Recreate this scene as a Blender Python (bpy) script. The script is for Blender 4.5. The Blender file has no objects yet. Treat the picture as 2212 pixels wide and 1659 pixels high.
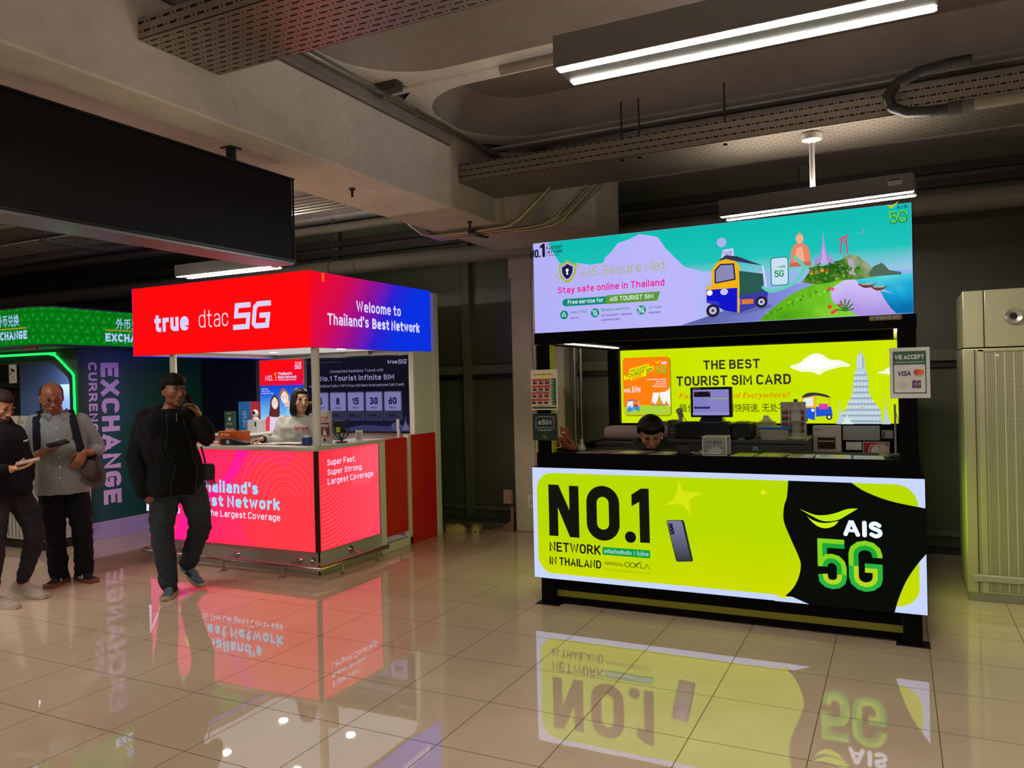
import bpy, bmesh, math, random
from mathutils import Vector, Matrix, noise
from mathutils.bvhtree import BVHTree
random.seed(4)
D = bpy.data
SC = bpy.context.scene
COL = SC.collection
PI = math.pi

# ------------------------------------------------------------------ camera
cam = D.cameras.new('camera')
cam.sensor_width = 36.0
cam.sensor_fit = 'HORIZONTAL'
cam.lens = 27.465
cam.clip_start = 0.05
cam_o = D.objects.new('camera', cam)
COL.objects.link(cam_o)
YAW, PITCH, ROLL = 0.458796, -0.0030465, -0.0235402
_f = Vector((-math.sin(YAW) * math.cos(PITCH), math.cos(YAW) * math.cos(PITCH), math.sin(PITCH)))
_r = Vector((math.cos(YAW), math.sin(YAW), 0))
_u = _r.cross(_f)
_r2 = math.cos(ROLL) * _r + math.sin(ROLL) * _u
_u2 = -math.sin(ROLL) * _r + math.cos(ROLL) * _u
M = Matrix((_r2, _u2, -_f)).transposed().to_4x4()
M.translation = Vector((0, 0, 1.604))
cam_o.matrix_world = M
SC.camera = cam_o

# ------------------------------------------------------------------ world and exposure
w = D.worlds.new('world')
SC.world = w
w.use_nodes = True
w.node_tree.nodes['Background'].inputs[0].default_value = (0.9, 0.85, 0.8, 1)
w.node_tree.nodes['Background'].inputs[1].default_value = 0.02
SC.view_settings.view_transform = 'Standard'
SC.view_settings.look = 'None'
SC.view_settings.exposure = 0.0
SC.view_settings.gamma = 1.0
SC.view_settings.use_curve_mapping = False
SC.cycles.max_bounces = 8
SC.cycles.transparent_max_bounces = 16
SC.cycles.sample_clamp_indirect = 6.0
SC.cycles.caustics_reflective = False
SC.cycles.caustics_refractive = False
LAMP = 118.0      # radiance of the ceiling strip lamps

# ------------------------------------------------------------------ materials
def lin(c):
    if isinstance(c, str):
        c = tuple(int(c[i:i + 2], 16) for i in (0, 2, 4))
    out = []
    for v in c[:3]:
        v = v / 255.0
        out.append(v / 12.92 if v <= 0.04045 else ((v + 0.055) / 1.055) ** 2.4)
    return (out[0], out[1], out[2], 1.0)

MATS = {}
def pm(col, rough=0.5, metal=0.0, **k):
    """plain procedural material"""
    key = (str(col), rough, metal, str(sorted(k.items())))
    if key in MATS:
        return MATS[key]
    m = D.materials.new('surface')
    m.use_nodes = True
    b = m.node_tree.nodes['Principled BSDF']
    b.inputs['Base Color'].default_value = lin(col)
    b.inputs['Roughness'].default_value = rough
    b.inputs['Metallic'].default_value = metal
    if 'spec' in k: b.inputs['Specular IOR Level'].default_value = k['spec']
    if 'trans' in k:
        b.inputs['Transmission Weight'].default_value = k['trans']
        b.inputs['IOR'].default_value = k.get('ior', 1.45)
    if 'alpha' in k: b.inputs['Alpha'].default_value = k['alpha']
    if 'sheen' in k: b.inputs['Sheen Weight'].default_value = k['sheen']
    if 'sss' in k:
        b.inputs['Subsurface Weight'].default_value = k['sss']
        b.inputs['Subsurface Radius'].default_value = (0.01, 0.004, 0.002)
    MATS[key] = m
    return m

def em(col, s=1.0):
    """lit print or lamp"""
    key = ('em', str(col), s)
    if key in MATS:
        return MATS[key]
    m = D.materials.new('lit')
    m.use_nodes = True
    nt = m.node_tree
    nt.nodes.clear()
    e = nt.nodes.new('ShaderNodeEmission')
    e.inputs[0].default_value = lin(col)
    e.inputs[1].default_value = s
    o = nt.nodes.new('ShaderNodeOutputMaterial')
    nt.links.new(e.outputs[0], o.inputs[0])
    MATS[key] = m
    return m

class NT:
    """small helper for node materials"""
    def __init__(s, name='surface'):
        s.m = D.materials.new(name); s.m.use_nodes = True
        s.t = s.m.node_tree; s.N = s.t.nodes
        s.b = s.N['Principled BSDF']; s.out = s.N['Material Output']
        s.co = s.N.new('ShaderNodeNewGeometry').outputs['Position']
    def link(s, a, b): s.t.links.new(a, b)
    def math(s, op, a, b=None, c=None):
        n = s.N.new('ShaderNodeMath'); n.operation = op
        for i, v in enumerate((a, b, c)):
            if v is None: continue
            if isinstance(v, (int, float)): n.inputs[i].default_value = v
            else: s.link(v, n.inputs[i])
        return n.outputs[0]
    def xyz(s, v=None):
        n = s.N.new('ShaderNodeSeparateXYZ'); s.link(v or s.co, n.inputs[0]); return n.outputs
    def noise(s, scale, detail=4, rough=.55, vec=None):
        n = s.N.new('ShaderNodeTexNoise'); n.inputs['Scale'].default_value = scale
        n.inputs['Detail'].default_value = detail; n.inputs['Roughness'].default_value = rough
        s.link(vec or s.co, n.inputs['Vector']); return n.outputs['Fac']
    def ramp(s, fac, stops, interp='LINEAR'):
        n = s.N.new('ShaderNodeValToRGB'); n.color_ramp.interpolation = interp
        e = n.color_ramp.elements
        while len(e) < len(stops): e.new(.5)
        for i, (p, c) in enumerate(stops):
            e[i].position = p; e[i].color = lin(c) if not isinstance(c, (int, float)) else (c, c, c, 1)
        s.link(fac, n.inputs[0]); return n.outputs[0]
    def mix(s, f, a, b):
        n = s.N.new('ShaderNodeMix'); n.data_type = 'RGBA'
        if isinstance(f, (int, float)): n.inputs[0].default_value = f
        else: s.link(f, n.inputs[0])
        for i, v in ((6, a), (7, b)):
            if hasattr(v, 'links'): s.link(v, n.inputs[i])
            else: n.inputs[i].default_value = lin(v)
        return n.outputs[2]
    def bump(s, h, strength=.3, dist=.01):
        n = s.N.new('ShaderNodeBump'); n.inputs['Strength'].default_value = strength
        n.inputs['Distance'].default_value = dist; s.link(h, n.inputs['Height'])
        s.link(n.outputs[0], s.b.inputs['Normal'])
    def color(s, c): s.link(c, s.b.inputs['Base Color'])
    def rough(s, c):
        if isinstance(c, (int, float)): s.b.inputs['Roughness'].default_value = c
        else: s.link(c, s.b.inputs['Roughness'])
    def emit(s, c, strength=1.0):
        e = s.N.new('ShaderNodeEmission'); s.link(c, e.inputs[0]); e.inputs[1].default_value = strength
        s.link(e.outputs[0], s.out.inputs[0])
    def holes(s, mask):
        t = s.N.new('ShaderNodeBsdfTransparent'); x = s.N.new('ShaderNodeMixShader')
        s.link(mask, x.inputs[0]); s.link(s.b.outputs[0], x.inputs[1]); s.link(t.outputs[0], x.inputs[2])
        s.link(x.outputs[0], s.out.inputs[0])

def concrete(c0, c1, sc=1.2):
    n = NT('concrete')
    a = n.noise(sc, 6, .6); b = n.noise(sc * 14, 5, .6)
    f = n.math('ADD', n.math('MULTIPLY', a, .75), n.math('MULTIPLY', b, .25))
    n.color(n.ramp(f, [(.33, c0), (.68, c1)])); n.rough(.85); n.bump(b, .25, .006)
    return n.m

def cell(n, x, period, off=0.0):
    """distance (0..period/2) to the nearest grid line"""
    f = n.math('FLOORED_MODULO', n.math('ADD', x, off), period)
    return n.math('MINIMUM', f, n.math('SUBTRACT', period, f))

def tile_material():
    n = NT('tile')
    x, y, z = n.xyz()
    dx = cell(n, x, .5, 4.3667); dy = cell(n, y, .5, -3.4402)
    j = n.math('LESS_THAN', n.math('MINIMUM', dx, dy), .002)
    sp = n.noise(160, 3, .7); cl = n.noise(1.1, 3)
    f = n.math('ADD', n.math('MULTIPLY', sp, .45), n.math('MULTIPLY', cl, .55))
    c = n.ramp(f, [(.35, 'C4AE93'), (.65, 'D9C4A9')])
    n.color(n.mix(j, c, '574838'))
    n.rough(n.math('ADD', n.math('MULTIPLY', j, .5), n.math('MULTIPLY', cl, .035)))
    n.b.inputs['IOR'].default_value = 2.7
    n.link(n.math('MULTIPLY_ADD', j, -.5, .5), n.b.inputs['Specular IOR Level'])
    wv = n.noise(2.2, 2)
    n.bump(wv, .02, .02)
    return n.m

def perforated(c, px=.075, py=.032, ln=.036, wd=.008):
    """sheet metal with rows of slots; slots run along X, rows along Y and on side walls along Z"""
    n = NT('perforated metal')
    x, y, z = n.xyz()
    g = n.N.new('ShaderNodeNewGeometry'); nx = n.xyz(g.outputs['Normal'])
    v = n.math('ADD', y, z)
    row = n.math('FLOOR', n.math('DIVIDE', v, py))
    sh = n.math('MULTIPLY', n.math('FLOORED_MODULO', row, 2.0), px * .5)
    fx = n.math('FLOORED_MODULO', n.math('ADD', x, sh), px)
    fy = n.math('FLOORED_MODULO', v, py)
    a = n.math('LESS_THAN', fx, ln)
    b = n.math('LESS_THAN', n.math('ABSOLUTE', n.math('SUBTRACT', fy, py / 2)), wd / 2)
    c2 = n.math('LESS_THAN', n.math('ABSOLUTE', n.math('SUBTRACT', fx, (ln + px) / 2)), .004)
    m = n.math('MULTIPLY', n.math('MAXIMUM', a, c2), b)
    n.color(n.mix(m, c, '0a0908')); n.rough(n.math('MULTIPLY_ADD', m, .5, .36))
    n.link(n.math('MULTIPLY_ADD', m, -.7, .7), n.b.inputs['Metallic'])
    return n.m

# ------------------------------------------------------------------ objects
def tag(o, label=None, cat=None, group=None, kind=None):
    if label: o['label'] = label
    if cat: o['category'] = cat
    if group: o['group'] = group
    if kind: o['kind'] = kind
    return o

def thing(name, label, cat, loc=(0, 0, 0), rz=0, group=None):
    o = D.objects.new(name, None); COL.objects.link(o)
    o.empty_display_size = .1
    o.location = loc; o.rotation_euler = (0, 0, rz)
    o['abs'] = list(loc)
    return tag(o, label, cat, group)

def absloc(o):
    v = Vector((0, 0, 0))
    while o is not None:
        v = v + Vector(o.location); o = o.parent
    return v

class MB:
    """collects shapes and links them as ONE mesh object"""
    def __init__(s):
        s.v = []; s.f = []; s.mi = []; s.mats = []
    def _m(s, m):
        if m not in s.mats: s.mats.append(m)
        return s.mats.index(m)
    def add(s, vs, fs, m):
        b = len(s.v); s.v += [tuple(p) for p in vs]; i = s._m(m)
        for f in fs: s.f.append([b + k for k in f]); s.mi.append(i)
        return s
    def box(s, x0, y0, z0, x1, y1, z1, m, fr=None):
        v = [(x, y, z) for z in (z0, z1) for y in (y0, y1) for x in (x0, x1)]
        if fr: v = [fr @ Vector(p) for p in v]
        return s.add(v, [(0, 2, 3, 1), (4, 5, 7, 6), (0, 1, 5, 4), (2, 6, 7, 3), (0, 4, 6, 2), (1, 3, 7, 5)], m)
    def prism(s, pts, z0, z1, m, fr=None):
        n = len(pts)
        v = [(p[0], p[1], z0) for p in pts] + [(p[0], p[1], z1) for p in pts]
        if fr: v = [fr @ Vector(p) for p in v]
        f = [tuple(range(n))[::-1], tuple(range(n, 2 * n))] + [(i, (i + 1) % n, n + (i + 1) % n, n + i) for i in range(n)]
        return s.add(v, f, m)
    def loft(s, rings, m, cap=True, closed=False):
        n = len(rings[0]); v = [p for r in rings for p in r]; f = []
        k = len(rings)
        for i in range(k if closed else k - 1):
            a = i * n; b = ((i + 1) % k) * n
            for j in range(n): f.append((a + j, a + (j + 1) % n, b + (j + 1) % n, b + j))
        if cap and not closed:
            f.append(tuple(range(n))[::-1]); f.append(tuple((k - 1) * n + j for j in range(n)))
        return s.add(v, f, m)
    def tube(s, pts, r, m, n=12, cap=True, closed=False, flat=1.0, up=None):
        P = [Vector(p) for p in pts]; k = len(P)
        R = list(r) if isinstance(r, (list, tuple)) else [r] * k
        rings = []; U = None
        for i in range(k):
            a = P[i - 1] if (i > 0 or closed) else P[i]; b = P[(i + 1) % k] if (i < k - 1 or closed) else P[i]
            T = (b - a)
            T = T.normalized() if T.length > 1e-9 else Vector((0, 0, 1))
            if U is None:
                U = Vector(up) if up else (Vector((0, 0, 1)) if abs(T.z) < .9 else Vector((0, 1, 0)))
            U = U - T * U.dot(T)
            if U.length < 1e-6: U = T.orthogonal()
            U.normalize(); W = T.cross(U)
            rings.append([tuple(P[i] + (W * math.cos(2 * PI * j / n) + U * (flat * math.sin(2 * PI * j / n))) * R[i]) for j in range(n)])
        return s.loft(rings, m, cap, closed)
    def cyl(s, p0, p1, r, m, n=20, r1=None):
        return s.tube([p0, p1], [r, r if r1 is None else r1], m, n)
    def lathe(s, prof, c, m, n=24, fr=None):
        rings = []
        for r, z in prof:
            ring = [Vector((max(r, 1e-4) * math.cos(2 * PI * j / n), max(r, 1e-4) * math.sin(2 * PI * j / n), z)) for j in range(n)]
            rings.append([tuple((fr @ p if fr else p) + Vector(c)) for p in ring])
        return s.loft(rings, m)
    def ell(s, c, r, m, n=20, k=12, rot=None):
        rings = []
        for i in range(k + 1):
            t = PI * i / k; sr = max(math.sin(t), 1e-3); z = -math.cos(t)
            ring = []
            for j in range(n):
                p = Vector((r[0] * sr * math.cos(2 * PI * j / n), r[1] * sr * math.sin(2 * PI * j / n), r[2] * z))
                if rot: p = rot @ p
                ring.append(tuple(p + Vector(c)))
            rings.append(ring)
        return s.loft(rings, m)
    def mesh(s, name, off=(0, 0, 0), smooth=35):
        me = D.meshes.new(name)
        o = Vector(off)
        me.from_pydata([tuple(Vector(p) - o) for p in s.v], [], s.f)
        for m in s.mats: me.materials.append(m)
        me.polygons.foreach_set('material_index', s.mi)
        if smooth:
            me.polygons.foreach_set('use_smooth', [True] * len(me.polygons))
            me.set_sharp_from_angle(angle=math.radians(smooth))
        me.update()
        return me
    def build(s, name, parent=None, bevel=0, local=False, smooth=35, seg=2):
        off = (0, 0, 0)
        if parent is not None and not local: off = absloc(parent)
        o = D.objects.new(name, s.mesh(name, off, smooth)); COL.objects.link(o)
        if parent is not None: o.parent = parent
        if bevel:
            b = o.modifiers.new('edge', 'BEVEL'); b.width = bevel; b.segments = seg; b.limit_method = 'ANGLE'
            b.angle_limit = math.radians(40)
        return o

def solo(mb, name, label, cat, group=None, bevel=0, smooth=35, kind=None):
    """a thing that is one mesh, its origin at its base"""
    xs = [p[0] for p in mb.v]; ys = [p[1] for p in mb.v]; zs = [p[2] for p in mb.v]
    c = ((min(xs) + max(xs)) / 2, (min(ys) + max(ys)) / 2, min(zs))
    o = D.objects.new(name, mb.mesh(name, c, smooth)); COL.objects.link(o); o.location = c
    if bevel:
        b = o.modifiers.new('edge', 'BEVEL'); b.width = bevel; b.segments = 2; b.limit_method = 'ANGLE'
        b.angle_limit = math.radians(40)
    return tag(o, label, cat, group, kind)

def struct(mb, name, bevel=0, smooth=35):
    o = mb.build(name, None, bevel, smooth=smooth)
    o['kind'] = 'structure'
    return o

def dup(o, loc=None, parent=None):
    c = o.copy(); COL.objects.link(c)
    if parent is not None: c.parent = parent
    if loc is not None: c.location = loc
    for ch in list(o.children): dup(ch, None, c)
    return c

# ------------------------------------------------------------------ flat print: letters and shapes
_GL = {}
def glyphs(t, off):
    k = (t, off)
    if k not in _GL:
        cu = D.curves.new('t', 'FONT'); cu.body = t; cu.size = 1; cu.offset = min(off, 0); cu.resolution_u = 3
        cu.fill_mode = 'BOTH'
        o = D.objects.new('t', cu)
        me = o.to_mesh()
        vs = [(v.co.x, v.co.y) for v in me.vertices]; fs = [tuple(p.vertices) for p in me.polygons]
        if off > 0:          # bolder: every outline edge gets a band of the given width
            cnt = {}
            for f in fs:
                for i in range(len(f)):
                    e = (min(f[i], f[i - 1]), max(f[i], f[i - 1])); cnt[e] = cnt.get(e, 0) + 1
            for (i, j), q in list(cnt.items()):
                if q != 1: continue
                a, b = Vector(vs[i]), Vector(vs[j]); d = b - a
                if d.length < 1e-7: continue
                d.normalize(); d *= off; nn = Vector((-d.y, d.x)); k = len(vs)
                vs += [tuple(a - d * .6 - nn), tuple(b + d * .6 - nn), tuple(b + d * .6 + nn), tuple(a - d * .6 + nn)]; fs.append((k, k + 1, k + 2, k + 3))
        o.to_mesh_clear(); D.objects.remove(o); D.curves.remove(cu)
        _GL[k] = (vs, fs)
    return _GL[k]

def arc(cx, cy, r, a0, a1, n=10, ry=None):
    ry = r if ry is None else ry
    return [(cx + r * math.cos(math.radians(a0 + (a1 - a0) * i / n)), cy + ry * math.sin(math.radians(a0 + (a1 - a0) * i / n))) for i in range(n + 1)]

def rrect(x0, y0, x1, y1, r, n=8):
    return arc(x1 - r, y1 - r, r, 0, 90, n) + arc(x0 + r, y1 - r, r, 90, 180, n) + arc(x0 + r, y0 + r, r, 180, 270, n) + arc(x1 - r, y0 + r, r, 270, 360, n)

def spl(pts, n=6, closed=False):
    """smooth curve through points"""
    P = [Vector((*p, 0)) for p in pts]; k = len(P); out = []
    for i in range(k if closed else k - 1):
        g = (lambda j: P[j % k]) if closed else (lambda j: P[min(max(j, 0), k - 1)])
        p0, p1, p2, p3 = g(i - 1), g(i), g(i + 1), g(i + 2)
        for q in range(n):
            t = q / n
            v = .5 * ((2 * p1) + (p2 - p0) * t + (2 * p0 - 5 * p1 + 4 * p2 - p3) * t * t + (3 * p1 - p0 - 3 * p2 + p3) * t ** 3)
            out.append((v.x, v.y))
    if not closed: out.append(tuple(pts[-1]))
    return out


# stroke lettering: every glyph is a set of centre lines in a box of cap height 1; a third value rounds the corner
def _rr(x0, y0, x1, y1, r): return ['C', (x0, y0, r), (x1, y0, r), (x1, y1, r), (x0, y1, r)]
SF = {
 'A': [[(0, 0), (.31, 1), (.62, 0)], [(.1, .28), (.52, .28)]],
 'B': [[(0, .52), (0, 1), (.5, 1, .24), (.5, .53, .22), (0, .53)], ['C', (0, .53), (.55, .53, .25), (.55, 0, .26), (0, 0)]],
 'C': [[(.54, .8), (.54, 1, .27), (0, 1, .27), (0, 0, .27), (.54, 0, .27), (.54, .2)]],
 'D': [['C', (0, 0), (0, 1), (.56, 1, .3), (.56, 0, .3)]],
 'E': [[(.5, 1), (0, 1), (0, 0), (.5, 0)], [(0, .52), (.44, .52)]], 'F': [[(.5, 1), (0, 1), (0, 0)], [(0, .5), (.44, .5)]],
 'G': [[(.56, .8), (.56, 1, .28), (0, 1, .28), (0, 0, .28), (.56, 0, .28), (.56, .46), (.32, .46)]],
 'H': [[(0, 0), (0, 1)], [(.56, 0), (.56, 1)], [(0, .52), (.56, .52)]], 'I': [[(0, 0), (0, 1)]],
 'J': [[(.42, 1), (.42, 0, .22), (0, 0, .22), (0, .24)]], 'K': [[(0, 0), (0, 1)], [(.54, 1), (0, .4)], [(.19, .6), (.57, 0)]],
 'L': [[(0, 1), (0, 0), (.48, 0)]], 'M': [[(0, 0), (0, 1), (.36, .3), (.72, 1), (.72, 0)]], 'N': [[(0, 0), (0, 1), (.56, 0), (.56, 1)]],
 'O': [_rr(0, 0, .56, 1, .28)], 'P': [[(0, 0), (0, 1), (.53, 1, .28), (.53, .42, .28), (0, .42)]],
 'Q': [_rr(0, 0, .56, 1, .28), [(.34, .22), (.6, -.06)]], 'R': [[(0, 0), (0, 1), (.53, 1, .28), (.53, .44, .28), (0, .44)], [(.28, .44), (.57, 0)]],
 'S': [[(.52, .76), (.52, 1, .25), (.02, 1, .25), (.02, .53, .22), (.54, .5, .22), (.54, 0, .25), (0, 0, .25), (0, .24)]],
 'T': [[(0, 1), (.56, 1)], [(.28, 1), (.28, 0)]], 'U': [[(0, 1), (0, 0, .28), (.56, 0, .28), (.56, 1)]], 'V': [[(0, 1), (.3, 0), (.6, 1)]],
 'W': [[(0, 1), (.2, 0), (.43, .95), (.66, 0), (.86, 1)]], 'X': [[(0, 0), (.58, 1)], [(0, 1), (.58, 0)]], 'Y': [[(0, 1), (.3, .45), (.6, 1)], [(.3, .45), (.3, 0)]],
 'Z': [[(0, 1), (.54, 1), (0, 0), (.54, 0)]],
 '0': [_rr(0, 0, .54, 1, .27)], '1': [[(0, .74), (.25, 1), (.25, 0)]], '2': [[(0, .72), (0, 1, .26), (.52, 1, .26), (.52, .6, .2), (0, 0), (.54, 0)]],
 '3': [[(0, 1), (.5, 1), (.22, .6), (.54, .6, .28), (.54, 0, .28), (0, 0, .26), (0, .24)]], '4': [[(.4, 0), (.4, .55)], [(.3, 1), (0, .24), (.56, .24)]],
 '5': [[(.5, 1), (.04, 1), (.02, .5), (.1, .62, .05), (.54, .62, .28), (.54, 0, .28), (0, 0, .26), (0, .22)]], '6': [[(.44, 1), (.05, .42)], _rr(0, 0, .54, .62, .27)],
 '7': [[(0, 1), (.54, 1), (.2, 0)]], '8': [_rr(.03, .53, .51, 1, .22), _rr(0, 0, .54, .53, .25)], '9': [[(.1, 0), (.49, .58)], _rr(0, .38, .54, 1, .27)],
 'a': [[(.03, .56), (.03, .72, .16), (.44, .72, .2), (.44, 0)], [(.44, .4), (0, .4, .19), (0, 0, .19), (.44, 0, .2), (.44, .24)]],
 'b': [[(0, 1), (0, 0)], _rr(0, 0, .46, .72, .23)], 'c': [[(.43, .5), (.43, .72, .21), (0, .72, .23), (0, 0, .23), (.43, 0, .21), (.43, .22)]],
 'd': [[(.46, 1), (.46, 0)], _rr(0, 0, .46, .72, .23)], 'e': [[(0, .36), (.46, .36), (.46, .72, .23), (0, .72, .23), (0, 0, .23), (.43, 0, .2), (.43, .09)]],
 'f': [[(.32, 1), (.12, 1, .15), (.12, 0)], [(0, .68), (.29, .68)]], 'g': [_rr(0, 0, .46, .72, .23), [(.46, .72), (.46, -.26, .22), (.03, -.26, .2), (.03, -.14)]],
 'h': [[(0, 1), (0, 0)], [(0, .4), (0, .72, .22), (.44, .72, .22), (.44, 0)]], 'i': [[(0, 0), (0, .7)], [(0, 1.09), (0, 1.11)]], 'j': [[(.12, .72), (.12, -.26, .14), (0, -.26)], [(.12, 1.09), (.12, 1.11)]],
 'k': [[(0, 0), (0, 1)], [(.42, .72), (0, .26)], [(.16, .44), (.44, 0)]], 'l': [[(0, 1), (0, 0)]],
 'm': [[(0, 0), (0, .72)], [(0, .4), (0, .72, .2), (.37, .72, .2), (.37, 0)], [(.37, .4), (.37, .72, .2), (.74, .72, .2), (.74, 0)]],
 'n': [[(0, 0), (0, .72)], [(0, .4), (0, .72, .22), (.44, .72, .22), (.44, 0)]], 'o': [_rr(0, 0, .47, .72, .235)], 'p': [[(0, .72), (0, -.28)], _rr(0, 0, .46, .72, .23)],
 'q': [[(.46, .72), (.46, -.28)], _rr(0, 0, .46, .72, .23)], 'r': [[(0, 0), (0, .72)], [(0, .4), (0, .72, .22), (.28, .72)]],
 's': [[(.4, .54), (.4, .72, .18), (.02, .72, .18), (.02, .38, .16), (.42, .35, .16), (.42, 0, .18), (0, 0, .18), (0, .17)]],
 't': [[(.12, .95), (.12, 0, .16), (.32, 0)], [(0, .69), (.31, .69)]], 'u': [[(0, .72), (0, 0, .22), (.44, 0, .22), (.44, .3)], [(.44, .72), (.44, 0)]],
 'v': [[(0, .72), (.23, 0), (.46, .72)]], 'w': [[(0, .72), (.17, 0), (.35, .68), (.53, 0), (.7, .72)]], 'x': [[(0, 0), (.44, .72)], [(0, .72), (.44, 0)]],
 'y': [[(0, .72), (.23, .02)], [(.46, .72), (.15, -.27, .06), (.0, -.27)]], 'z': [[(0, .72), (.42, .72), (0, 0), (.42, 0)]],
 '.': [[(0, 0), (0, .02)]], ',': [[(.03, .02), (-.02, -.14)]], "'": [[(0, 1), (0, .8)]], '-': [[(0, .4), (.3, .4)]], '|': [[(0, 1), (0, 0)]], '!': [[(0, 1), (0, .3)], [(0, 0), (0, .02)]],
 '&': [[(.6, 0), (.1, .75), (.12, 1, .15), (.42, 1, .15), (.42, .7, .1), (0, .4, .1), (0, 0, .2), (.4, 0, .2), (.6, .4)]], ':': [[(0, .6), (0, .62)], [(0, .08), (0, .1)]],
}
def fillet(pts, closed):
    n = len(pts); out = []
    for i, p in enumerate(pts):
        if len(p) == 2 or (not closed and i in (0, n - 1)):
            out.append((p[0], p[1])); continue
        P, A, B = Vector(p[:2]), Vector(pts[i - 1][:2]), Vector(pts[(i + 1) % n][:2])
        r = min(p[2], (A - P).length * .5 if len(pts[i - 1]) > 2 else (A - P).length, (B - P).length * .5 if len(pts[(i + 1) % n]) > 2 else (B - P).length)
        a = P + (A - P).normalized() * r; b = P + (B - P).normalized() * r
        for k in range(6):
            t = k / 5
            q = a * (1 - t) ** 2 * 1 + P * 2 * t * (1 - t) + b * t * t
            c = P + (a - P) + (b - P)                       # circle-like corner
            v = (q - c); v = c + v.normalized() * r if abs((a - c).dot(b - c)) < 1e-6 and v.length > 1e-9 else q
            out.append((v.x, v.y))
    return out

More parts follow.
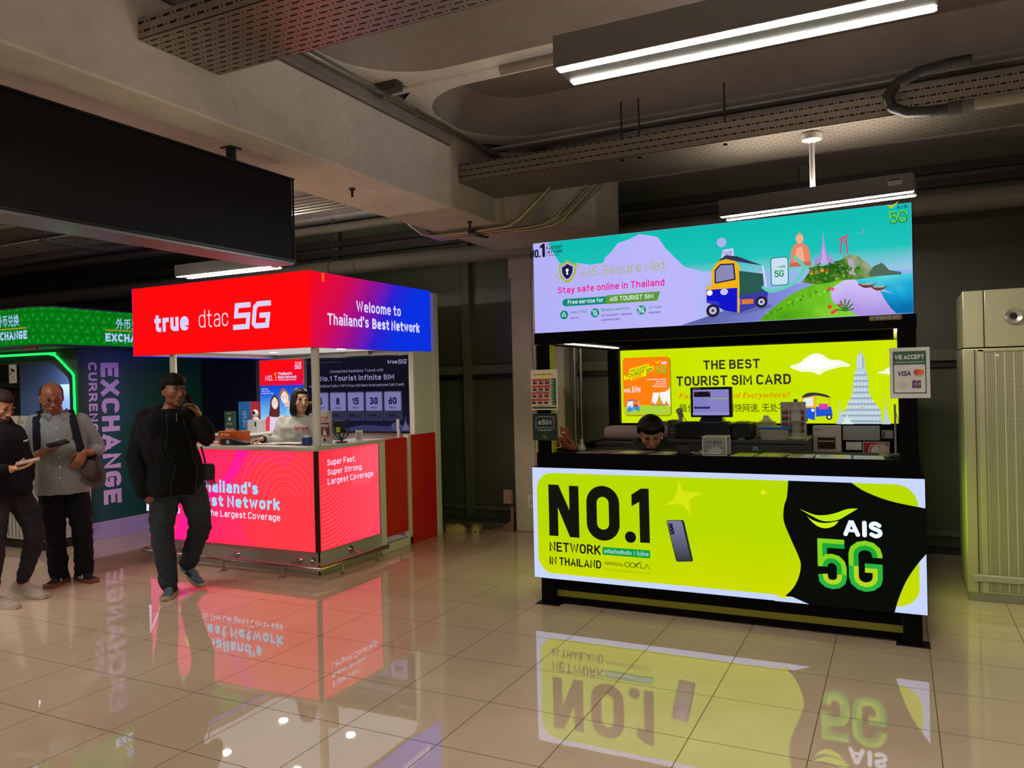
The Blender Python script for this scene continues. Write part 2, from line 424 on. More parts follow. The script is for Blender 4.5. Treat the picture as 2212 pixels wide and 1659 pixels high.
class Print:
    """flat artwork lying on a surface: O origin, U to the right, V up"""
    def __init__(s, O=(0, 0, 0), U=(1, 0, 0), V=(0, 0, 1), step=.0006):
        s.O = Vector(O); s.U = Vector(U).normalized(); s.V = Vector(V).normalized(); s.N = s.U.cross(s.V); s.step = step
        s.mb = MB(); s.map = lambda u, v: (u, v); s.k = 1
    def P(s, u, v):
        u, v = s.map(u, v)
        return tuple(s.O + s.U * u + s.V * v + s.N * (s.k * s.step))
    def poly(s, pts, m):
        vs = [s.P(*p) for p in pts]
        a = sum(pts[i][0] * pts[(i + 1) % len(pts)][1] - pts[(i + 1) % len(pts)][0] * pts[i][1] for i in range(len(pts)))
        f = tuple(range(len(pts)))
        s.mb.add(vs, [f if a > 0 else f[::-1]], m); s.k += 1
        return s
    def rect(s, x0, y0, x1, y1, m): return s.poly([(x0, y0), (x1, y0), (x1, y1), (x0, y1)], m)
    def circ(s, x, y, r, m, ry=None, n=28): return s.poly(arc(x, y, r, 0, 360 - 360 / n, n - 1, ry), m)
    def strip(s, pts, a, b, m, closed=False):
        """band along a path between the signed side distances a and b"""
        k = len(pts); L = []; R = []
        for i in range(k):
            p = Vector(pts[i]); q0 = Vector(pts[i - 1]) if (i or closed) else p; q1 = Vector(pts[(i + 1) % k]) if (i < k - 1 or closed) else p
            d0 = (p - q0); d1 = (q1 - p)
            d0 = d0.normalized() if d0.length > 1e-9 else d1.normalized()
            d1 = d1.normalized() if d1.length > 1e-9 else d0
            n0 = Vector((-d0.y, d0.x)); n1 = Vector((-d1.y, d1.x)); nn = (n0 + n1)
            nn = nn.normalized() if nn.length > 1e-6 else n0
            sc = 1 / max(nn.dot(n0), .64)
            L.append(p + nn * a * sc); R.append(p + nn * b * sc)
        k0 = s.k; vs = []
        for S in (L, R):
            for i, q in enumerate(S): s.k = k0 + .13 * i / k; vs.append(s.P(*q))
        s.k = k0
        fs = []
        for i in range(k if closed else k - 1):
            j = (i + 1) % k
            fs.append((i, j, k + j, k + i) if a < b else (k + i, k + j, j, i))
        fs = [tuple(reversed(f)) for f in fs]
        s.mb.add(vs, fs, m); s.k += 1
        return s
    def line(s, pts, w, m, closed=False): return s.strip(pts, w / 2, -w / 2, m, closed)
    def text(s, t, u, v, h, m, w=None, off=0.0, align='L', shear=0.0, rot=0.0):
        if shear == 0 and all(c in SF or c == ' ' for c in t): return s.stroked(t, u, v, h, m, w, off, align, rot)
        return s.typed(t, u, v, h, m, w, off, align, shear, rot)
    def stroked(s, t, u, v, h, m, w=None, off=0.0, align='L', rot=0.0):
        wt = min(max(.115 + off * 3.3, .06), .25)
        x = 0; L = []
        for c in t:
            if c == ' ': x += .3; continue
            g = SF[c]; wd = max(p[0] for st in g for p in st if p != 'C')
            L.append((x, g)); x += wd + .15 + wt * 1.05
        tot = x - .15 - wt * 1.05
        k = 1 - wt
        nat = (tot * k + wt) * h
        W = nat if w is None else w
        sx = (W - wt * h) / max(tot, 1e-6) if tot > 0 else 0
        ax = {'L': 0, 'C': -W / 2, 'R': -W}[align]
        c_, s_ = math.cos(math.radians(rot)), math.sin(math.radians(rot))
        hw = wt * h / 2
        for x0, g in L:
            for st in g:
                cl = st[0] == 'C'; st = st[1:] if cl else st
                q = []
                for px, py in fillet(st, cl):
                    X = ax + hw + (x0 + px) * sx; Y = hw + py * k * h
                    q.append((u + X * c_ - Y * s_, v + X * s_ + Y * c_))
                if not cl:      # square ends
                    e = .0 if len(q) > 1 and (Vector(q[0]) - Vector(q[1])).length > hw * 2 else hw
                    d = Vector(q[0]) - Vector(q[1]); d = d.normalized() * hw if d.length > 1e-9 else d; q[0] = tuple(Vector(q[0]) + d)
                    d = Vector(q[-1]) - Vector(q[-2]); d = d.normalized() * hw if d.length > 1e-9 else d; q[-1] = tuple(Vector(q[-1]) + d)
                s.strip(q, hw, -hw, m, cl); s.k -= .85
        s.k += 1
        return s
    def typed(s, t, u, v, h, m, w=None, off=0.0, align='L', shear=0.0, rot=0.0):
        vs, fs = glyphs(t, off)
        if not vs: return s
        x0 = min(p[0] for p in vs); x1 = max(p[0] for p in vs)
        H = [p[1] for p in glyphs('H', off)[0]]; cap = max(H) - max(min(H), -.1) if H else .7
        b = min(H)
        sy = h / cap; sx = sy if w is None else w / max(x1 - x0, 1e-6)
        W = (x1 - x0) * sx
        ax = {'L': 0, 'C': -W / 2, 'R': -W}[align]
        c, sn = math.cos(math.radians(rot)), math.sin(math.radians(rot))
        out = []; k0 = s.k; nf = len(vs) - 4 * sum(1 for f in fs if len(f) == 4 and f[3] - f[0] == 3 and off > 0)
        for i, p in enumerate(vs):
            s.k = k0 if i < nf else k0 + .2 + .04 * ((i - nf) // 4 % 12)
            yy = (p[1] - b) * sy
            xx = (p[0] - x0) * sx + ax + yy * shear
            out.append(s.P(u + xx * c - yy * sn, v + xx * sn + yy * c))
        s.mb.add(out, fs, m); s.k = k0 + 1
        return s
    def ring(s, x, y, r, wd, m, n=28): return s.strip(arc(x, y, r, 0, 360 - 360 / n, n - 1), wd / 2, -wd / 2, m, True)
    def build(s, name, parent=None, local=False):
        return s.mb.build(name, parent, local=local, smooth=0)

def five(p, x0, y0, w, h, mo, mi, bot_o=None, bot_i=None):
    """bevelled 5G lettering in the box x0,y0,w,h"""
    X = lambda q: (x0 + (q[0] + .458) / .358 * w, y0 + (q[1] - .311) / .302 * h)
    k = h / .302; ww = .027 * k
    bo = bot_o or mi; bi = bot_i or mo
    q = [X(a) for a in [(-.431, .441), (-.431, .583), (-.307, .583)]]
    p.strip(q, 0, ww, mo); p.strip(q, 0, -ww, mi)
    q = [X(a) for a in [(-.43, .45), (-.422, .474), (-.402, .49), (-.378, .494), (-.35, .486), (-.331, .466), (-.324, .44), (-.324, .40)]]
    p.strip(q, 0, ww, mo); p.strip(q, 0, -ww, mi)
    q = [X(a) for a in [(-.324, .40), (-.324, .38), (-.331, .358), (-.35, .342), (-.378, .336), (-.405, .342), (-.425, .36), (-.431, .396)]]
    p.strip(q, 0, ww, bo); p.strip(q, 0, -ww, bi)
    q = [X(a) for a in [(-.129, .516), (-.129, .53), (-.137, .557), (-.16, .578), (-.193, .586), (-.226, .578), (-.25, .557), (-.258, .53), (-.258, .46)]]
    p.strip(q, 0, -ww, mo); p.strip(q, 0, ww, mi)
    q = [X(a) for a in [(-.258, .46), (-.258, .395), (-.25, .367), (-.226, .346), (-.195, .338), (-.163, .346), (-.138, .367), (-.129, .395), (-.129, .452), (-.197, .452)]]
    p.strip(q, 0, -ww, bo); p.strip(q, 0, ww, bi)

def five_slant(p, x0, y0, w, h, m):
    """slanted block 5G lettering"""
    X = lambda q: (x0 + (q[0] + 5.30) / .45 * w, y0 + (q[1] - 2.12) / .24 * h)
    k = h / .24
    for pts in ([(-5.085, 2.337), (-5.25, 2.337), (-5.262, 2.247), (-5.115, 2.247), (-5.128, 2.145), (-5.3, 2.145)],
                [(-4.85, 2.337), (-5.0, 2.337), (-5.035, 2.31), (-5.055, 2.17), (-5.03, 2.145), (-4.9, 2.145), (-4.885, 2.235), (-4.985, 2.235)]):
        p.line([X(a) for a in pts], .046 * k, m)
# ================================================================== the setting
TILE = tile_material()
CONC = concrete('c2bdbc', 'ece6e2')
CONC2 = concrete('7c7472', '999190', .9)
CONCW = concrete('a0988a', 'c2baa8', 1.5)
DARKP = pm('1d1f1b', .45)
BLACK = pm('0d0d0d', .45)
BLK2 = pm('040404', 1.0, spec=.0)
STEEL = pm('b9b6b0', .22, 1.0)
GALV = pm('8f8d88', .38, .85)
PIPE = pm('7d766a', .55)
WHITE = pm('d9d6d0', .5)

mb = MB(); mb.box(-15, -9, -.12, 9, 10, 0, TILE)
struct(mb, 'floor')

# ceiling slab with rounded coffers running along X
mb = MB()
ZC = 3.58
def coffer_cell(X0, X1, Y0, Y1, x0, x1, y0, y1, r):
    def rr(d, z):
        return [(p[0], p[1], z) for p in rrect(x0 + d, y0 + d, x1 - d, y1 - d, r - d, 10)]
    h = rr(0, ZC)
    n = len(h); cx, cy = (x0 + x1) / 2, (y0 + y1) / 2
    out = []
    for px, py_, _ in h:           # push each point outward to the cell edge
        ex = X1 if px > cx else X0; ey = Y1 if py_ > cy else Y0
        fx = (px - x0) / (x1 - x0); fy = (py_ - y0) / (y1 - y0)
        tx = X0 + fx * (X1 - X0); ty = Y0 + fy * (Y1 - Y0)
        d = [(abs(px - x0), (X0, ty)), (abs(px - x1), (X1, ty)), (abs(py_ - y0), (tx, Y0)), (abs(py_ - y1), (tx, Y1))]
        q = min(d, key=lambda e: e[0])[1]
        out.append((q[0], q[1], ZC))
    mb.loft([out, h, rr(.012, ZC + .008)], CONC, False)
    mb.loft([rr(.012, ZC + .008), rr(.03, ZC + .03), rr(.07, ZC + .09), rr(.12, ZC + .19), rr(.2, ZC + .25)], CONC2, False)  # recess shade put into the colour: darker concrete inside the coffers
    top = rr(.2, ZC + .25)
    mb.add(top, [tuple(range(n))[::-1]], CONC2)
    for a, b in (((X0, Y0), (x0, y0)), ((X1, Y0), (x1, y0)), ((X0, Y1), (x0, y1)), ((X1, Y1), (x1, y1))):
        pass
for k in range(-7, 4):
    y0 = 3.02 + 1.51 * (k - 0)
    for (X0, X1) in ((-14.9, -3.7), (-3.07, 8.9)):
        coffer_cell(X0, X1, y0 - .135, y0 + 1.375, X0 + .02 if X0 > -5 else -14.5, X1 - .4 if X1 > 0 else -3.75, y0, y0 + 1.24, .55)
# plain slab behind and around the cells
mb.box(-15, -9, 3.9, 9, 10, 4.1, CONC2)
mb.box(-3.72, -9, 3.583, -3.05, 8, 3.9, CONC2)
mb.box(-15, 8.98, 3.58, 9, 10, 3.9, CONC2); 
mb.box(-15, 7.4, 3.585, 9, 9.2, 3.9, CONC2)
struct(mb, 'ceiling', smooth=50)
mb = MB()
for k in range(-5, 3):
    mb.box(-3.05, 4.36 + 1.51 * k, 3.563, 8.9, 4.43 + 1.51 * k, 3.582, CONC)
o = struct(mb, 'trim_1')

mb = MB()
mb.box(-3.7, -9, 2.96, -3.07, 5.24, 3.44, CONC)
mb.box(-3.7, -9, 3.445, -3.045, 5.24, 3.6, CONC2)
mb.prism([(-3.7, 5.24), (-3.07, 5.24), (-3.07, 5.97), (-2.37, 6.57), (-2.37, 7.2), (-3.7, 7.2)], 2.96, 3.6, CONCW)
mb.box(-3.72, 7.49, 2.7, -2.6, 8.05, 3.6, CONCW)
struct(mb, 'ceiling_beam', bevel=.012)
mb = MB(); mb.box(-3.7, 7.5, 0, -3.1, 8.05, 2.72, CONCW)
struct(mb, 'pillar', bevel=.015)

# rear wall: dark screens between mullions
def screen_mat():
    n = NT('dark screen')
    x, y, z = n.xyz()
    n.color(n.ramp(n.noise(.7, 3), [(.3, '4b4e3c'), (.7, '5c604a')])); n.rough(.4)
    return n.m
SCR = screen_mat()
mb = MB(); mb.box(-15, 7.9, 0, 9, 8.0, 3.6, SCR)
struct(mb, 'wall_back')
mb = MB()
for k in range(-6, 7):
    x = -4.44 + 1.85 * k
    if abs(x + 2.59) < .01: x = -2.62
    mb.box(x - .05, 7.82, .05, x + .05, 7.9, 3.58, pm('5c5f4c', .5))
struct(mb, 'trim_2', bevel=.005)
mb = MB()
mb.box(-15, 7.84, 1.7, 9, 7.9, 1.8, pm('62644f', .45)); mb.box(-15, 7.86, 1.64, 9, 7.9, 1.68, BLACK)
mb.box(-15, 7.8, .0, 9, 7.9, .05, BLACK); mb.box(-15, 7.84, .15, 9, 7.9, .2, pm('62644f', .45))
struct(mb, 'trim_3', bevel=.004)
mb = MB()
mb.box(-7.4, 7.5, 0, -3.72, 7.8, .075, pm('4b4a44', .6))
struct(mb, 'trim_4', bevel=.01)
mb = MB(); mb.box(-15.1, -9, 0, -15, 10, 4, concrete('4a443d', '5e564c')); struct(mb, 'wall_left')
mb = MB(); mb.box(9, -9, 0, 9.1, 10, 4, concrete('4a443d', '5e564c')); struct(mb, 'wall_right')
mb = MB(); mb.box(-15, -9.1, 0, 9, -9, 4, concrete('5a5249', '6e6459')); struct(mb, 'wall_front')

# ------------------------------------------------------------------ strip lamps
LGREY = pm('6b6a67', .45, .3)
def strip_lamp(x0, y0, label, stem=None, plate=True, ztop=3.55):
    t = thing('ceiling_lamp', label, 'ceiling lamp', (x0 + .6, y0 + .09, 2.7), 0, 'twin strip ceiling lamps')
    m = MB()
    m.box(x0, y0, 2.708, x0 + 1.19, y0 + .19, 2.81, LGREY)
    for a, b in ((0, .01), (.05, .14), (.18, .19)):
        m.box(x0, y0 + a, 2.698, x0 + 1.19, y0 + b, 2.709, LGREY)
    m.build('housing', t, bevel=.002)
    for a in (.03, .16):
        d = MB(); d.box(x0 + .008, y0 + a - .018, 2.696, x0 + 1.182, y0 + a + .018, 2.7075, em('fff6ea', LAMP))
        d.build('diffuser', t)
    d = MB(); d.box(x0 + .02, y0 + .03, 2.81, x0 + 1.17, y0 + .16, 2.814, em('fff2e2', LAMP * .36)); d.build('upper_diffuser', t)
    sx = x0 + .6 if stem is None else stem
    s = MB(); s.cyl((sx, y0 + .095, 2.81), (sx, y0 + .095, ztop - .02), .017, pm('a9a6a2', .35, .6)); s.build('stem', t)
    p = MB(); p.lathe([(0, ztop), (.062, ztop), (.066, ztop - .012), (.062, ztop - .04), (.03, ztop - .048), (.02, ztop - .06), (0, ztop - .06)], (sx, y0 + .095, 0), pm('b3b0ac', .35, .5))
    p.build('ceiling_rose', t)
    return t
strip_lamp(-1.06, 2.53, 'nearest twin strip lamp, running out through the top edge of the photo', ztop=3.188)
tl = strip_lamp(-1.07, 5.37, 'twin strip lamp on a short stem just over the turquoise billboard', stem=-.475, ztop=3.175)
tl.rotation_euler[2] = -.11
m = MB(); m.box(-.02, 5.368, 2.745, .06, 5.3695, 2.79, pm('a8a39a', .6)); m.box(-.015, 5.3672, 2.775, .055, 5.3685, 2.787, pm('2a2826', .6)); m.build('rating_label', tl)
strip_lamp(-6.27, 5.36, 'twin strip lamp over the red booth, partly behind the hanging black sign', ztop=3.6)
for x, y, wh in ((-6.27, 2.5, 'in front of the exchange booth, hidden by the black sign'), (3.9, 2.5, 'off to the right, out of the frame'), (3.9, 5.45, 'over the air conditioner bay, out of the frame'),
              (-1.06, -.3, 'overhead behind the viewpoint'), (-6.27, -.3, 'left of the viewpoint, out of the frame'), (3.9, -.3, 'right of the viewpoint, out of the frame'),
              (-1.06, -3.1, 'far behind the viewpoint'), (-6.27, -3.1, 'far behind the viewpoint on the left'), (-11.4, 2.5, 'beyond the exchange booth'), (-11.4, -.3, 'far left behind the viewpoint'),
              (3.9, -3.1, 'far behind the viewpoint on the right')):
    strip_lamp(x, y, 'twin strip lamp ' + wh, ztop=3.17 if x > 3 and y > 2 else 3.57)

# ------------------------------------------------------------------ cable trays, pipes, conduits
PERF = perforated('9a9086', .084, .041, .043, .0115); PERF2 = perforated('8f8578', .06, .045, .03, .01)
def tray(x0, x1, y0, y1, z, h, label, mat):
    m = MB(); t = .003
    m.box(x0, y0, z, x1, y1, z + t, mat); m.box(x0, y0, z, x1, y0 + t, z + h, mat); m.box(x0, y1 - t, z, x1, y1, z + h, mat)
    return solo(m, 'cable_tray', label, 'cable tray', 'perforated cable trays', smooth=0)
t1 = tray(-3.06, 8.5, 2.45, 2.92, 3.195, .1, 'wide perforated cable tray ending at the concrete beam, cut by the top of the photo', PERF)
t2 = tray(-3.06, 8.5, 5.35, 5.97, 3.18, .14, 'long perforated cable tray above the turquoise billboard, running to the right', PERF2)
tray(-14.5, -3.72, 4.55, 4.95, 3.17, .1, 'perforated cable tray beyond the beam, above the red booth', PERF2)
for k in range(6):
    m = MB(); m.cyl((-14.5, 5.02 + .085 * k, 3.16), (-3.72, 5.02 + .085 * k, 3.16), .016, pm('c9c6c0', .25, .9), 10)
    solo(m, 'conduit', 'thin bright metal conduit beyond the beam, in the parallel row above the red booth', 'conduit', 'row of bright conduits above the red booth')
m = MB(); m.box(-7.62, 4.9, 3.1, -7.58, 5.6, 3.14, DARKP); m.cyl((-7.6, 4.92, 3.12), (-7.6, 4.92, 3.58), .006, DARKP, 8); m.cyl((-7.6, 5.58, 3.12), (-7.6, 5.58, 3.58), .006, DARKP, 8)
solo(m, 'support_bracket', 'dark strut carrying the row of bright conduits, left of the black sign', 'bracket')
for i, x in enumerate((-1.75, -1.62, -1.02, .95)):
    m = MB(); y = 5.42 if i < 3 else 5.9
    m.cyl((x, y, 3.18), (x, y, 3.6), .007, DARKP, 8); m.box(x - .012, y - .03, 3.18, x + .012, y + .03, 3.2, DARKP)
    solo(m, 'hanger_rod', ('thin steel rod holding the long cable tray, leftmost of a close pair', 'thin steel rod holding the long cable tray, right one of a close pair',
         'short steel rod holding the long cable tray left of the strip lamp stem', 'thin steel rod at the far right end of the long cable tray')[i], 'hanger rod', 'hanger rods of the cable tray')
for k in range(4):
    m = MB(); m.cyl((-3.05, 5.98 + .07 * k, 3.46 - .02 * k), (8.5, 5.98 + .07 * k, 3.46 - .02 * k), .03, pm('141312', .5), 10)
    solo(m, 'power_cable', 'thick black cable in the bundle under the ceiling behind the long cable tray', 'cable', 'bundle of black ceiling cables')
def pipe(p0, p1, r, label, m=PIPE, collars=()):
    b = MB(); b.cyl(p0, p1, r, m, 24)
    for x in collars: b.tube([(x - .02, p0[1], p0[2]), (x + .02, p0[1], p0[2])], r + .008, m, 24)
    return solo(b, 'pipe', label, 'pipe')
pipe((-14.5, 7.35, 2.985), (8.5, 7.35, 2.985), .088, 'fat grey pipe along the rear wall, passing behind the turquoise billboard', PIPE, (-7.3, -5.6, 1.2))
pipe((-14.5, 7.35, 3.46), (-3.72, 7.35, 3.46), .05, 'thinner grey pipe above the fat one, left of the concrete beam', PIPE, (-9.9, -6.9))
pipe((-2.15, 4.3, 3.52), (-1.2, 4.3, 3.52), .03, 'short pale pipe at the top edge of the photo beside the near strip lamp', pm('8d867c', .5))
for i, x in enumerate((-9.2, -6.85, -5.95)):
    m = MB(); m.cyl((x, 7.35, 2.9), (x, 7.35, 3.58), .008, DARKP, 8); m.tube([(x, 7.35 + .1 * math.cos(a), 2.985 + .1 * math.sin(a)) for a in [2 * PI * j / 20 for j in range(20)]], .01, GALV, 6, closed=True)
    solo(m, 'pipe_hanger', ('clamp and rod on the fat pipe over the green header', 'clamp and rod on the fat pipe left of the red canopy', 'clamp and rod on the fat pipe behind the red canopy')[i], 'pipe hanger', 'pipe hangers')
for i, (z, y) in enumerate(((3.2, 7.7), (3.33, 7.75))):
    m = MB(); m.box(-14.5, y, z, 8.5, y + .06, z + .07, pm('26241f', .6))
    solo(m, 'steel_channel', ('lower dark steel channel along the top of the rear wall', 'upper dark steel channel along the top of the rear wall')[i], 'channel', 'steel channels')
# conduits passing under the beam and rising into the tray
CND = pm('a7a291', .28, .9)
for k in range(5):
    y = 5.99 + .045 * k; d = .0 if k == 0 else .0
    r = .017 if k == 0 else .011
    z = 2.925 - .012 * (k % 2)
    x1 = -2.95 + .0 if k == 0 else -2.66 + .02 * k
    pts = [(-4.1, y, 3.2), (-3.95, y, 3.05), (-3.83, y, 2.96), (-3.72, y, z), (x1 - .15, y, z), (x1, y - .005, z + .012), (x1 + .12, y - .02, z + .06), (x1 + .45, y - .1, 3.2)]
    q = []
    for i in range(len(pts) - 1):
        a, b = Vector(pts[i]), Vector(pts[i + 1])
        q += [tuple(a.lerp(b, s / 3)) for s in range(3)]
    q.append(pts[-1])
    m = MB(); m.tube(q, r, CND, 10)
    solo(m, 'conduit', 'thicker metal conduit bending under the end of the concrete beam' if k == 0 else 'thin metal conduit of the bunch bending under the end of the beam', 'conduit', None if k == 0 else 'bunch of conduits under the beam')
m = MB(); m.box(-3.32, 5.93, 2.9, -3.27, 6.22, 2.94, DARKP); m.box(-3.3, 5.95, 2.88, -3.26, 5.99, 2.96, GALV)
solo(m, 'pipe_clamp', 'dark clamp bar holding the conduits against the beam underside', 'clamp')
# conduit along the beam, its coupling and box
m = MB(); m.cyl((-2.985, -2, 3.51), (-2.985, 6.0, 3.51), .017, CND, 12); m.cyl((-2.985, 4.62, 3.51), (-2.985, 4.68, 3.51), .024, CND, 12)
t = solo(m, 'conduit', 'straight metal conduit along the upper edge of the concrete beam', 'conduit')
m = MB(); m.box(-3.03, 4.22, 3.52, -2.87, 4.3, 3.58, pm('3c3a35', .5)); m.box(-3.0, 4.22, 3.47, -2.96, 4.27, 3.53, GALV)
solo(m, 'junction_box', 'small dark box holding the conduit along the concrete beam', 'box', bevel=.004)
# black flexible duct and grey pipe under the long tray
m = MB()
P = [(.42, 5.24, 3.4), (.3, 5.24, 3.4), (.15, 5.235, 3.38), (.03, 5.23, 3.33), (-.02, 5.225, 3.26), (.0, 5.22, 3.19), (.08, 5.215, 3.145), (.2, 5.21, 3.13), (.3, 5.21, 3.128)]
q = []
for i in range(len(P) - 1):
    a, b = Vector(P[i]), Vector(P[i + 1]); q += [tuple(a.lerp(b, s / 8)) for s in range(8)]
q.append(P[-1])
m.tube(q, [.03 + .003 * (i % 2) for i in range(len(q))], pm('1b1a19', .45), 14)
t = thing('flexible_hose', 'thick black flexible hose curling beneath the long cable tray at upper right', 'hose', (.0, 5.22, 3.1))
m.build('hose', t)
m = MB(); m.cyl((.29, 5.21, 3.128), (.36, 5.21, 3.128), .04, pm('3a3936', .4), 16); m.cyl((.36, 5.21, 3.128), (.42, 5.21, 3.128), .036, pm('5a5853', .4), 16); m.build('coupling', t)
pipe((.42, 5.21, 3.128), (8.5, 5.21, 3.128), .03, 'straight grey pipe leading right from the black flexible hose', pm('8d887b', .4))
# anchor bolts in the beam
for i, (x, y) in enumerate(((-3.34, 4.35), (-3.2, 5.75))):
    m = MB(); m.cyl((x, y, 2.96), (x, y, 2.9), .009, BLACK, 10); m.lathe([(0, 2.958), (.022, 2.958), (.022, 2.945), (0, 2.945)], (x, y, 0), BLACK, 6)
    solo(m, 'anchor_bolt', ('small black bolt in the beam underside right of the black sign', 'small black bolt in the beam underside near its far end')[i], 'bolt', 'bolts in the beam')

# ------------------------------------------------------------------ hanging black sign (seen from its dark side)
t = thing('hanging_sign', 'long black overhead sign hung from the concrete beam at upper left', 'sign', (-3.34, 2, 2.355))
m = MB(); m.box(-3.4, .3, 2.375, -3.28, 3.68, 2.865, pm('0c080c', .5, spec=.25)); m.build('sign_panel', t, bevel=.004)
m = MB(); m.box(-3.272, .3, 2.36, -3.262, 3.69, 2.372, pm('0b0a0c', .3)); m.box(-3.272, .3, 2.858, -3.264, 3.69, 2.868, pm('0b0a0c', .3))
m.box(-3.272, 3.68, 2.36, -3.28, 3.69, 2.868, pm('0b0a0c', .3)); m.build('frame', t)
m = MB(); m.box(-3.44, .3, 2.345, -3.275, 3.685, 2.36, pm('8c8890', .3, .6)); m.box(-3.52, .3, 2.352, -3.44, 3.685, 2.39, pm('8c8890', .3, .6)); m.build('bottom_rail', t, bevel=.002)
for y in (3.27, 1.0):
    m = MB(); m.cyl((-3.35, y, 2.86), (-3.35, y, 2.95), .028, BLACK, 14); m.box(-3.39, y - .04, 2.95, -3.31, y + .04, 2.96, BLACK); m.build('post', t)

# ------------------------------------------------------------------ air conditioner on the right
t = thing('air_conditioner', 'tall floor standing air conditioner with a perforated front at the right edge', 'air conditioner', (1.0, 6.6, 0))
ACM = pm('b6b492', .35, .3)  # yellow-green tint puts some of the kiosk's lime glow into the paint
m = MB(); m.box(.415, 6.3, 0, 1.9, 6.95, .055, pm('8d8c84', .4, .3)); m.build('plinth', t, bevel=.003)
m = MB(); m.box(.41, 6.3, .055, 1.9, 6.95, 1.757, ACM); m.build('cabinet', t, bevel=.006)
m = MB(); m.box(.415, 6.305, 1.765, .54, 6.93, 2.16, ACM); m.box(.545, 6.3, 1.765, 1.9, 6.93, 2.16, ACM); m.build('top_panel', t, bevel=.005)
def grille():
    n = NT('perforated front')
    x, y, z = n.xyz()
    fx = n.math('FLOORED_MODULO', x, .0105); fz = n.math('FLOORED_MODULO', z, .0085)
    h = n.math('MULTIPLY', n.math('GREATER_THAN', fx, .0028), n.math('LESS_THAN', fz, .0048))
    st = n.math('LESS_THAN', n.math('FLOORED_MODULO', x, .0545), .0055)
    h = n.math('MULTIPLY', h, n.math('SUBTRACT', 1, st))
    n.color(n.mix(h, 'bab896', '23231a')); n.rough(.4); return n.m  # front sheet carries the same lime glow tint
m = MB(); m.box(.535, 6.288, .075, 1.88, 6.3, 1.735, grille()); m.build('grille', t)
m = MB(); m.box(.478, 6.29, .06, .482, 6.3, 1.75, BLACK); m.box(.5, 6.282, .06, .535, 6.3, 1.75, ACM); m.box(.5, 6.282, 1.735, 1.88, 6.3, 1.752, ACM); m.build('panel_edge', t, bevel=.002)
m = MB(); m.box(.44, 6.262, .145, 1.9, 6.3, .19, pm('b6b5a8', .3, .4)); m.build('kick_bar', t, bevel=.003)
RX = Matrix.Rotation(PI / 2, 4, 'X')
m = MB(); m.lathe([(0, 0), (.022, .0), (.03, .004), (.052, .02), (.056, .012), (.056, 0)], (.715, 6.3, 1.972), pm('b6b4ac', .3, .5), 28, RX); m.build('air_nozzle', t)
m = MB(); m.lathe([(0, .001), (.021, .001), (.021, .0055), (0, .0055)], (.715, 6.297, 1.972), BLACK, 24, RX); m.build('air_hole', t)
m = MB(); m.box(.6, 6.284, 1.70, .625, 6.288, 1.715, WHITE); m.build('sticker', t)
# ================================================================== lit yellow and black kiosk
LIME = 'c6e100'
SG = 1.0        # radiance of the lit signs
def limemat(s=1.0):
    n = NT('lit lime print')
    x, y, z = n.xyz()
    v = n.math('ADD', n.math('MULTIPLY', z, 1.3), n.math('MULTIPLY', n.noise(3.0, 2), .25))
    n.emit(n.ramp(v, [(.28, 'd2dc00'), (.9, 'b8da00')]), SG * s); return n.m
LM = limemat()
YL = em('dde200', SG); WL = em('c9d6ff', SG); BKL = em('0b0d08', 1.0); GRL = em('12a13c', SG)
K = thing('phone_kiosk', 'black kiosk with a lit lime No.1 front panel and turquoise billboard', 'kiosk', (-1.12, 5.9, 0))
BK = pm('040404', .6, spec=.06)
for x in (-2.33, .0):
    for y in (5.12, 6.66):
        m = MB(); m.box(x, y, .004, x + .1, y + .09, 1.86, BK); m.build('post', K, bevel=.003)
        m = MB(); m.box(x - .04, y - .02, 0, x + .14, y + .11, .005, pm('2a1d24', .4, .5)); m.build('foot_plate', K)
m = MB(); m.box(-2.228, 5.19, .03, -.002, 5.21, 1.075, BK); m.build('front_board', K)
m = MB(); m.box(-2.228, 5.165, .012, -.002, 5.19, .056, BK); m.box(-2.228, 5.165, .102, -.002, 5.19, .2, BK); m.build('kick_board', K)
m = MB(); m.box(-2.228, 5.168, .056, -.002, 5.19, .102, pm('6c6a00', .5)); m.build('yellow_stripe', K)
tag(K.children[-1], 'yellow stripe')
m = MB(); m.box(-2.335, 5.1, 1.05, .105, 5.56, 1.09, BK); m.box(-2.335, 5.1, .985, .105, 5.13, 1.05, BK); m.build('counter_top', K, bevel=.003)
m = MB(); m.box(-2.31, 5.2, .03, -2.28, 6.7, 1.09, BK); m.build('side_panel', K)
m = MB(); m.box(.03, 5.2, .03, .08, 6.7, 1.09, BK); m.build('side_panel', K)
m = MB(); m.box(-2.335, 5.1, 1.865, .105, 5.2, 1.943, BK); m.box(-2.335, 6.66, 1.865, .105, 6.75, 1.95, BK); m.box(-2.335, 5.2, 1.865, -2.235, 6.66, 1.95, BK); m.box(.005, 5.2, 1.865, .105, 6.66, 1.95, BK)
m.build('roof_frame', K, bevel=.003)
m = MB(); m.box(-2.235, 5.2, 1.9, .005, 6.66, 1.94, BLK2); m.build('soffit', K)
for xa in (-2.232, -.016):
    m = MB(); m.box(xa, 5.2, 1.876, xa + .018, 6.64, 1.884, em('fff0d0', 14.0)); m.build('led_strip', K)
m = MB(); m.box(-2.2, 5.2, 1.872, -.02, 5.206, 1.878, em('ffdcc0', 2.0)); m.build('led_strip', K)
m = MB(); m.box(-2.229, 5.13, 1.09, -2.222, 5.2, 1.86, pm('a6b41e', .5)); m.build('lime_edge', K)
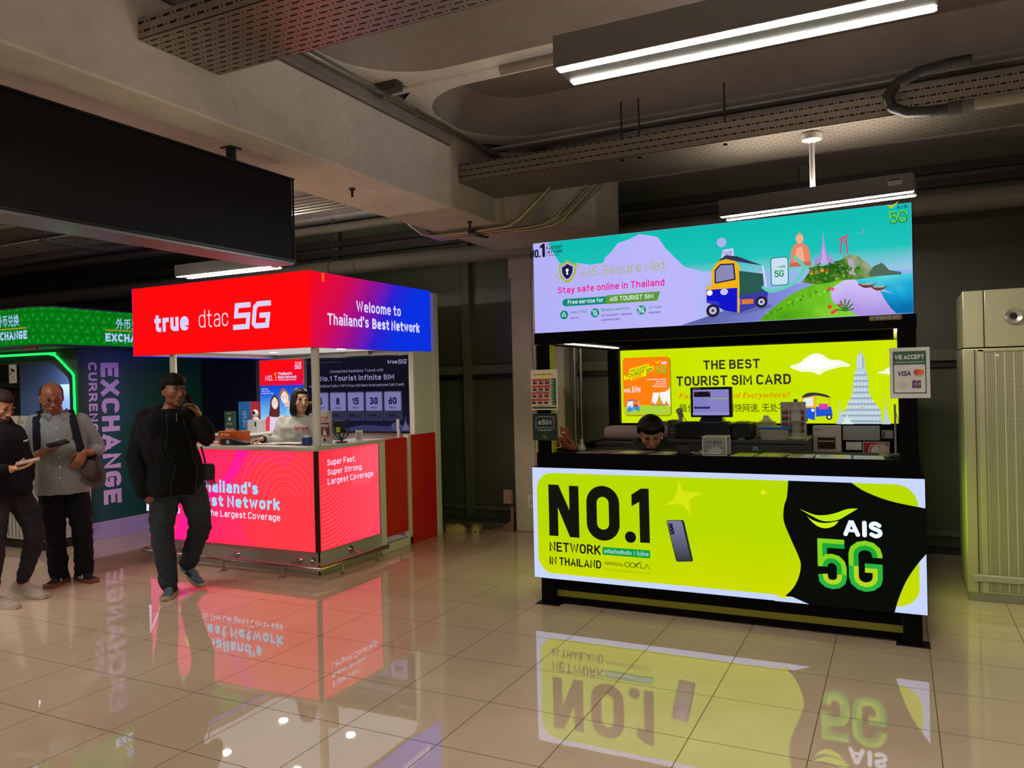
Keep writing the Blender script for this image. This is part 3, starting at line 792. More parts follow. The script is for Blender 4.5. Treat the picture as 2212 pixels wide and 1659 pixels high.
# rear wall with the lime picture
m = MB(); m.box(-2.3, 6.75, .02, .1, 6.79, 1.95, BK); m.build('rear_board', K)
m = MB(); m.box(-2.262, 6.722, 1.205, .1, 6.75, 1.862, BK); m.build('picture_box', K)
p = Print((0, 6.722, 0)); 
n_ = NT('lit lime print'); n_.emit(n_.ramp(n_.noise(1.6, 2), [(.3, 'c3e000'), (.7, 'cfe800')]), SG * 1.02)
p.rect(-2.258, 1.21, .098, 1.858, n_.m)
DK = em('33332a', 1)
SH = em('8aa000', 1.0); OR = em('ff7d10', 1.05); WH = em('eef2ff', 1.05)
p.poly(rrect(-2.2, 1.27, -1.772, 1.786, .03), SH)
p.poly(rrect(-2.209, 1.279, -1.782, 1.792, .03), OR)
p.poly([(-2.207, 1.352), (-2.05, 1.36), (-1.956, 1.362), (-1.785, 1.36), (-1.785, 1.3), (-1.8, 1.283), (-2.19, 1.283), (-2.207, 1.3)], em('a9d43a', 1))
p.poly([(-1.956, 1.362), (-1.936, 1.477), (-1.87, 1.478), (-1.82, 1.487), (-1.79, 1.51), (-1.784, 1.53), (-1.784, 1.36)], WH)
p.poly(spl([(-2.207, 1.352), (-2.06, 1.368), (-1.9, 1.36), (-1.8, 1.315), (-1.784, 1.3)]) + [(-1.79, 1.283), (-2.19, 1.283), (-2.207, 1.3)], em('a9d43a', 1))
YT = em('f4e800', 1)
p.poly([(-2.195, 1.592), (-2.135, 1.61), (-2.14, 1.588), (-1.995, 1.627), (-1.99, 1.655), (-1.918, 1.675), (-1.925, 1.716), (-1.965, 1.705), (-1.968, 1.735), (-2.145, 1.692), (-2.15, 1.65), (-2.2, 1.635)], YT)
GD = em('2c6a20', 1)
p.text('AIS LUCKY', -2.138, 1.659, .024, GD, .165, .015, shear=.25, rot=14)
p.text('TOURIST SIM', -2.186, 1.608, .03, GD, .262, .015, shear=.25, rot=14)
p.text('泰国旅游卡', -2.12, 1.597, .02, em('e06a10', 1), .1, .01, rot=14)
p.text('AIS', -1.858, 1.724, .027, WH, .05, .03); five(p, -1.897, 1.645, .09, .064, em('b8e020', 1), em('4aa82a', 1))
p.poly(spl([(-1.916, 1.758), (-1.89, 1.748), (-1.857, 1.76), (-1.875, 1.74), (-1.895, 1.738)], 4, True), YT)
for i, (s, a) in enumerate((('HIGH SPEED INTERNET', .175), ('SOCIAL APPS', .09), ('PAY AS YOU GO', .1), ('SPECIAL LOCAL RATES', .125))):
    p.text(s, -1.81, 1.588 - .02 * i, .011, WH, a, .02, 'R')
p.text('NO.', -2.196, 1.482, .034, WH, .07, .03); p.text('1', -2.122, 1.482, .056, WH, .018, .04)
p.text('THE', -2.095, 1.532, .008, WH, None, .02); p.text('FASTEST', -2.095, 1.512, .014, WH, .055, .02); p.text('NETWORK', -2.095, 1.495, .014, WH, .055, .02); p.text('IN THAILAND', -2.095, 1.484, .007, WH, .05, .02)
GO = em('e0a020', 1)
def spire(p, x, y, w, h, m):
    p.poly([(x - w, y), (x - w * .7, y + h * .18), (x - w * .45, y + h * .3), (x - w * .28, y + h * .5), (x - w * .1, y + h * .62), (x - w * .06, y + h * .85), (x, y + h), (x + w * .06, y + h * .85), (x + w * .1, y + h * .62), (x + w * .28, y + h * .5), (x + w * .45, y + h * .3), (x + w * .7, y + h * .18), (x + w, y)], m)
spire(p, -1.872, 1.375, .035, .125, GO); spire(p, -1.93, 1.368, .025, .05, em('d98a50', 1)); spire(p, -1.81, 1.368, .025, .06, GO)
p.rect(-1.95, 1.362, -1.79, 1.378, em('c88a4a', 1))
def tuktuk(p, x, y, s, body, roof, trim, seat, face=1):
    """three wheeled taxi, front to the left"""
    T = lambda a, b: (x + a * s, y + b * s)
    q = lambda pts, m: p.poly([T(*c) for c in pts], m)
    q(spl([(.05, .82), (.2, .98), (.5, 1.0), (.85, .92), (1.0, .82), (.9, .82), (.5, .9)], 4, True), roof)
    p.line([T(.93, .84), T(1.0, .25)], .035 * s, trim); p.line([T(.5, .9), T(.5, .25)], .03 * s, trim)
    q([(.5, .5), (1.0, .5), (1.05, .2), (.5, .15)], body)
    q([(.6, .62), (.9, .6), (.9, .42), (.6, .42)], seat)
    q([(.06, .82), (.46, .9), (.46, .45), (.0, .45)], trim)
    q([(.1, .79), (.42, .85), (.42, .52), (.06, .52)], em('dfeee8', 1))
    q([(-.02, .46), (.48, .46), (.46, .02), (.2, .1), (.02, .2)], body)
    p.circ(*T(.08, .38), .05 * s, em('f4f6ff', 1)); p.circ(*T(.4, .38), .055 * s, em('f4f6ff', 1))
    for a, b, r in ((.12, .06, .11), (.93, .14, .1)):
        p.circ(*T(a, b), r * s, em('23252a', 1)); p.circ(*T(a, b), r * .55 * s, em('c8ccd4', 1))
tuktuk(p, -2.165, 1.31, .11, em('3a8fe0', 1), em('7a6ab0', 1), em('dfe6f4', 1), em('b0307a', 1))
p.text('THE BEST', -1.481, 1.667, .078, DK, .464, .022)
p.text('TOURIST SIM CARD', -1.715, 1.531, .084, DK, .938, .022)
RS = em('f04a10', 1)
p.text('Fast, Easy', -1.694, 1.424, .044, RS, .36, -.008, shear=.3); p.text('and Everywhere!', -1.29, 1.424, .046, RS, .49, -.008, shear=.3)
p.text('最佳旅游卡', -1.697, 1.312, .052, em('2a3a10', 1), .38, .002); p.text('超快网速, 无处不在', -1.29, 1.312, .052, em('2a3a10', 1), .53, .002)
p.text('人', -1.697, 1.235, .05, em('2a3a10', 1), None, .002)
def cloud(p, pts, m):
    p.poly(spl(pts, 5, True), m)
cloud(p, [(-.782, 1.672), (-.71, 1.7), (-.665, 1.738), (-.6, 1.772), (-.54, 1.765), (-.48, 1.722), (-.4, 1.71), (-.331, 1.665), (-.42, 1.655), (-.52, 1.625), (-.56, 1.6), (-.62, 1.625), (-.7, 1.63)], em('f6fbd8', 1))
cloud(p, [(-.72, 1.675), (-.64, 1.735), (-.57, 1.755), (-.5, 1.71), (-.4, 1.69), (-.5, 1.66), (-.6, 1.65)], em('ffffff', 1))
cloud(p, [(-.14, 1.607), (-.1, 1.62), (-.05, 1.65), (.0, 1.62), (.0, 1.58), (-.06, 1.59)], em('f6fbd8', 1))
TW = em('b9cbd8', 1); TW2 = em('8fa9bd', 1); TW3 = em('dbe6e6', 1)
p.poly([(-.258, 1.796), (-.25, 1.755), (-.236, 1.745), (-.228, 1.70), (-.226, 1.64), (-.212, 1.61), (-.215, 1.585), (-.204, 1.56), (-.207, 1.50), (-.2, 1.44), (-.188, 1.41), (-.16, 1.36), (-.132, 1.335), (-.124, 1.21), (-.31, 1.21), (-.33, 1.335), (-.36, 1.345), (-.34, 1.40), (-.322, 1.44), (-.315, 1.5), (-.31, 1.56), (-.3, 1.585), (-.303, 1.61), (-.29, 1.64), (-.286, 1.70), (-.28, 1.745), (-.266, 1.755)], TW)
p.poly([(-.43, 1.21), (-.12, 1.21), (-.12, 1.3), (-.14, 1.33), (-.36, 1.335), (-.4, 1.28), (-.42, 1.27)], TW)
for i in range(9):
    zz = 1.225 + .045 * i; hw = [.15, .145, .125, .1, .075, .056, .053, .05, .047][i]; cx = [-.27, -.265, -.25, -.255, -.257, -.257, -.257, -.257, -.257][i]
    p.rect(cx - hw, zz, cx + hw, zz + .012, TW2)
    for j in range(int(hw / .012)):
        xx = cx - hw + .006 + j * .024
        p.rect(xx, zz + .016, xx + .01, zz + .034, TW3)
p.rect(-.281, 1.65, -.275, 1.74, TW3); p.rect(-.262, 1.65, -.254, 1.745, TW3); p.rect(-.243, 1.65, -.236, 1.735, TW2)
p.rect(-.27, 1.335, -.235, 1.342, em('e8a860', 1))
spire(p, -.41, 1.21, .03, .19, TW); spire(p, -.086, 1.21, .03, .22, TW); spire(p, .03, 1.21, .03, .13, TW2); spire(p, -.36, 1.21, .045, .09, TW3)
tuktuk(p, -.70, 1.235, .225, em('2057d8', 1), em('33343c', 1), em('f0a81c', 1), em('e040a0', 1))
p.text('เอไอเอส', .025, 1.832, .012, DK, .1, .01)
p.build('picture', K)
m = MB(); m.prism([(.0, 5.8), (-.02, 5.8), (.01, 6.2), (.03, 6.2)], 1.83, 1.9, pm('a6b41e', .5)); m.build('lime_bracket', K)

# lit lime panels on the two sides of the kiosk
LS = limemat(2.0)
for x0, x1, xs in ((-2.376, -2.336, -2.3765), (.106, .131, .1315)):
    m = MB(); m.box(x0, 5.24, .19, x1, 6.6, .985, BK); m.build('side_sign', K)
    sg = -1 if xs < -1 else 1
    p = Print((xs, 0, 0), (0, sg, 0)); c = 5.92 * sg
    p.rect(c - .66, .21, c + .66, .965, WL); p.poly(rrect(c - .63, .24, c + .63, .935, .1), LS); p.build('side_print', K)
# turquoise billboard on the roof frame
B = thing('billboard', 'wide turquoise screen on top of the black kiosk, picturing a road and a bay', 'billboard', (-1.12, 5.16, 1.943))
m = MB(); m.box(-2.33, 5.102, 1.943, .094, 5.24, 2.592, BK); m.build('housing', B, bevel=.002)
p = Print((0, 5.102, 0))
def led(stops, axis='x', a=1.0, b=0.0, nz=.15, s=1.0):
    n = NT('screen picture'); o = n.xyz()
    v = n.math('MULTIPLY_ADD', o[{'x': 0, 'y': 1, 'z': 2}[axis]], a, b)
    v = n.math('ADD', v, n.math('MULTIPLY', n.math('SUBTRACT', n.noise(5, 3), .5), nz))
    n.emit(n.ramp(v, stops), s); return n.m
p.rect(-2.326, 1.946, .09, 2.589, led([(.0, 'b3b0f6'), (.45, 'bdb8fb'), (.62, '98b8ee'), (1.0, '8fb4f0')], 'x', .42, .97, .1))
TQ = led([(.0, '9ac6e6'), (.35, '1fc3bb'), (.8, '10bdb0')], 'z', 2.6, -5.75, .1)
p.poly([(-2.2, 2.588), (-2.185, 2.53), (-2.12, 2.43), (-2.05, 2.415), (-1.986, 2.422), (-1.9, 2.4), (-1.8, 2.405), (-1.784, 2.441), (-1.74, 2.475), (-1.69, 2.53), (-1.62, 2.545), (-1.54, 2.575), (-1.47, 2.56), (-1.412, 2.541), (-1.36, 2.46), (-1.305, 2.4), (-1.24, 2.33), (-1.12, 2.29), (-.9, 2.27), (-.6, 2.24), (-.3, 2.22), (.088, 2.2), (.088, 2.588)], TQ)
RB = led([(.2, '5f63a8'), (.6, '7d86d8'), (.9, '98a6f0')], 'x', .9, 1.2, .1)
p.poly(spl([(-1.273, 1.948), (-1.112, 1.992), (-.824, 2.079), (-.657, 2.146), (-.486, 2.172), (-.341, 2.186)], 5) + spl([(-.341, 2.183), (-.403, 2.166), (-.572, 2.106), (-.693, 2.023), (-.78, 1.948)], 5), RB)
GS = led([(.2, '3f8a14'), (.5, '63b81c'), (.85, '8ad63a')], 'x', .8, .95, .9)
p.poly(spl([(-.78, 1.948), (-.693, 2.023), (-.572, 2.106), (-.403, 2.166), (-.25, 2.176)], 5) + spl([(-.25, 2.172), (-.343, 2.122), (-.344, 2.045), (-.284, 1.998), (-.2, 1.948)], 5), GS)
p.poly(spl([(-.26, 2.172), (-.343, 2.122), (-.344, 2.045), (-.284, 1.998), (-.2, 1.948)], 5) + [(.089, 1.948)] + spl([(.088, 2.0), (-.084, 2.11), (-.191, 2.14), (-.22, 2.168)], 5), led([(.2, 'a98fe0'), (.8, 'd8c8fb')], 'z', 3, -5.7, .5))
SEA = led([(.15, '0a6fae'), (.5, '18a6d8'), (.85, '55d6de')], 'z', 4.2, -8.3, .9)
p.poly([(-.215, 2.168), (.089, 2.18), (.089, 2.01), (.03, 2.04), (-.084, 2.105), (-.191, 2.135)], SEA)
p.poly([(.089, 2.02), (-.04, 2.075), (-.084, 2.09), (-.06, 2.035), (-.03, 1.985), (.0, 1.95), (.089, 1.948)], SEA)
p.poly(spl([(-.507, 2.185), (-.47, 2.235), (-.443, 2.263), (-.39, 2.262), (-.339, 2.28), (-.29, 2.292), (-.258, 2.318), (-.215, 2.31), (-.188, 2.295), (-.14, 2.248), (-.092, 2.205), (-.015, 2.178)], 4) + [(-.211, 2.165), (-.403, 2.172)], led([(.1, '245c1c'), (.5, '58862c'), (.8, '9aa684')], 'x', .5, .6, 3.2))
p.poly([(-.255, 2.29), (-.235, 2.3), (-.215, 2.25), (-.21, 2.19), (-.25, 2.2)], em('b0a8b8', 1))
p.poly([(-.141, 2.2), (-.115, 2.236), (-.09, 2.245), (-.071, 2.253), (-.05, 2.23), (-.034, 2.206), (.03, 2.19), (.03, 2.175), (-.14, 2.178)], em('4e6a58', 1))
p.poly([(-.52, 2.172), (-.44, 2.24), (-.4, 2.25), (-.35, 2.24), (-.3, 2.21), (-.3, 2.165), (-.42, 2.15)], led([(.1, '2f6a14'), (.6, '7aa832')], 'x', .5, .6, 3))
# seated statue, stepped tower, red gate
SO = em('e8866a', 1); SO2 = em('f4b08e', 1)
p.poly([(-.579, 2.29), (-.575, 2.37), (-.555, 2.405), (-.54, 2.41), (-.505, 2.41), (-.48, 2.39), (-.466, 2.35), (-.466, 2.29)], SO)
p.circ(-.524, 2.44, .022, SO2, .03); p.poly([(-.534, 2.464), (-.524, 2.486), (-.514, 2.464)], SO)
p.poly([(-.55, 2.3), (-.545, 2.38), (-.51, 2.39), (-.495, 2.3)], SO2); p.rect(-.585, 2.27, -.46, 2.295, em('c86a50', 1))
spire(p, -.388, 2.275, .042, .2, em('a890d0', 1)); spire(p, -.388, 2.275, .022, .17, em('c0a8e4', 1)); spire(p, -.345, 2.27, .016, .09, em('a890d0', 1)); spire(p, -.43, 2.27, .018, .08, em('a890d0', 1))
RG = em('e0406a', 1)
p.line([(-.3, 2.412), (-.248, 2.43)], .01, RG); p.line([(-.294, 2.39), (-.252, 2.402)], .006, RG); p.line([(-.285, 2.415), (-.296, 2.325)], .008, RG); p.line([(-.262, 2.42), (-.257, 2.323)], .008, RG)
for (x, y, c, r) in [(-.46, 2.228, 'c83a28', .014), (-.43, 2.225, 'd86a2a', .012), (-.4, 2.235, 'e0a030', .013), (-.37, 2.23, 'c83a28', .01), (-.36, 2.12, 'e83a6a', .011), (-.34, 2.115, 'f04a7a', .009), (-.36, 2.01, 'f04030', .012), (-.33, 1.985, 'f05038', .012), (-.3, 2.02, 'f04030', .009), (-.345, 1.975, 'e83a28', .01)]:
    p.circ(x, y, r, em(c, 1), n=10)
random.seed(9)
for i in range(90):
    x = random.uniform(-.47, -.18); y = 2.17 + .1 * random.random() * (1 if x < -.25 else .6)
    p.circ(x, y, random.uniform(.004, .01), em(random.choice(['2f6a14', '4a8a22', '86b83a', '3c7a30', '6a8a50']), 1), n=7)
for i in range(60):
    x = random.uniform(-.75, -.3); y0 = 1.955 + (x + .78) * .34
    y = y0 + random.random() * .07 * (1 + x)
    if y < 2.1 and x > -.72: p.circ(x, min(y, 2.13), random.uniform(.003, .008), em(random.choice(['4a9a1c', '7ccc34', '9ae050', '3c8416']), 1), n=6)
for i in range(7):
    a = PI * (i / 6); p.line([(-.27, 1.975), (-.27 + .05 * math.cos(a), 1.975 + .06 * math.sin(a) + .01)], .008, em('3f7a24', 1))
for x0, x1, y in ((-.2, -.09, 2.118), (-.135, -.03, 2.098)):
    p.poly(spl([(x0, y + .012), (x0 + .04, y), (x1 - .03, y), (x1, y + .016), (x1 - .04, y - .014), (x0 + .03, y - .014)], 4, True), em('6a3c34', 1)); p.line([(x0 + .02, y + .004), (x1 - .03, y + .004)], .007, em('c8a08a', 1))
p.poly([(-.2, 2.42), (-.175, 2.425), (-.16, 2.45), (-.158, 2.425), (-.175, 2.415)], em('7aa0c8', 1))
# taxi and phone on the road
p.poly(spl([(-1.08, 2.0), (-.9, 1.985), (-.7, 2.02), (-.72, 2.04), (-.95, 2.01)], 4, True), em('6468b0', 1))
p.circ(-.976, 2.447, .03, em('a9b4f0', 1)); p.poly([(-.98, 2.345), (-.97, 2.40), (-.905, 2.405), (-.9, 2.35)], em('c9c8fa', 1)); p.text('TAXI', -.965, 2.362, .024, em('8a8ac0', 1), .052, .02, rot=4)
NB = em('1414c8', 1); OY = em('f0b414', 1); DKB = em('23264a', 1)
p.poly([(-1.045, 2.165), (-1.04, 2.28), (-1.0, 2.33), (-.95, 2.34), (-.89, 2.32), (-.865, 2.28), (-.872, 2.15)], OY)
p.poly([(-1.02, 2.2), (-1.018, 2.27), (-.985, 2.305), (-.91, 2.3), (-.9, 2.215)], em('8a8ab8', 1)); p.line([(-1.02, 2.195), (-1.018, 2.275), (-.985, 2.308), (-.905, 2.305), (-.898, 2.21), (-1.02, 2.195)], .009, DKB)
p.poly([(-1.0, 2.33), (-.95, 2.365), (-.88, 2.35), (-.73, 2.28), (-.87, 2.315), (-.95, 2.34)], em('343450', 1))
p.poly([(-.872, 2.26), (-.73, 2.23), (-.72, 2.07), (-.87, 2.04)], em('2a5a50', 1)); p.poly([(-.87, 2.1), (-.7, 2.13), (-.71, 2.05), (-.87, 2.0)], em('3a3aa8', 1))
p.line([(-.73, 2.28), (-.71, 2.12)], .01, em('d8d4f8', 1)); p.rect(-.86, 2.05, -.79, 2.08, em('e07a30', 1))
p.poly([(-1.075, 2.17), (-.875, 2.17), (-.87, 2.1), (-.885, 2.0), (-.97, 2.02), (-1.03, 2.06), (-1.075, 2.085)], NB)
p.poly([(-1.075, 2.175), (-.872, 2.175), (-.872, 2.155), (-1.075, 2.155)], OY); p.line([(-.878, 2.17), (-.882, 2.0)], .012, OY)
p.circ(-1.055, 2.135, .018, WH); p.circ(-.965, 2.135, .024, em('c8c4ff', 1), .02)
for x, y, r in ((-1.037, 2.022, .042), (-.741, 2.057, .036)):
    p.circ(x, y, r, em('262233', 1)); p.circ(x, y, r * .55, em('c8c4e8', 1)); p.circ(x, y, r * .25, em('4a4660', 1))
p.poly([(-1.08, 2.075), (-1.06, 2.09), (-1.0, 2.075), (-.99, 2.05), (-1.04, 2.062)], em('3434c8', 1))
p.line(spl([(-.734, 2.151), (-.69, 2.12), (-.62, 2.13), (-.55, 2.16), (-.5, 2.22), (-.495, 2.26), (-.547, 2.317)], 5), .02, em('6ad8c0', .9))
p.poly(rrect(-.683, 2.148, -.578, 2.322, .018), em('2a8a80', 1)); p.poly(rrect(-.677, 2.154, -.584, 2.316, .014), em('c8e0f4', 1))
p.text('AIS', -.628, 2.255, .015, DKB, .03, .02); five(p, -.66, 2.2, .055, .042, em('40b060', 1), em('1a7a50', 1)); p.poly(spl([(-.66, 2.27), (-.645, 2.262), (-.625, 2.27), (-.64, 2.257)], 4, True), em('a8c810', 1))
# lettering
KB = em('15151c', 1); OL = em('a8b820', 1); MG = em('ee1690', 1); TG = em('0e8a78', 1)
p.text('NO.', -2.29, 2.463, .057, KB, .078, .025); p.poly([(-2.176, 2.463), (-2.176, 2.556), (-2.192, 2.556), (-2.213, 2.54), (-2.213, 2.523), (-2.196, 2.53), (-2.196, 2.463)], KB)
p.text('THE', -2.163, 2.54, .012, KB, .027, .015); p.text('FASTEST', -2.164, 2.51, .022, KB, .12, .02); p.text('NETWORK', -2.164, 2.481, .021, KB, .12, .02); p.text('IN THAILAND', -2.164, 2.464, .01, KB, .093, .02)
p.poly(spl([(-2.008, 2.424), (-1.975, 2.4), (-1.945, 2.395), (-1.948, 2.34), (-1.97, 2.295), (-2.01, 2.272), (-2.05, 2.295), (-2.068, 2.34), (-2.07, 2.395), (-2.04, 2.402)], 4, True), OL)
p.poly(spl([(-2.008, 2.408), (-1.98, 2.39), (-1.957, 2.385), (-1.96, 2.345), (-1.98, 2.305), (-2.01, 2.286), (-2.04, 2.305), (-2.057, 2.345), (-2.058, 2.385), (-2.036, 2.39)], 4, True), em('b8b4f6', 1))
p.poly(spl([(-2.008, 2.398), (-1.985, 2.384), (-1.97, 2.378), (-1.973, 2.34), (-1.99, 2.31), (-2.01, 2.296), (-2.03, 2.31), (-2.046, 2.34), (-2.047, 2.378), (-2.03, 2.384)], 4, True), em('1c1f48', 1))
p.circ(-2.01, 2.356, .011, WH); p.poly([(-2.014, 2.35), (-2.006, 2.35), (-2.003, 2.325), (-2.017, 2.325)], WH)
p.line(spl([(-2.05, 2.305), (-2.08, 2.31), (-2.095, 2.325), (-2.08, 2.335)], 4), .006, OL); p.line(spl([(-1.95, 2.385), (-1.93, 2.39), (-1.925, 2.375), (-1.935, 2.36)], 4), .006, OL)
p.text('AIS Secure Net', -1.909, 2.303, .06, OL, .585, -.008)
p.text('Stay safe online in Thailand', -2.081, 2.2, .044, MG, .746, .016)
p.poly(arc(-2.022, 2.134, .025, 90, 270) + [(-1.735, 2.108), (-1.732, 2.158)], TG); p.poly([(-1.738, 2.106), (-1.73, 2.163), (-1.363, 2.164), (-1.385, 2.106)], em('5a9a34', 1))
p.text('Free service for', -2.006, 2.122, .027, WH, .255, .008); p.text('AIS TOURIST SIM', -1.706, 2.122, .03, WH, .297, .008)
for x in (-2.034, -1.81, -1.489): p.circ(x, 2.051, .03, TG)
p.line([(-2.05, 2.042), (-2.034, 2.07), (-2.018, 2.042), (-2.05, 2.042)], .004, WH); p.line([(-2.034, 2.061), (-2.034, 2.05)], .003, WH)
p.line([(-1.83, 2.07), (-1.79, 2.032)], .004, WH); p.line([(-1.82, 2.045), (-1.815, 2.065), (-1.805, 2.067), (-1.798, 2.055), (-1.8, 2.04), (-1.812, 2.034), (-1.82, 2.045)], .004, WH)
for a, b in ((-1.5, 2.061), (-1.478, 2.061), (-1.5, 2.041), (-1.478, 2.041)): p.ring(a, b, .007, .003, WH, 12)
p.line([(-1.509, 2.07), (-1.469, 2.032)], .004, WH)
p.text('Real-Time', -1.985, 2.056, .017, TG, .118, .008); p.text('alerts', -1.985, 2.02, .014, em('33307a', 1), .061, .008)
p.text('Blocks Harmful', -1.76, 2.057, .02, TG, .193, .008); p.text('& Fraudulent websites', -1.76, 2.023, .015, em('33307a', 1), .211, .008); p.text('automatically', -1.76, 1.994, .015, em('33307a', 1), .131, .008)
p.text('No App', -1.435, 2.056, .017, TG, .085, .008); p.text('needed', -1.436, 2.022, .015, em('33307a', 1), .076, .008)
p.poly(spl([(-.038, 2.556), (-.01, 2.549), (.023, 2.57), (.0, 2.54), (-.015, 2.535), (-.03, 2.545)], 4, True), em('b8c81c', 1))
p.text('AIS', .012, 2.526, .018, em('22508a', 1), .054, .03); five(p, -.026, 2.443, .092, .073, em('7ccc30', 1), em('1f8a50', 1))
p.build('screen_picture', B)
m = MB(); m.prism(rrect(-.146, -.012, .03, .016, .012), 0, .006, pm('6e5a38', .35, .6), Matrix.Translation((0, 5.1, 1.926)) @ RX); o = m.build('number_plate', B)
p = Print((0, 5.0935, 1.926)); p.rect(-.115, -.009, .02, .013, pm('4a4640', .4)); p.text('T1GW2-02', -.108, -.006, .016, pm('b8b0a4', .5), .12, .02); p.build('plate_text', B)

# lit front panel
L = thing('lit_panel', 'long lit lime and black panel reading NO.1 Network, on the kiosk front', 'lit sign', (-1.12, 5.13, .19))
m = MB(); m.box(-2.378, 5.102, .19, .132, 5.16, .987, BK); m.build('housing', L, bevel=.002)
p = Print((0, 5.102, 0))
p.rect(-2.374, .194, .128, .984, WL)
p.poly(rrect(-2.34, .232, .09, .948, .12, 12), LM)
S1 = em('d8e82c', SG)
p.poly([(-1.311, .929), (-1.285, .86), (-1.24, .852), (-1.152, .851), (-1.225, .815), (-1.245, .79), (-1.229, .697), (-1.28, .76), (-1.32, .77), (-1.41, .756), (-1.345, .8), (-1.325, .84)], em('d6e610', SG))
p.poly([(-.773, .893), (-.782, .876), (-.802, .87), (-.784, .862), (-.774, .847), (-.765, .862), (-.745, .87), (-.763, .877)], em('e6e428', SG))
# plain soft round background shape and the black field
p.poly(spl([(-.623, .949), (-.633, .847), (-.65, .79), (-.655, .7), (-.62, .6), (-.575, .49), (-.56, .43), (-.575, .35), (-.61, .28), (-.66, .225)], 5) + [(-.613, .226), (-.514, .19), (-.05, .19)] + spl([(-.045, .19), (-.019, .283), (.023, .389), (.082, .489), (.129, .552)], 5) + [(.129, .815)] + spl([(.129, .815), (.085, .822), (-.025, .842), (-.111, .867), (-.199, .905), (-.262, .949)], 5), BKL)
p.poly([(-.66, .229), (-.7, .232), (-.72, .192), (-.516, .192), (-.613, .228)], WL)
p.poly([(-.72, .234), (-.66, .232), (-.62, .222), (-.68, .215)], YL)
# the phone picture
p.poly([(-1.397, .648), (-1.39, .66), (-1.29, .667), (-1.279, .658), (-1.226, .408), (-1.232, .398), (-1.328, .388), (-1.339, .396)], em('2a2a2e', 1)); p.poly([(-1.393, .647), (-1.387, .656), (-1.302, .662), (-1.293, .654), (-1.24, .41), (-1.247, .4), (-1.327, .392), (-1.335, .4)], led([(.1, '3a3c42'), (.9, '7e7ea0')], 'z', 3.2, -1.2, .0))
p.poly([(-1.386, .64), (-1.358, .642), (-1.343, .572), (-1.372, .566)], em('3c3c52', 1))
for a, b in ((-1.37, .625), (-1.364, .603), (-1.357, .58)): p.circ(a, b, .011, em('14141c', 1)); p.circ(a - .003, b + .003, .004, em('8088b0', 1))
NK = em('14160c', 1)
p.poly([(-2.246, .502), (-2.246, .866), (-2.169, .866), (-2.088, .69), (-2.088, .863), (-2.017, .863), (-2.017, .501), (-2.088, .501), (-2.176, .705), (-2.176, .503)], NK)
p.strip(rrect(-1.96, .494, -1.721, .871, .118, 12), 0, .076, NK, True)
p.circ(-1.646, .531, .039, NK)
p.poly([(-1.511, .5), (-1.512, .865), (-1.566, .864), (-1.633, .82), (-1.633, .742), (-1.58, .773), (-1.579, .499)], NK)
p.text('NETWORK', -2.246, .393, .067, NK, .384, .018); p.text('IN THAILAND', -2.247, .299, .056, NK, .387, .018)
p.poly(rrect(-1.848, .398, -1.51, .452, .008, 4), GRL); p.text('เครือข่ายอันดับ 1 ในไทย', -1.835, .412, .024, WL, .312, .012)
p.text('VERIFIED by', -1.837, .331, .02, NK, .136, .008)
p.ring(-1.672, .344, .0165, .004, NK); p.ring(-1.633, .344, .0165, .004, NK); p.line([(-1.611, .328), (-1.611, .36)], .004, NK)
for d in (0, .008, .016): p.line([(-1.607, .344 + d * .3), (-1.585 + d, .36 + d)], .003, NK)
p.line([(-1.609, .344), (-1.588, .328)], .004, NK); p.line([(-1.574, .36), (-1.574, .33), (-1.553, .33)], .004, NK); p.line([(-1.55, .328), (-1.534, .36), (-1.518, .328)], .004, NK)
p.text('Analysis by Ookla of Speedtest Intelligence data for Q3-Q4 2024', -1.838, .297, .007, NK, .328, 0)
p.poly(spl([(-.557, .782), (-.476, .752), (-.414, .751), (-.352, .767), (-.285, .795), (-.228, .8)], 5) + spl([(-.228, .8), (-.285, .761), (-.334, .729), (-.384, .716), (-.433, .717), (-.495, .746), (-.557, .782)], 5)[:-1], em('b4e010', 1.1))
p.poly(spl([(-.514, .741), (-.477, .715), (-.415, .703), (-.336, .72)], 5) + spl([(-.336, .72), (-.36, .691), (-.403, .673), (-.446, .678), (-.483, .703), (-.514, .741)], 5)[:-1], em('c6e410', 1.1))
WA = em('dfe8ff', 1.15)
p.line([(-.299, .645), (-.272, .716), (-.262, .716), (-.232, .645)], .024, WA); p.line([(-.285, .667), (-.246, .667)], .018, WA)
for q in ((-.299, .645), (-.232, .645), (-.195, .718), (-.195, .645), (-.116, .706), (-.157, .652)): p.circ(*q, .0125, WA)
p.line([(-.195, .718), (-.195, .645)], .025, WA)
p.line(spl([(-.116, .706), (-.135, .717), (-.155, .712), (-.158, .695), (-.135, .683), (-.113, .672), (-.114, .652), (-.135, .643), (-.157, .652)], 5), .024, WA)
five(p, -.458, .311, .358, .302, em('86d41c', 1.0), em('1fa83a', 1.0), em('2bb440', 1.0), em('b4d820', 1.0))
p.build('lit_print', L)
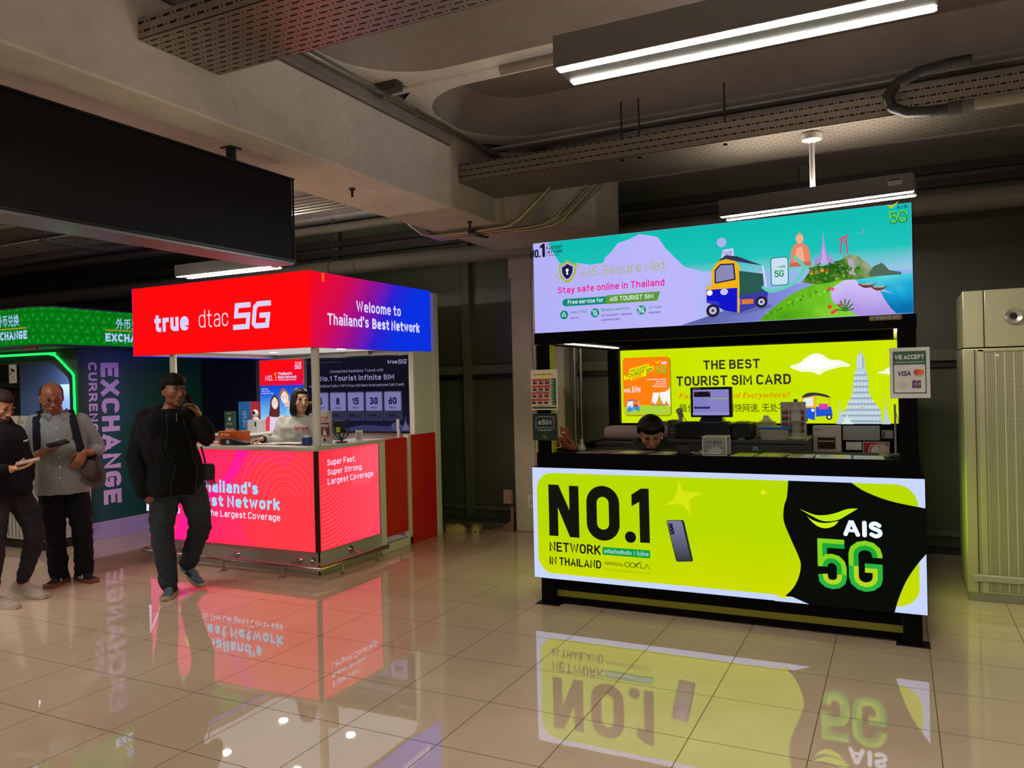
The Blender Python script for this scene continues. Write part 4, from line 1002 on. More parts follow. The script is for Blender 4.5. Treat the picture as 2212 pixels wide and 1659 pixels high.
# ================================================================== red corner booth
R = thing('corner_booth', 'red corner booth with a lit red canopy, white posts and glowing pink counter', 'booth', (-5.5, 6.1, 0))
RW = pm('dcd8cf', .45); GREY = pm('8f8b86', .4, .2)
RED = em('fb0a0e', 1.05)
m = MB()
m.box(-6.6, 5.17, 1.94, -6.56, 7.1, 2.57, RW); m.box(-6.6, 7.06, 1.94, -4.43, 7.12, 2.57, RW); m.box(-6.58, 5.18, 2.5, -4.44, 7.08, 2.55, RW)
m.box(-6.56, 5.22, 1.985, -4.47, 7.06, 2.05, pm('e6e2da', .6))
m.build('canopy_frame', R)
for x, y in ((-6.0, 5.6), (-5.1, 5.6), (-6.0, 6.4), (-5.1, 6.4)):
    m = MB(); m.lathe([(0, 1.984), (.045, 1.984), (.045, 1.978), (0, 1.978)], (x, y, 0), em('fff4e4', 210.0), 20); m.build('downlight', R)
m = MB(); m.box(-6.61, 5.15, 1.933, -4.424, 5.175, 2.583, pm('1a1016', .5)); m.box(-4.449, 5.175, 1.933, -4.424, 7.06, 2.583, pm('1a1016', .5)); m.box(-6.615, 5.15, 1.933, -6.61, 7.1, 2.583, em('4a3af4', 1.1)); m.build('fascia', R)
p = Print((0, 5.15, 0))
p.rect(-6.611, 1.933, -4.421, 2.583, RED)
LV = em('d9d4fb', 1.0)
p.text('true', -6.309, 2.15, .165, LV, .455, .062)
p.text('dtac', -5.722, 2.162, .163, em('f0d8ea', 1), .365, -.012)
five_slant(p, -5.299, 2.12, .45, .238, LV)
p.build('front_print', R)
p = Print((-4.424, 0, 0), (0, 1, 0))
n = NT('screen picture'); o = n.xyz()
n.emit(n.ramp(n.math('MULTIPLY_ADD', o[2], -.42, n.math('MULTIPLY_ADD', o[1], .62, -2.15)), [(.0, 'f4081c'), (.3, 'd20c50'), (.55, '8a1296'), (.75, '2a20d0'), (.95, '0a30e0')]), 1.0)
p.rect(5.15, 1.933, 7.06, 2.583, n.m)
p.rect(5.309, 2.503, 5.343, 2.58, em('ff5a10', 1))
p.text('Welcome to', 5.78, 2.278, .1, LV, .71, .022); p.text("Thailand's", 5.37, 2.137, .1, LV, .587, .022); p.text('Best Network', 6.01, 2.13, .098, LV, .806, .034)
p.build('side_print', R)
PW = pm('cfccc6', .35)
m = MB(); m.box(-6.5, 5.3, 1.979, -4.55, 6.95, 1.984, em('f2ecea', .62)); m.build('added_glow', R)  # glowing sheet added so the white canopy ceiling looks lit
for x, y, r in ((-4.465, 5.25, .035), (-6.19, 5.25, .032)):
    m = MB(); m.cyl((x, y, 1.09), (x, y, 1.95), r, PW, 24); m.build('post', R)
# rear and side walls
m = MB(); m.box(-6.6, 7.0, .02, -4.43, 7.06, 1.94, RW); m.build('rear_wall', R)
m = MB(); m.box(-6.78, 6.92, .02, -6.7, 7.0, 1.98, pm('4a4a50', .4)); m.build('rear_frame', R)
m = MB(); m.box(-7.75, 7.0, .0, -6.62, 7.05, 1.92, pm('0c0b22', .3)); m.build('dark_screen', R)
m = MB(); m.box(-4.46, 6.66, 1.09, -4.4, 7.04, 1.94, RW); m.build('side_wall', R, bevel=.003)
m = MB(); m.box(-4.46, 6.585, .0, -4.395, 7.04, 1.09, pm('d8170c', .45)); m.build('red_panel', R, bevel=.003)
m = MB(); m.box(-4.47, 7.04, 0, -4.385, 7.13, 2.56, RW); m.build('corner_post', R, bevel=.004)
m = MB(); m.box(-4.46, 6.535, .0, -4.4, 6.58, 1.1, RW); m.box(-4.46, 6.11, .0, -4.4, 6.58, .075, RW); m.box(-4.9, 6.13, .075, -4.42, 6.53, .085, GREY); m.build('gate_frame', R, bevel=.003)
G = MB(); G.box(-4.445, 6.135, .14, -4.415, 6.53, 1.075, pm('d8170c', .45)); G.build('gate', R, bevel=.003)
def arcs(p, cx, cy, r0, dr, n, a0, a1, w, m, xlim, ylim):
    """thin concentric lines clipped to a rectangle"""
    for i in range(n):
        run = []
        for q in arc(cx, cy, r0 + dr * i, a0, a1, 40):
            if xlim[0] < q[0] < xlim[1] and ylim[0] < q[1] < ylim[1]: run.append(q)
            else:
                if len(run) > 1: p.line(run, w, m)
                run = []
        if len(run) > 1: p.line(run, w, m)
p = Print((-4.415, 0, 0), (0, 1, 0)); arcs(p, 5.95, .85, .2, .022, 26, -90, 20, .003, pm('e8641e', .5), (6.14, 6.525), (.145, 1.07)); p.build('line_print', R)
p = Print((-4.395, 0, 0), (0, 1, 0)); arcs(p, 5.95, .85, .62, .022, 9, -60, 20, .003, pm('e8641e', .5), (6.59, 7.03), (.05, 1.07)); p.build('line_print', R)
# counter
m = MB(); m.box(-6.5, 5.2, .0, -4.44, 5.52, 1.05, GREY); m.box(-4.72, 5.2, 0, -4.44, 6.04, 1.05, GREY); m.build('counter_body', R)
cp = [(-4.39, 5.145), (-4.39, 6.13), (-4.75, 6.13), (-4.75, 5.58), (-6.58, 5.58), (-6.58, 5.3)] + [(-6.58 + .16 * (1 - math.cos(t)), 5.3 - .155 * math.sin(t)) for t in [PI / 2 * i / 8 for i in range(1, 9)]]
m = MB(); m.prism(cp, 1.055, 1.088, pm('c3bfb8', .4)); m.build('counter_top', R, bevel=.003)
m = MB(); m.box(-4.46, 6.045, 0, -4.388, 6.125, 1.055, RW); m.build('end_post', R, bevel=.004)
m = MB(); m.box(-6.44, 5.19, 0, -4.42, 5.2, .2, pm('a5a19a', .35, .4)); m.box(-4.43, 5.19, 0, -4.42, 6.04, .2, pm('b9b6ae', .4, .2)); m.build('plinth', R)
m = MB(); m.box(-4.43, 5.155, .2, -4.398, 5.185, 1.055, pm('2a0c10', .4)); m.build('corner_seam', R)
PK = led([(.0, 'ff1e9a'), (.3, 'ff2a78'), (.6, 'fd2a50'), (1.0, 'ff3a46')], 'x', .55, 3.7, .12, 1.05)
# the front light box bends round at its left end
fr = [(-4.43, 5.157), (-6.4, 5.157)] + [(-6.4 - .17 * math.sin(t), 5.157 + .17 * (1 - math.cos(t))) for t in [PI / 2 * i / 8 for i in range(1, 9)]] + [(-6.57, 5.6)]
m = MB(); k = len(fr); m.add([(x, y, .2) for x, y in fr] + [(x, y, 1.053) for x, y in fr], [(i + 1, i, k + i, k + i + 1) for i in range(k - 1)], PK); m.build('front_light_box', R, smooth=60)
p = Print((0, 5.156, 0), step=.0004)
MGL = em('ff1eb0', 1.0); HOT = em('ff5a6a', 1.0); PUR = led([(.1, 'ff1aa8'), (.8, 'f41ec0')], 'z', 1, -.1, .3, 1.0)
p.poly(spl([(-5.3, 1.05), (-5.386, .913), (-5.499, .765), (-5.75, .55), (-6.035, .39), (-6.12, .2)], 6) + [(-6.0, .2)] + spl([(-6.0, .2), (-5.9, .4), (-5.6, .62), (-5.33, .82), (-5.16, 1.05)], 6), em('ff1c90', 1.0))
arcs(p, -4.9, .55, .42, .035, 22, 60, 260, .006, MGL, (-6.4, -4.45), (.205, 1.05)); arcs(p, -4.75, .62, .12, .055, 8, 20, 200, .005, HOT, (-6.4, -4.45), (.205, 1.05))
CY = em('a9d8ff', 1.0); CW = em('e6e4ff', 1.05)
p.text('NO.', -6.475, .45, .27, CW, .45, .012); p.text('1', -6.0, .45, .4, em('ffd21c', 1), None, .012)
p.text("Thailand's", -5.79, .665, .107, CY, .745, .04); p.text('Best Network', -5.8, .54, .102, CY, 1.0, .04); p.text('with the Largest Coverage', -5.845, .449, .059, CW, 1.05, .012)
p.build('front_print', R)
m = MB(); m.box(-4.425, 5.16, .2, -4.4, 6.03, 1.06, pm('3a1014', .5)); m.build('side_light_box', R)
p = Print((-4.4, 0, 0), (0, 1, 0))
p.rect(5.162, .203, 6.028, 1.058, led([(.0, 'fb3038'), (.5, 'ff3a55'), (1., 'ff4a66')], 'y', .8, -4.0, .2, 1.05))
arcs(p, 5.2, .95, .2, .035, 22, -90, 60, .005, em('ff7058', 1.0), (5.17, 6.02), (.21, 1.05)); arcs(p, 6.3, .5, .45, .022, 20, 90, 170, .003, em('ff8a9a', 1.0), (5.6, 6.02), (.7, 1.05))
p.text('Super Fast.', 5.265, .925, .052, CW, .385, .012); p.text('Super Strong.', 5.263, .843, .05, CW, .485, .012); p.text('Largest Coverage.', 5.26, .763, .052, CW, .655, .012)
p.build('side_print', R)
# foot rail
m = MB()
rp = [(-6.3, 5.22, .1), (-6.4, 5.17, .1), (-6.44, 5.1, .1), (-6.4, 5.04, .1), (-6.3, 5.025, .1), (-4.33, 5.025, .1), (-4.29, 5.035, .1), (-4.28, 5.07, .1), (-4.28, 5.98, .1)]
m.tube(rp, .021, STEEL, 14); m.build('foot_rail', R)
for x, y in ((-5.98, 5.025), (-5.36, 5.025), (-4.68, 5.025), (-4.28, 5.32), (-4.28, 5.83)):
    m = MB(); m.cyl((x, y, .005), (x, y, .085), .011, STEEL, 12); m.lathe([(0, .0), (.034, .0), (.034, .006), (.014, .014), (0, .014)], (x, y, 0), STEEL, 18); m.build('rail_foot', R)
for (x, y, dx, dy) in ((-6.05, 5.19, 0, -1), (-5.36, 5.19, 0, -1), (-4.64, 5.19, 0, -1), (-4.42, 5.1, 1, 0), (-4.42, 5.6, 1, 0)):
    m = MB()
    if dy: m.tube([(x, y, .11), (x, y - .02, .11)], [.034, .02], STEEL, 16); m.cyl((x, y - .01, .11), (x, 5.03, .1), .01, STEEL, 10)
    else: m.tube([(x, y + .01, .14), (x + .02, y + .01, .14)], [.034, .02], STEEL, 16); m.cyl((x + .01, y + .01, .14), (-4.29, y + .01, .1), .01, STEEL, 10)
    m.build('rail_bracket', R)
m = MB(); m.box(-6.7, 6.1, .0, -6.05, 6.6, 1.1, pm('a9a8b4', .5)); m.box(-6.72, 6.05, 1.1, -6.03, 6.62, 1.118, RW); m.build('back_shelf', R, bevel=.003)
m = MB(); m.box(-6.5, 6.965, 1.96, -5.95, 6.99, 2.03, pm('a7a39c', .5)); m.build('air_vent', R)
m = MB(); m.box(-5.5, 6.985, 1.93, -5.2, 6.998, 2.0, pm('c7b8a8', .5)); m.build('paper_notice', R)

# portrait light box and TV on the booth's rear wall
t = thing('poster_light_box', 'bright red and blue upright poster with a smiling couple, behind the woman', 'poster', (-6.35, 6.95, 1.05))
m = MB(); m.box(-6.69, 6.88, 1.04, -6.02, 6.99, 1.925, pm('777a80', .4)); m.build('frame', t)
p = Print((0, 6.88, 0), step=.0005)
n = NT('lit print'); o = n.xyz()
n.emit(n.ramp(n.math('ADD', n.math('MULTIPLY_ADD', o[2], -2.6, 4.95), n.math('MULTIPLY_ADD', o[0], .45, 2.75)), [(.1, 'fb0c14'), (.55, 'e60a30'), (.85, 'c21070'), (1., 'a018d0')]), 1.05)
p.rect(-6.68, 1.625, -6.026, 1.917, n.m); p.rect(-6.682, 1.05, -6.024, 1.625, led([(.0, 'bfe4f6'), (.35, '6fb4ee'), (.8, '1c5ad8'), (1., '1440d0')], 'z', 2.0, -2.25, .0, 1.05))
p.text('true', -6.144, 1.866, .024, LV, .092, .05); five_slant(p, -6.152, 1.806, .1, .05, LV)
p.text('NO.', -6.594, 1.68, .062, LV, .122, .012); p.text('1', -6.462, 1.68, .1, em('ffb01c', 1), None, .012)
p.text("Thailand's", -6.397, 1.742, .032, LV, .21, .04); p.text('Best Network', -6.397, 1.703, .032, LV, .275, .04); p.text('with the Largest Coverage', -6.397, 1.68, .016, LV, .275, .03)
for i, s in enumerate(('Super Fast', 'Super Strong', 'Largest Coverage')): p.text(s, -6.647, 1.58 - .026 * i, .016, LV, (.1, .13, .185)[i], .02)
SK = em('f6d8cc', 1.0); HR = em('5a2f24', 1); HR2 = em('a06a50', 1)
p.poly(spl([(-6.26, 1.08), (-6.28, 1.3), (-6.24, 1.37), (-6.16, 1.38), (-6.08, 1.36), (-6.03, 1.25), (-6.03, 1.08)], 4, True), em('8cc4ee', 1)); p.poly([(-6.3, 1.38), (-6.29, 1.45), (-6.23, 1.45), (-6.21, 1.37)], em('e8b8a6', 1))
p.poly(spl([(-6.37, 1.5), (-6.36, 1.55), (-6.32, 1.59), (-6.27, 1.57), (-6.23, 1.52), (-6.225, 1.48), (-6.3, 1.44)], 5, True), HR2); p.poly(spl([(-6.35, 1.5), (-6.3, 1.555), (-6.24, 1.5), (-6.25, 1.44), (-6.29, 1.415), (-6.335, 1.44)], 5, True), SK)
p.line([(-6.31, 1.445), (-6.29, 1.438), (-6.27, 1.45)], .008, em('fffaf6', 1)); p.circ(-6.315, 1.49, .006, HR); p.circ(-6.27, 1.495, .006, HR)
p.poly(spl([(-6.6, 1.1), (-6.6, 1.2), (-6.55, 1.27), (-6.45, 1.28), (-6.36, 1.26), (-6.31, 1.15), (-6.31, 1.08)], 4, True), em('e8384c', 1)); p.poly([(-6.53, 1.1), (-6.52, 1.27), (-6.4, 1.28), (-6.39, 1.1)], em('dcd0ee', 1))
p.poly(spl([(-6.44, 1.515), (-6.5, 1.46), (-6.52, 1.35), (-6.53, 1.28), (-6.46, 1.26), (-6.38, 1.27), (-6.37, 1.34), (-6.38, 1.46)], 5, True), HR); p.poly(spl([(-6.44, 1.49), (-6.485, 1.44), (-6.48, 1.385), (-6.44, 1.35), (-6.4, 1.38), (-6.395, 1.44)], 5, True), SK)
p.line([(-6.46, 1.388), (-6.44, 1.378), (-6.415, 1.39)], .009, em('fffaf6', 1)); p.circ(-6.462, 1.432, .006, HR); p.circ(-6.42, 1.434, .006, HR)
p.build('lit_print', t)
t = thing('wall_screen', 'wide dark wall screen listing SIM prices in pale cards, in the red booth', 'screen', (-5.3, 6.96, 1.09))
m = MB(); m.box(-6.06, 6.93, 1.085, -4.585, 6.995, 1.925, pm('0c0c10', .25)); m.build('bezel', t, bevel=.003)
p = Print((0, 6.93, 0), step=.0005)
p.rect(-6.045, 1.1, -4.6, 1.912, led([(.0, '1a1830'), (.5, '0f0e1a'), (1., '131220')], 'z', 1.2, -1.3, .2))
TL = em('8a88ae', 1); 
p.text('true', -4.908, 1.827, .04, TL, .128, .05); five_slant(p, -4.772, 1.822, .117, .046, TL)
p.text('The first in Thailand by True Infinite Premium Travel', -6.005, 1.862, .012, em('4a4960', 1), .49, .01)
p.text('Connected Seamless Travel with', -5.679, 1.748, .032, TL, .723, .004); p.text('No.1 Tourist Infinite SIM', -5.816, 1.658, .057, TL, 1.0, .025)
p.text('Unlimited Data | Calls | WiFi | Free 100 Baht International Call Credit', -5.972, 1.589, .028, TL, 1.287, .008)
for i, (d, pr_) in enumerate((('5', '399'), ('8', '499'), ('15', '699'), ('30', '1,199'), ('60', '1,599'))):
    x = -5.92 + .2475 * i
    p.poly(rrect(x - .004, 1.221, x + .226, 1.534, .02), em('4a4a70', 1)); p.poly(rrect(x, 1.225, x + .222, 1.528, .018), em('2e2d48', 1)); p.poly(rrect(x + .004, 1.326, x + .215, 1.524, .014), em('7674a6', 1))
    p.text(d, x + .108, 1.393, .077, em('14163c', 1), None, .035, 'C'); p.text('days', x + .108, 1.35, .022, em('14163c', 1), .086, .02, 'C')
    p.text(pr_, x + .02, 1.257, .034, em('0c0c18', 1), .085 if len(pr_) < 4 else .12, .03); p.text('baht', x + (.115 if len(pr_) < 4 else .15), 1.258, .014, em('0c0c18', 1), .045, .02)
p.poly(spl([(-6.045, 1.13), (-5.6, 1.12), (-5.2, 1.17), (-4.9, 1.16), (-4.6, 1.18)], 5) + [(-4.6, 1.102), (-6.045, 1.102)], em('35345a', 1))
spire(p, -4.66, 1.12, .05, .15, em('5a5880', 1)); p.poly(spl([(-4.82, 1.12), (-4.84, 1.17), (-4.8, 1.2), (-4.75, 1.2), (-4.72, 1.17), (-4.74, 1.12)], 4, True), em('48466a', 1))
p.build('screen_picture', t)

# ================================================================== currency exchange booth on the far left
E = thing('exchange_booth', 'green currency exchange booth with a patterned green header at the left edge', 'booth', (-8.6, 5.7, 0))
n = NT('booth wall'); o = n.xyz()
n.color(n.ramp(n.math('ADD', n.math('MULTIPLY_ADD', o[1], .9, -4.9), n.math('MULTIPLY', n.noise(1.3, 2), .5)), [(.2, '2a463c'), (.5, '1f5560'), (.75, '0c4a44'), (1., '0a4a2c')])); n.rough(.4)
EXM = n.m
m = MB(); m.box(-7.79, 5.37, .19, -7.768, 7.6, 2.09, EXM); m.box(-9.6, 7.4, .0, -7.83, 7.46, 2.09, EXM); m.box(-14, 5.36, 2.03, -7.8, 5.42, 2.1, EXM); m.build('side_wall', E)
m = MB(); m.box(-7.84, 5.47, 0, -7.762, 7.6, .19, pm('b4a6e6', .4)); m.build('skirting', E, bevel=.003)
p = Print((-7.768, 0, 0), (0, 1, 0)); LVP = pm('c7a6e0', .5); LVE = pm('e6c2fa', .5)
U = Print((-7.768, 0, 0), (0, 0, -1), (0, 1, 0))
U.text('EXCHANGE', -1.916, 5.637, .217, LVE, 1.55, .06); U.text('CURRENCY', -1.916, 5.49, .1, LVE, .86, .035); U.build('wall_lettering', E)
# window front with arch
AR = [(-10.5, 2.03), (-7.95, 2.02)] + [(-7.85 - .0, 2.0), (-7.83, 1.97)]
m = MB(); WF = pm('1d3f2c', .4)
ar = [(-10.6, 2.03), (-8.3, 2.025), (-8.2, 2.015), (-8.09, 1.99), (-7.88, 1.84), (-7.82, 1.79), (-7.805, 1.70), (-7.8, .98)]
inn = [(-10.6, 1.94), (-8.3, 1.935), (-8.24, 1.932), (-8.15, 1.915), (-7.93, 1.77), (-7.9, 1.73), (-7.892, 1.66), (-7.892, .98)]
k = len(ar)
vs = [(x, 5.36, z) for x, z in ar] + [(x, 5.36, z) for x, z in inn] + [(x, 5.46, z) for x, z in inn]
m.add(vs, [(i, i + 1, k + i + 1, k + i) for i in range(k - 1)] + [(k + i, k + i + 1, 2 * k + i + 1, 2 * k + i) for i in range(k - 1)], WF); 
m.prism([(-10.6, 2.03)] + ar[1:] + [(-7.76, .98), (-7.76, 2.1), (-10.6, 2.1)], -5.44, -5.365, WF, Matrix.Rotation(PI / 2, 4, 'X')); m.build('window_frame', E)
m = MB(); q = spl([(x, z) for x, z in ar], 3); m.tube([(x, 5.352, z) for x, z in q], .012, em('20ff62', 1.8), 8); m.build('led_line', E)
m = MB(); m.box(-10.6, 4.95, .1, -7.72, 5.46, 1.0, pm('b5b2aa', .4)); m.box(-10.6, 4.98, 0, -7.74, 5.46, .1, BLACK)
for i in range(12): m.box(-8.75 + .06 * i, 4.944, .12, -8.735 + .06 * i, 4.95, .5, pm('7c7a74', .4))
m.build('counter', E, bevel=.004)
m = MB(); m.box(-10.6, 4.9, 1.0, -7.7, 5.46, 1.03, pm('3d4430', .35)); m.build('counter_top', E, bevel=.003)
# interior
m = MB(); m.box(-10.6, 6.5, 0, -7.84, 6.55, 2.05, pm('56688a', .5)); m.box(-9.3, 6.2, .0, -8.8, 6.5, 1.7, pm('8a9ac0', .5)); m.box(-8.76, 6.3, .0, -8.66, 6.5, 2.0, pm('2a3a48', .5)); m.build('inner_wall', E)
m = MB(); m.box(-9.5, 5.8, 2.035, -8.1, 6.2, 2.045, em('cfe0ff', 28.0)); m.build('inner_lamp', E)
m = MB(); m.box(-8.22, 6.1, 1.1, -8.17, 6.15, 2.0, pm('8d8578', .4)); m.build('inner_post', E)
m = MB(); m.box(-7.95, 5.55, 1.1, -7.935, 5.57, 1.75, em('20c890', .8)); m.box(-8.75, 5.7, 1.45, -8.73, 5.72, 1.72, em('30f080', .9)); m.build('led_tube', E)
# green header
def hexmat():
    n = NT('header print'); o = n.xyz()
    u = n.math('ADD', o[0], o[1]); v = o[2]
    hs = []
    s3 = 3 ** .5
    for a, b in ((0, 1), (s3 / 2, .5), (-s3 / 2, .5)):
        t = n.math('ADD', n.math('MULTIPLY', u, a), n.math('MULTIPLY', v, b))
        hs.append(cell(n, t, .11))
    mn = n.math('MINIMUM', hs[0], n.math('MINIMUM', hs[1], hs[2]))
    ln = n.math('LESS_THAN', n.math('FLOORED_MODULO', mn, .011), .0035)
    ce = n.math('GREATER_THAN', mn, .0245)
    c = n.mix(ln, '0b8c1c', '03620f'); c = n.mix(ce, c, '14a52c')
    n.emit(c, .85); return n.m
HX = hexmat()
hp = [(-14, 4.9), (-7.86, 4.9), (-7.78, 4.905), (-7.7, 4.925), (-7.63, 4.965), (-7.605, 5.02), (-7.6, 5.1), (-7.6, 7.4)]
k = len(hp)
m = MB(); m.add([(x, y, 2.088) for x, y in hp] + [(x, y, 2.46) for x, y in hp], [(i, i + 1, k + i + 1, k + i) for i in range(k - 1)], HX); m.build('header', E, smooth=60)
m = MB(); m.prism(hp + [(-14, 7.4)], 2.07, 2.088, pm('20302a', .5)); m.prism(hp + [(-14, 7.4)], 2.46, 2.475, pm('20302a', .5)); m.build('header_frame', E)
LB = em('a9c4ff', 1.0); GO2 = em('c8902a', 1)
p = Print((-7.599, 0, 0), (0, 1, 0)); p.text('EXCHANGE', 5.58, 2.138, .088, LB, .6, .045); p.text('外币兑换', 5.71, 2.284, .09, LB, .37, .012); p.line([(5.582, 2.259), (6.2, 2.262)], .01, GO2); p.build('header_lettering', E)
p = Print((0, 4.899, 0)); p.text('EXCHANGE', -8.45, 2.15, .086, LB, .6, .045); p.text('外币兑换', -8.345, 2.296, .09, LB, .37, .012); p.line([(-8.45, 2.262), (-7.852, 2.262)], .01, GO2); p.build('header_lettering', E)
m = MB(); m.box(-7.98, 4.94, 2.04, -7.78, 4.96, 2.07, pm('8a4a3a', .5)); m.build('shop_number', E)
# leaflets and stickers on its glass
t = thing('window_sticker', 'white camera warning sticker on the exchange booth window', 'sticker', (-8.9, 5.4, 1.7))
p = Print((0, 5.4, 0)); p.rect(-9.0, 1.72, -8.86, 1.93, pm('cfd0cc', .5)); p.poly([(-8.97, 1.89), (-8.9, 1.87), (-8.89, 1.84), (-8.96, 1.855)], BLACK); p.line([(-8.95, 1.85), (-8.965, 1.82), (-8.985, 1.82)], .012, BLACK); p.text('CCTV', -8.93, 1.78, .018, BLACK, .06, .02, 'C')
p.text('กล้องวงจรปิด', -8.93, 1.75, .012, BLACK, .1, 0, 'C'); p.build('sticker_print', t)
for x, lab in ((-8.58, 'white folded price leaflet with a black tower drawing on the exchange counter'), (-8.42, 'white folded price leaflet nearest the bald man on the exchange counter')):
    t = thing('leaflet_stand', lab, 'leaflet', (x, 5.2, 1.03), 0, 'leaflets on the exchange counter')
    m = MB(); m.prism([(5.13, 1.03), (5.2, 1.36), (5.27, 1.03), (5.265, 1.03), (5.2, 1.345), (5.135, 1.03)], x - .07, x + .07, pm('d9d3c6', .6), Matrix(((0, 0, 1, 0), (1, 0, 0, 0), (0, 1, 0, 0), (0, 0, 0, 1)))); m.build('card', t)
    p = Print((x, 5.13, 1.03), (1, 0, 0), (0, .2075, .978)); 
    for i in range(6): p.line([(-.05, .2 - .025 * i), (.03 + .02 * math.sin(i * 3), .2 - .025 * i)], .005, pm('6a665e', .6))
    p.line([(-.045, .25), (-.035, .31), (-.025, .25), (.0, .28), (.02, .25)], .006, BLACK); p.circ(-.035, .05, .008, pm('a03a30', .6)); p.build('card_print', t)
t = thing('dome_camera', 'white round dome camera hanging inside the exchange booth window', 'camera', (-8.4, 5.9, 1.85))
m = MB(); m.ell((-8.42, 5.75, 1.87), (.055, .055, .06), pm('e4dcd8', .4)); m.cyl((-8.42, 5.75, 1.9), (-8.42, 5.75, 2.06), .05, pm('e4dcd8', .4)); m.build('dome', t)
t = thing('window_notice', 'dark refund notice on the exchange booth glass behind the bald man', 'notice', (-8.35, 5.4, 1.5))
p = Print((0, 5.41, 0)); p.text('NO REFUND', -8.55, 1.575, .028, pm('1a2226', .5), .24, .01); p.rect(-8.48, 1.36, -8.2, 1.56, pm('23302c', .5)); p.build('notice_print', t)
# ================================================================== things on and around the black kiosk
def slab(name, label, cat, x0, y0, z0, x1, y1, z1, m, group=None, bevel=.002):
    b = MB(); b.box(x0, y0, z0, x1, y1, z1, m); return solo(b, name, label, cat, group, bevel)
ACR = pm('d8ddd4', .05, 0, alpha=.1)
CLEAR = pm('d0d8ca', .04, 0, alpha=.22)
INK = pm('16181a', .6); PAP = pm('dcd8d0', .6)
# poster of prices, eSIM sign, card sign
t = thing('price_poster', 'white price poster with red and green cells taped to the left kiosk post', 'poster', (-2.265, 5.11, 1.397))
m = MB(); m.box(-2.368, 5.102, 1.397, -2.163, 5.112, 1.684, pm('cfcab8', .4)); m.build('sheet', t)
p = Print((0, 5.102, 0)); p.rect(-2.36, 1.42, -2.17, 1.677, pm('d8cf9c', .5)); p.rect(-2.36, 1.405, -2.17, 1.42, pm('1c4634', .5)); p.rect(-2.208, 1.43, -2.172, 1.62, pm('1f5a3c', .5))
p.text('5G', -2.345, 1.64, .018, pm('7c8048', .5), .025, .01); p.text('AIS 5G', -2.31, 1.645, .012, INK, .045, .01); p.text('ซิมทุกเครือข่าย', -2.26, 1.645, .012, INK, .06)
for r in range(4):
    for c in range(3):
        x = -2.356 + .049 * c; z = 1.575 - .047 * r
        p.rect(x, z, x + .045, z + .043, pm('c9b0a0', .5)); p.rect(x, z + .028, x + .045, z + .043, pm('b8302c', .5)); p.rect(x + .006, z + .006, x + .038, z + .02, INK); p.rect(x + .006, z + .022, x + .03, z + .026, pm('6a3a34', .5))
for r in range(9): p.rect(-2.204, 1.44 + .02 * r, -2.178, 1.448 + .02 * r, pm('9ab49a', .5))
p.build('poster_print', t)
t = thing('esim_sign', 'square dark green eSIM available here sign on the left kiosk post', 'sign', (-2.265, 5.11, 1.178))
m = MB(); m.box(-2.362, 5.1, 1.178, -2.17, 5.112, 1.371, pm('10281f', .3)); m.build('board', t, bevel=.002)
p = Print((0, 5.1, 0)); g = pm('b9beb6', .5)
p.strip([(-2.335, 1.27), (-2.335, 1.33), (-2.318, 1.348), (-2.195, 1.348), (-2.195, 1.27)], .0012, -.0012, g, True); p.text('eSIM', -2.315, 1.292, .034, g, .1, .015); p.text('AVAILABLE HERE!', -2.32, 1.247, .011, g, .11, .005); p.text('5G', -2.275, 1.19, .02, pm('5a9a6a', .5), .026, .01); p.line([(-2.28, 1.216), (-2.272, 1.213), (-2.262, 1.217)], .003, pm('9ab838', .5)); p.build('sign_print', t)
t = thing('card_sign', 'white We Accept bank card sign fixed to the right kiosk post', 'sign', (.062, 5.1, 1.452))
m = MB(); m.box(-.042, 5.098, 1.453, .167, 5.108, 1.748, pm('d4d5d2', .35)); m.build('board', t, bevel=.002)
p = Print((0, 5.098, 0)); p.rect(-.025, 1.48, .148, 1.727, pm('1d5a3c', .5)); p.poly(rrect(-.019, 1.487, .142, 1.648, .006, 4), pm('d8d8d8', .5)); g = pm('dde2dc', .5)
p.text('WE ACCEPT', -.014, 1.68, .026, g, .152, .025); p.typed('ยินดีรับบัตร เครดิตทุกธนาคาร', -.011, 1.659, .009, g, .148)
p.typed('VISA', -.004, 1.583, .028, pm('2a2a68', .5), .072, .03, shear=.2)
p.circ(.098, 1.604, .0165, pm('c83a2c', .5)); p.circ(.12, 1.604, .0165, pm('dc7a2c', .5)); p.poly(arc(.098, 1.604, .0165, -48, 48, 8) + arc(.12, 1.604, .0165, 132, 228, 8), pm('d4572a', .5)); p.text('mastercard', .086, 1.58, .006, INK, .045, .01)
for i, c in enumerate(('22307a', '9a2a34', '2f5a3a')): p.poly(rrect(.074 + .0157 * i, 1.512, .088 + .0157 * i, 1.556, .005, 4), pm(c, .5)); p.text('JCB'[i], .078 + .0157 * i, 1.53, .011, g, .007, .02)
p.poly(spl([(.0, 1.545), (.03, 1.555), (.05, 1.535), (.04, 1.51), (.01, 1.51)], 4, True), pm('cbcac2', .6)); p.build('sign_print', t)
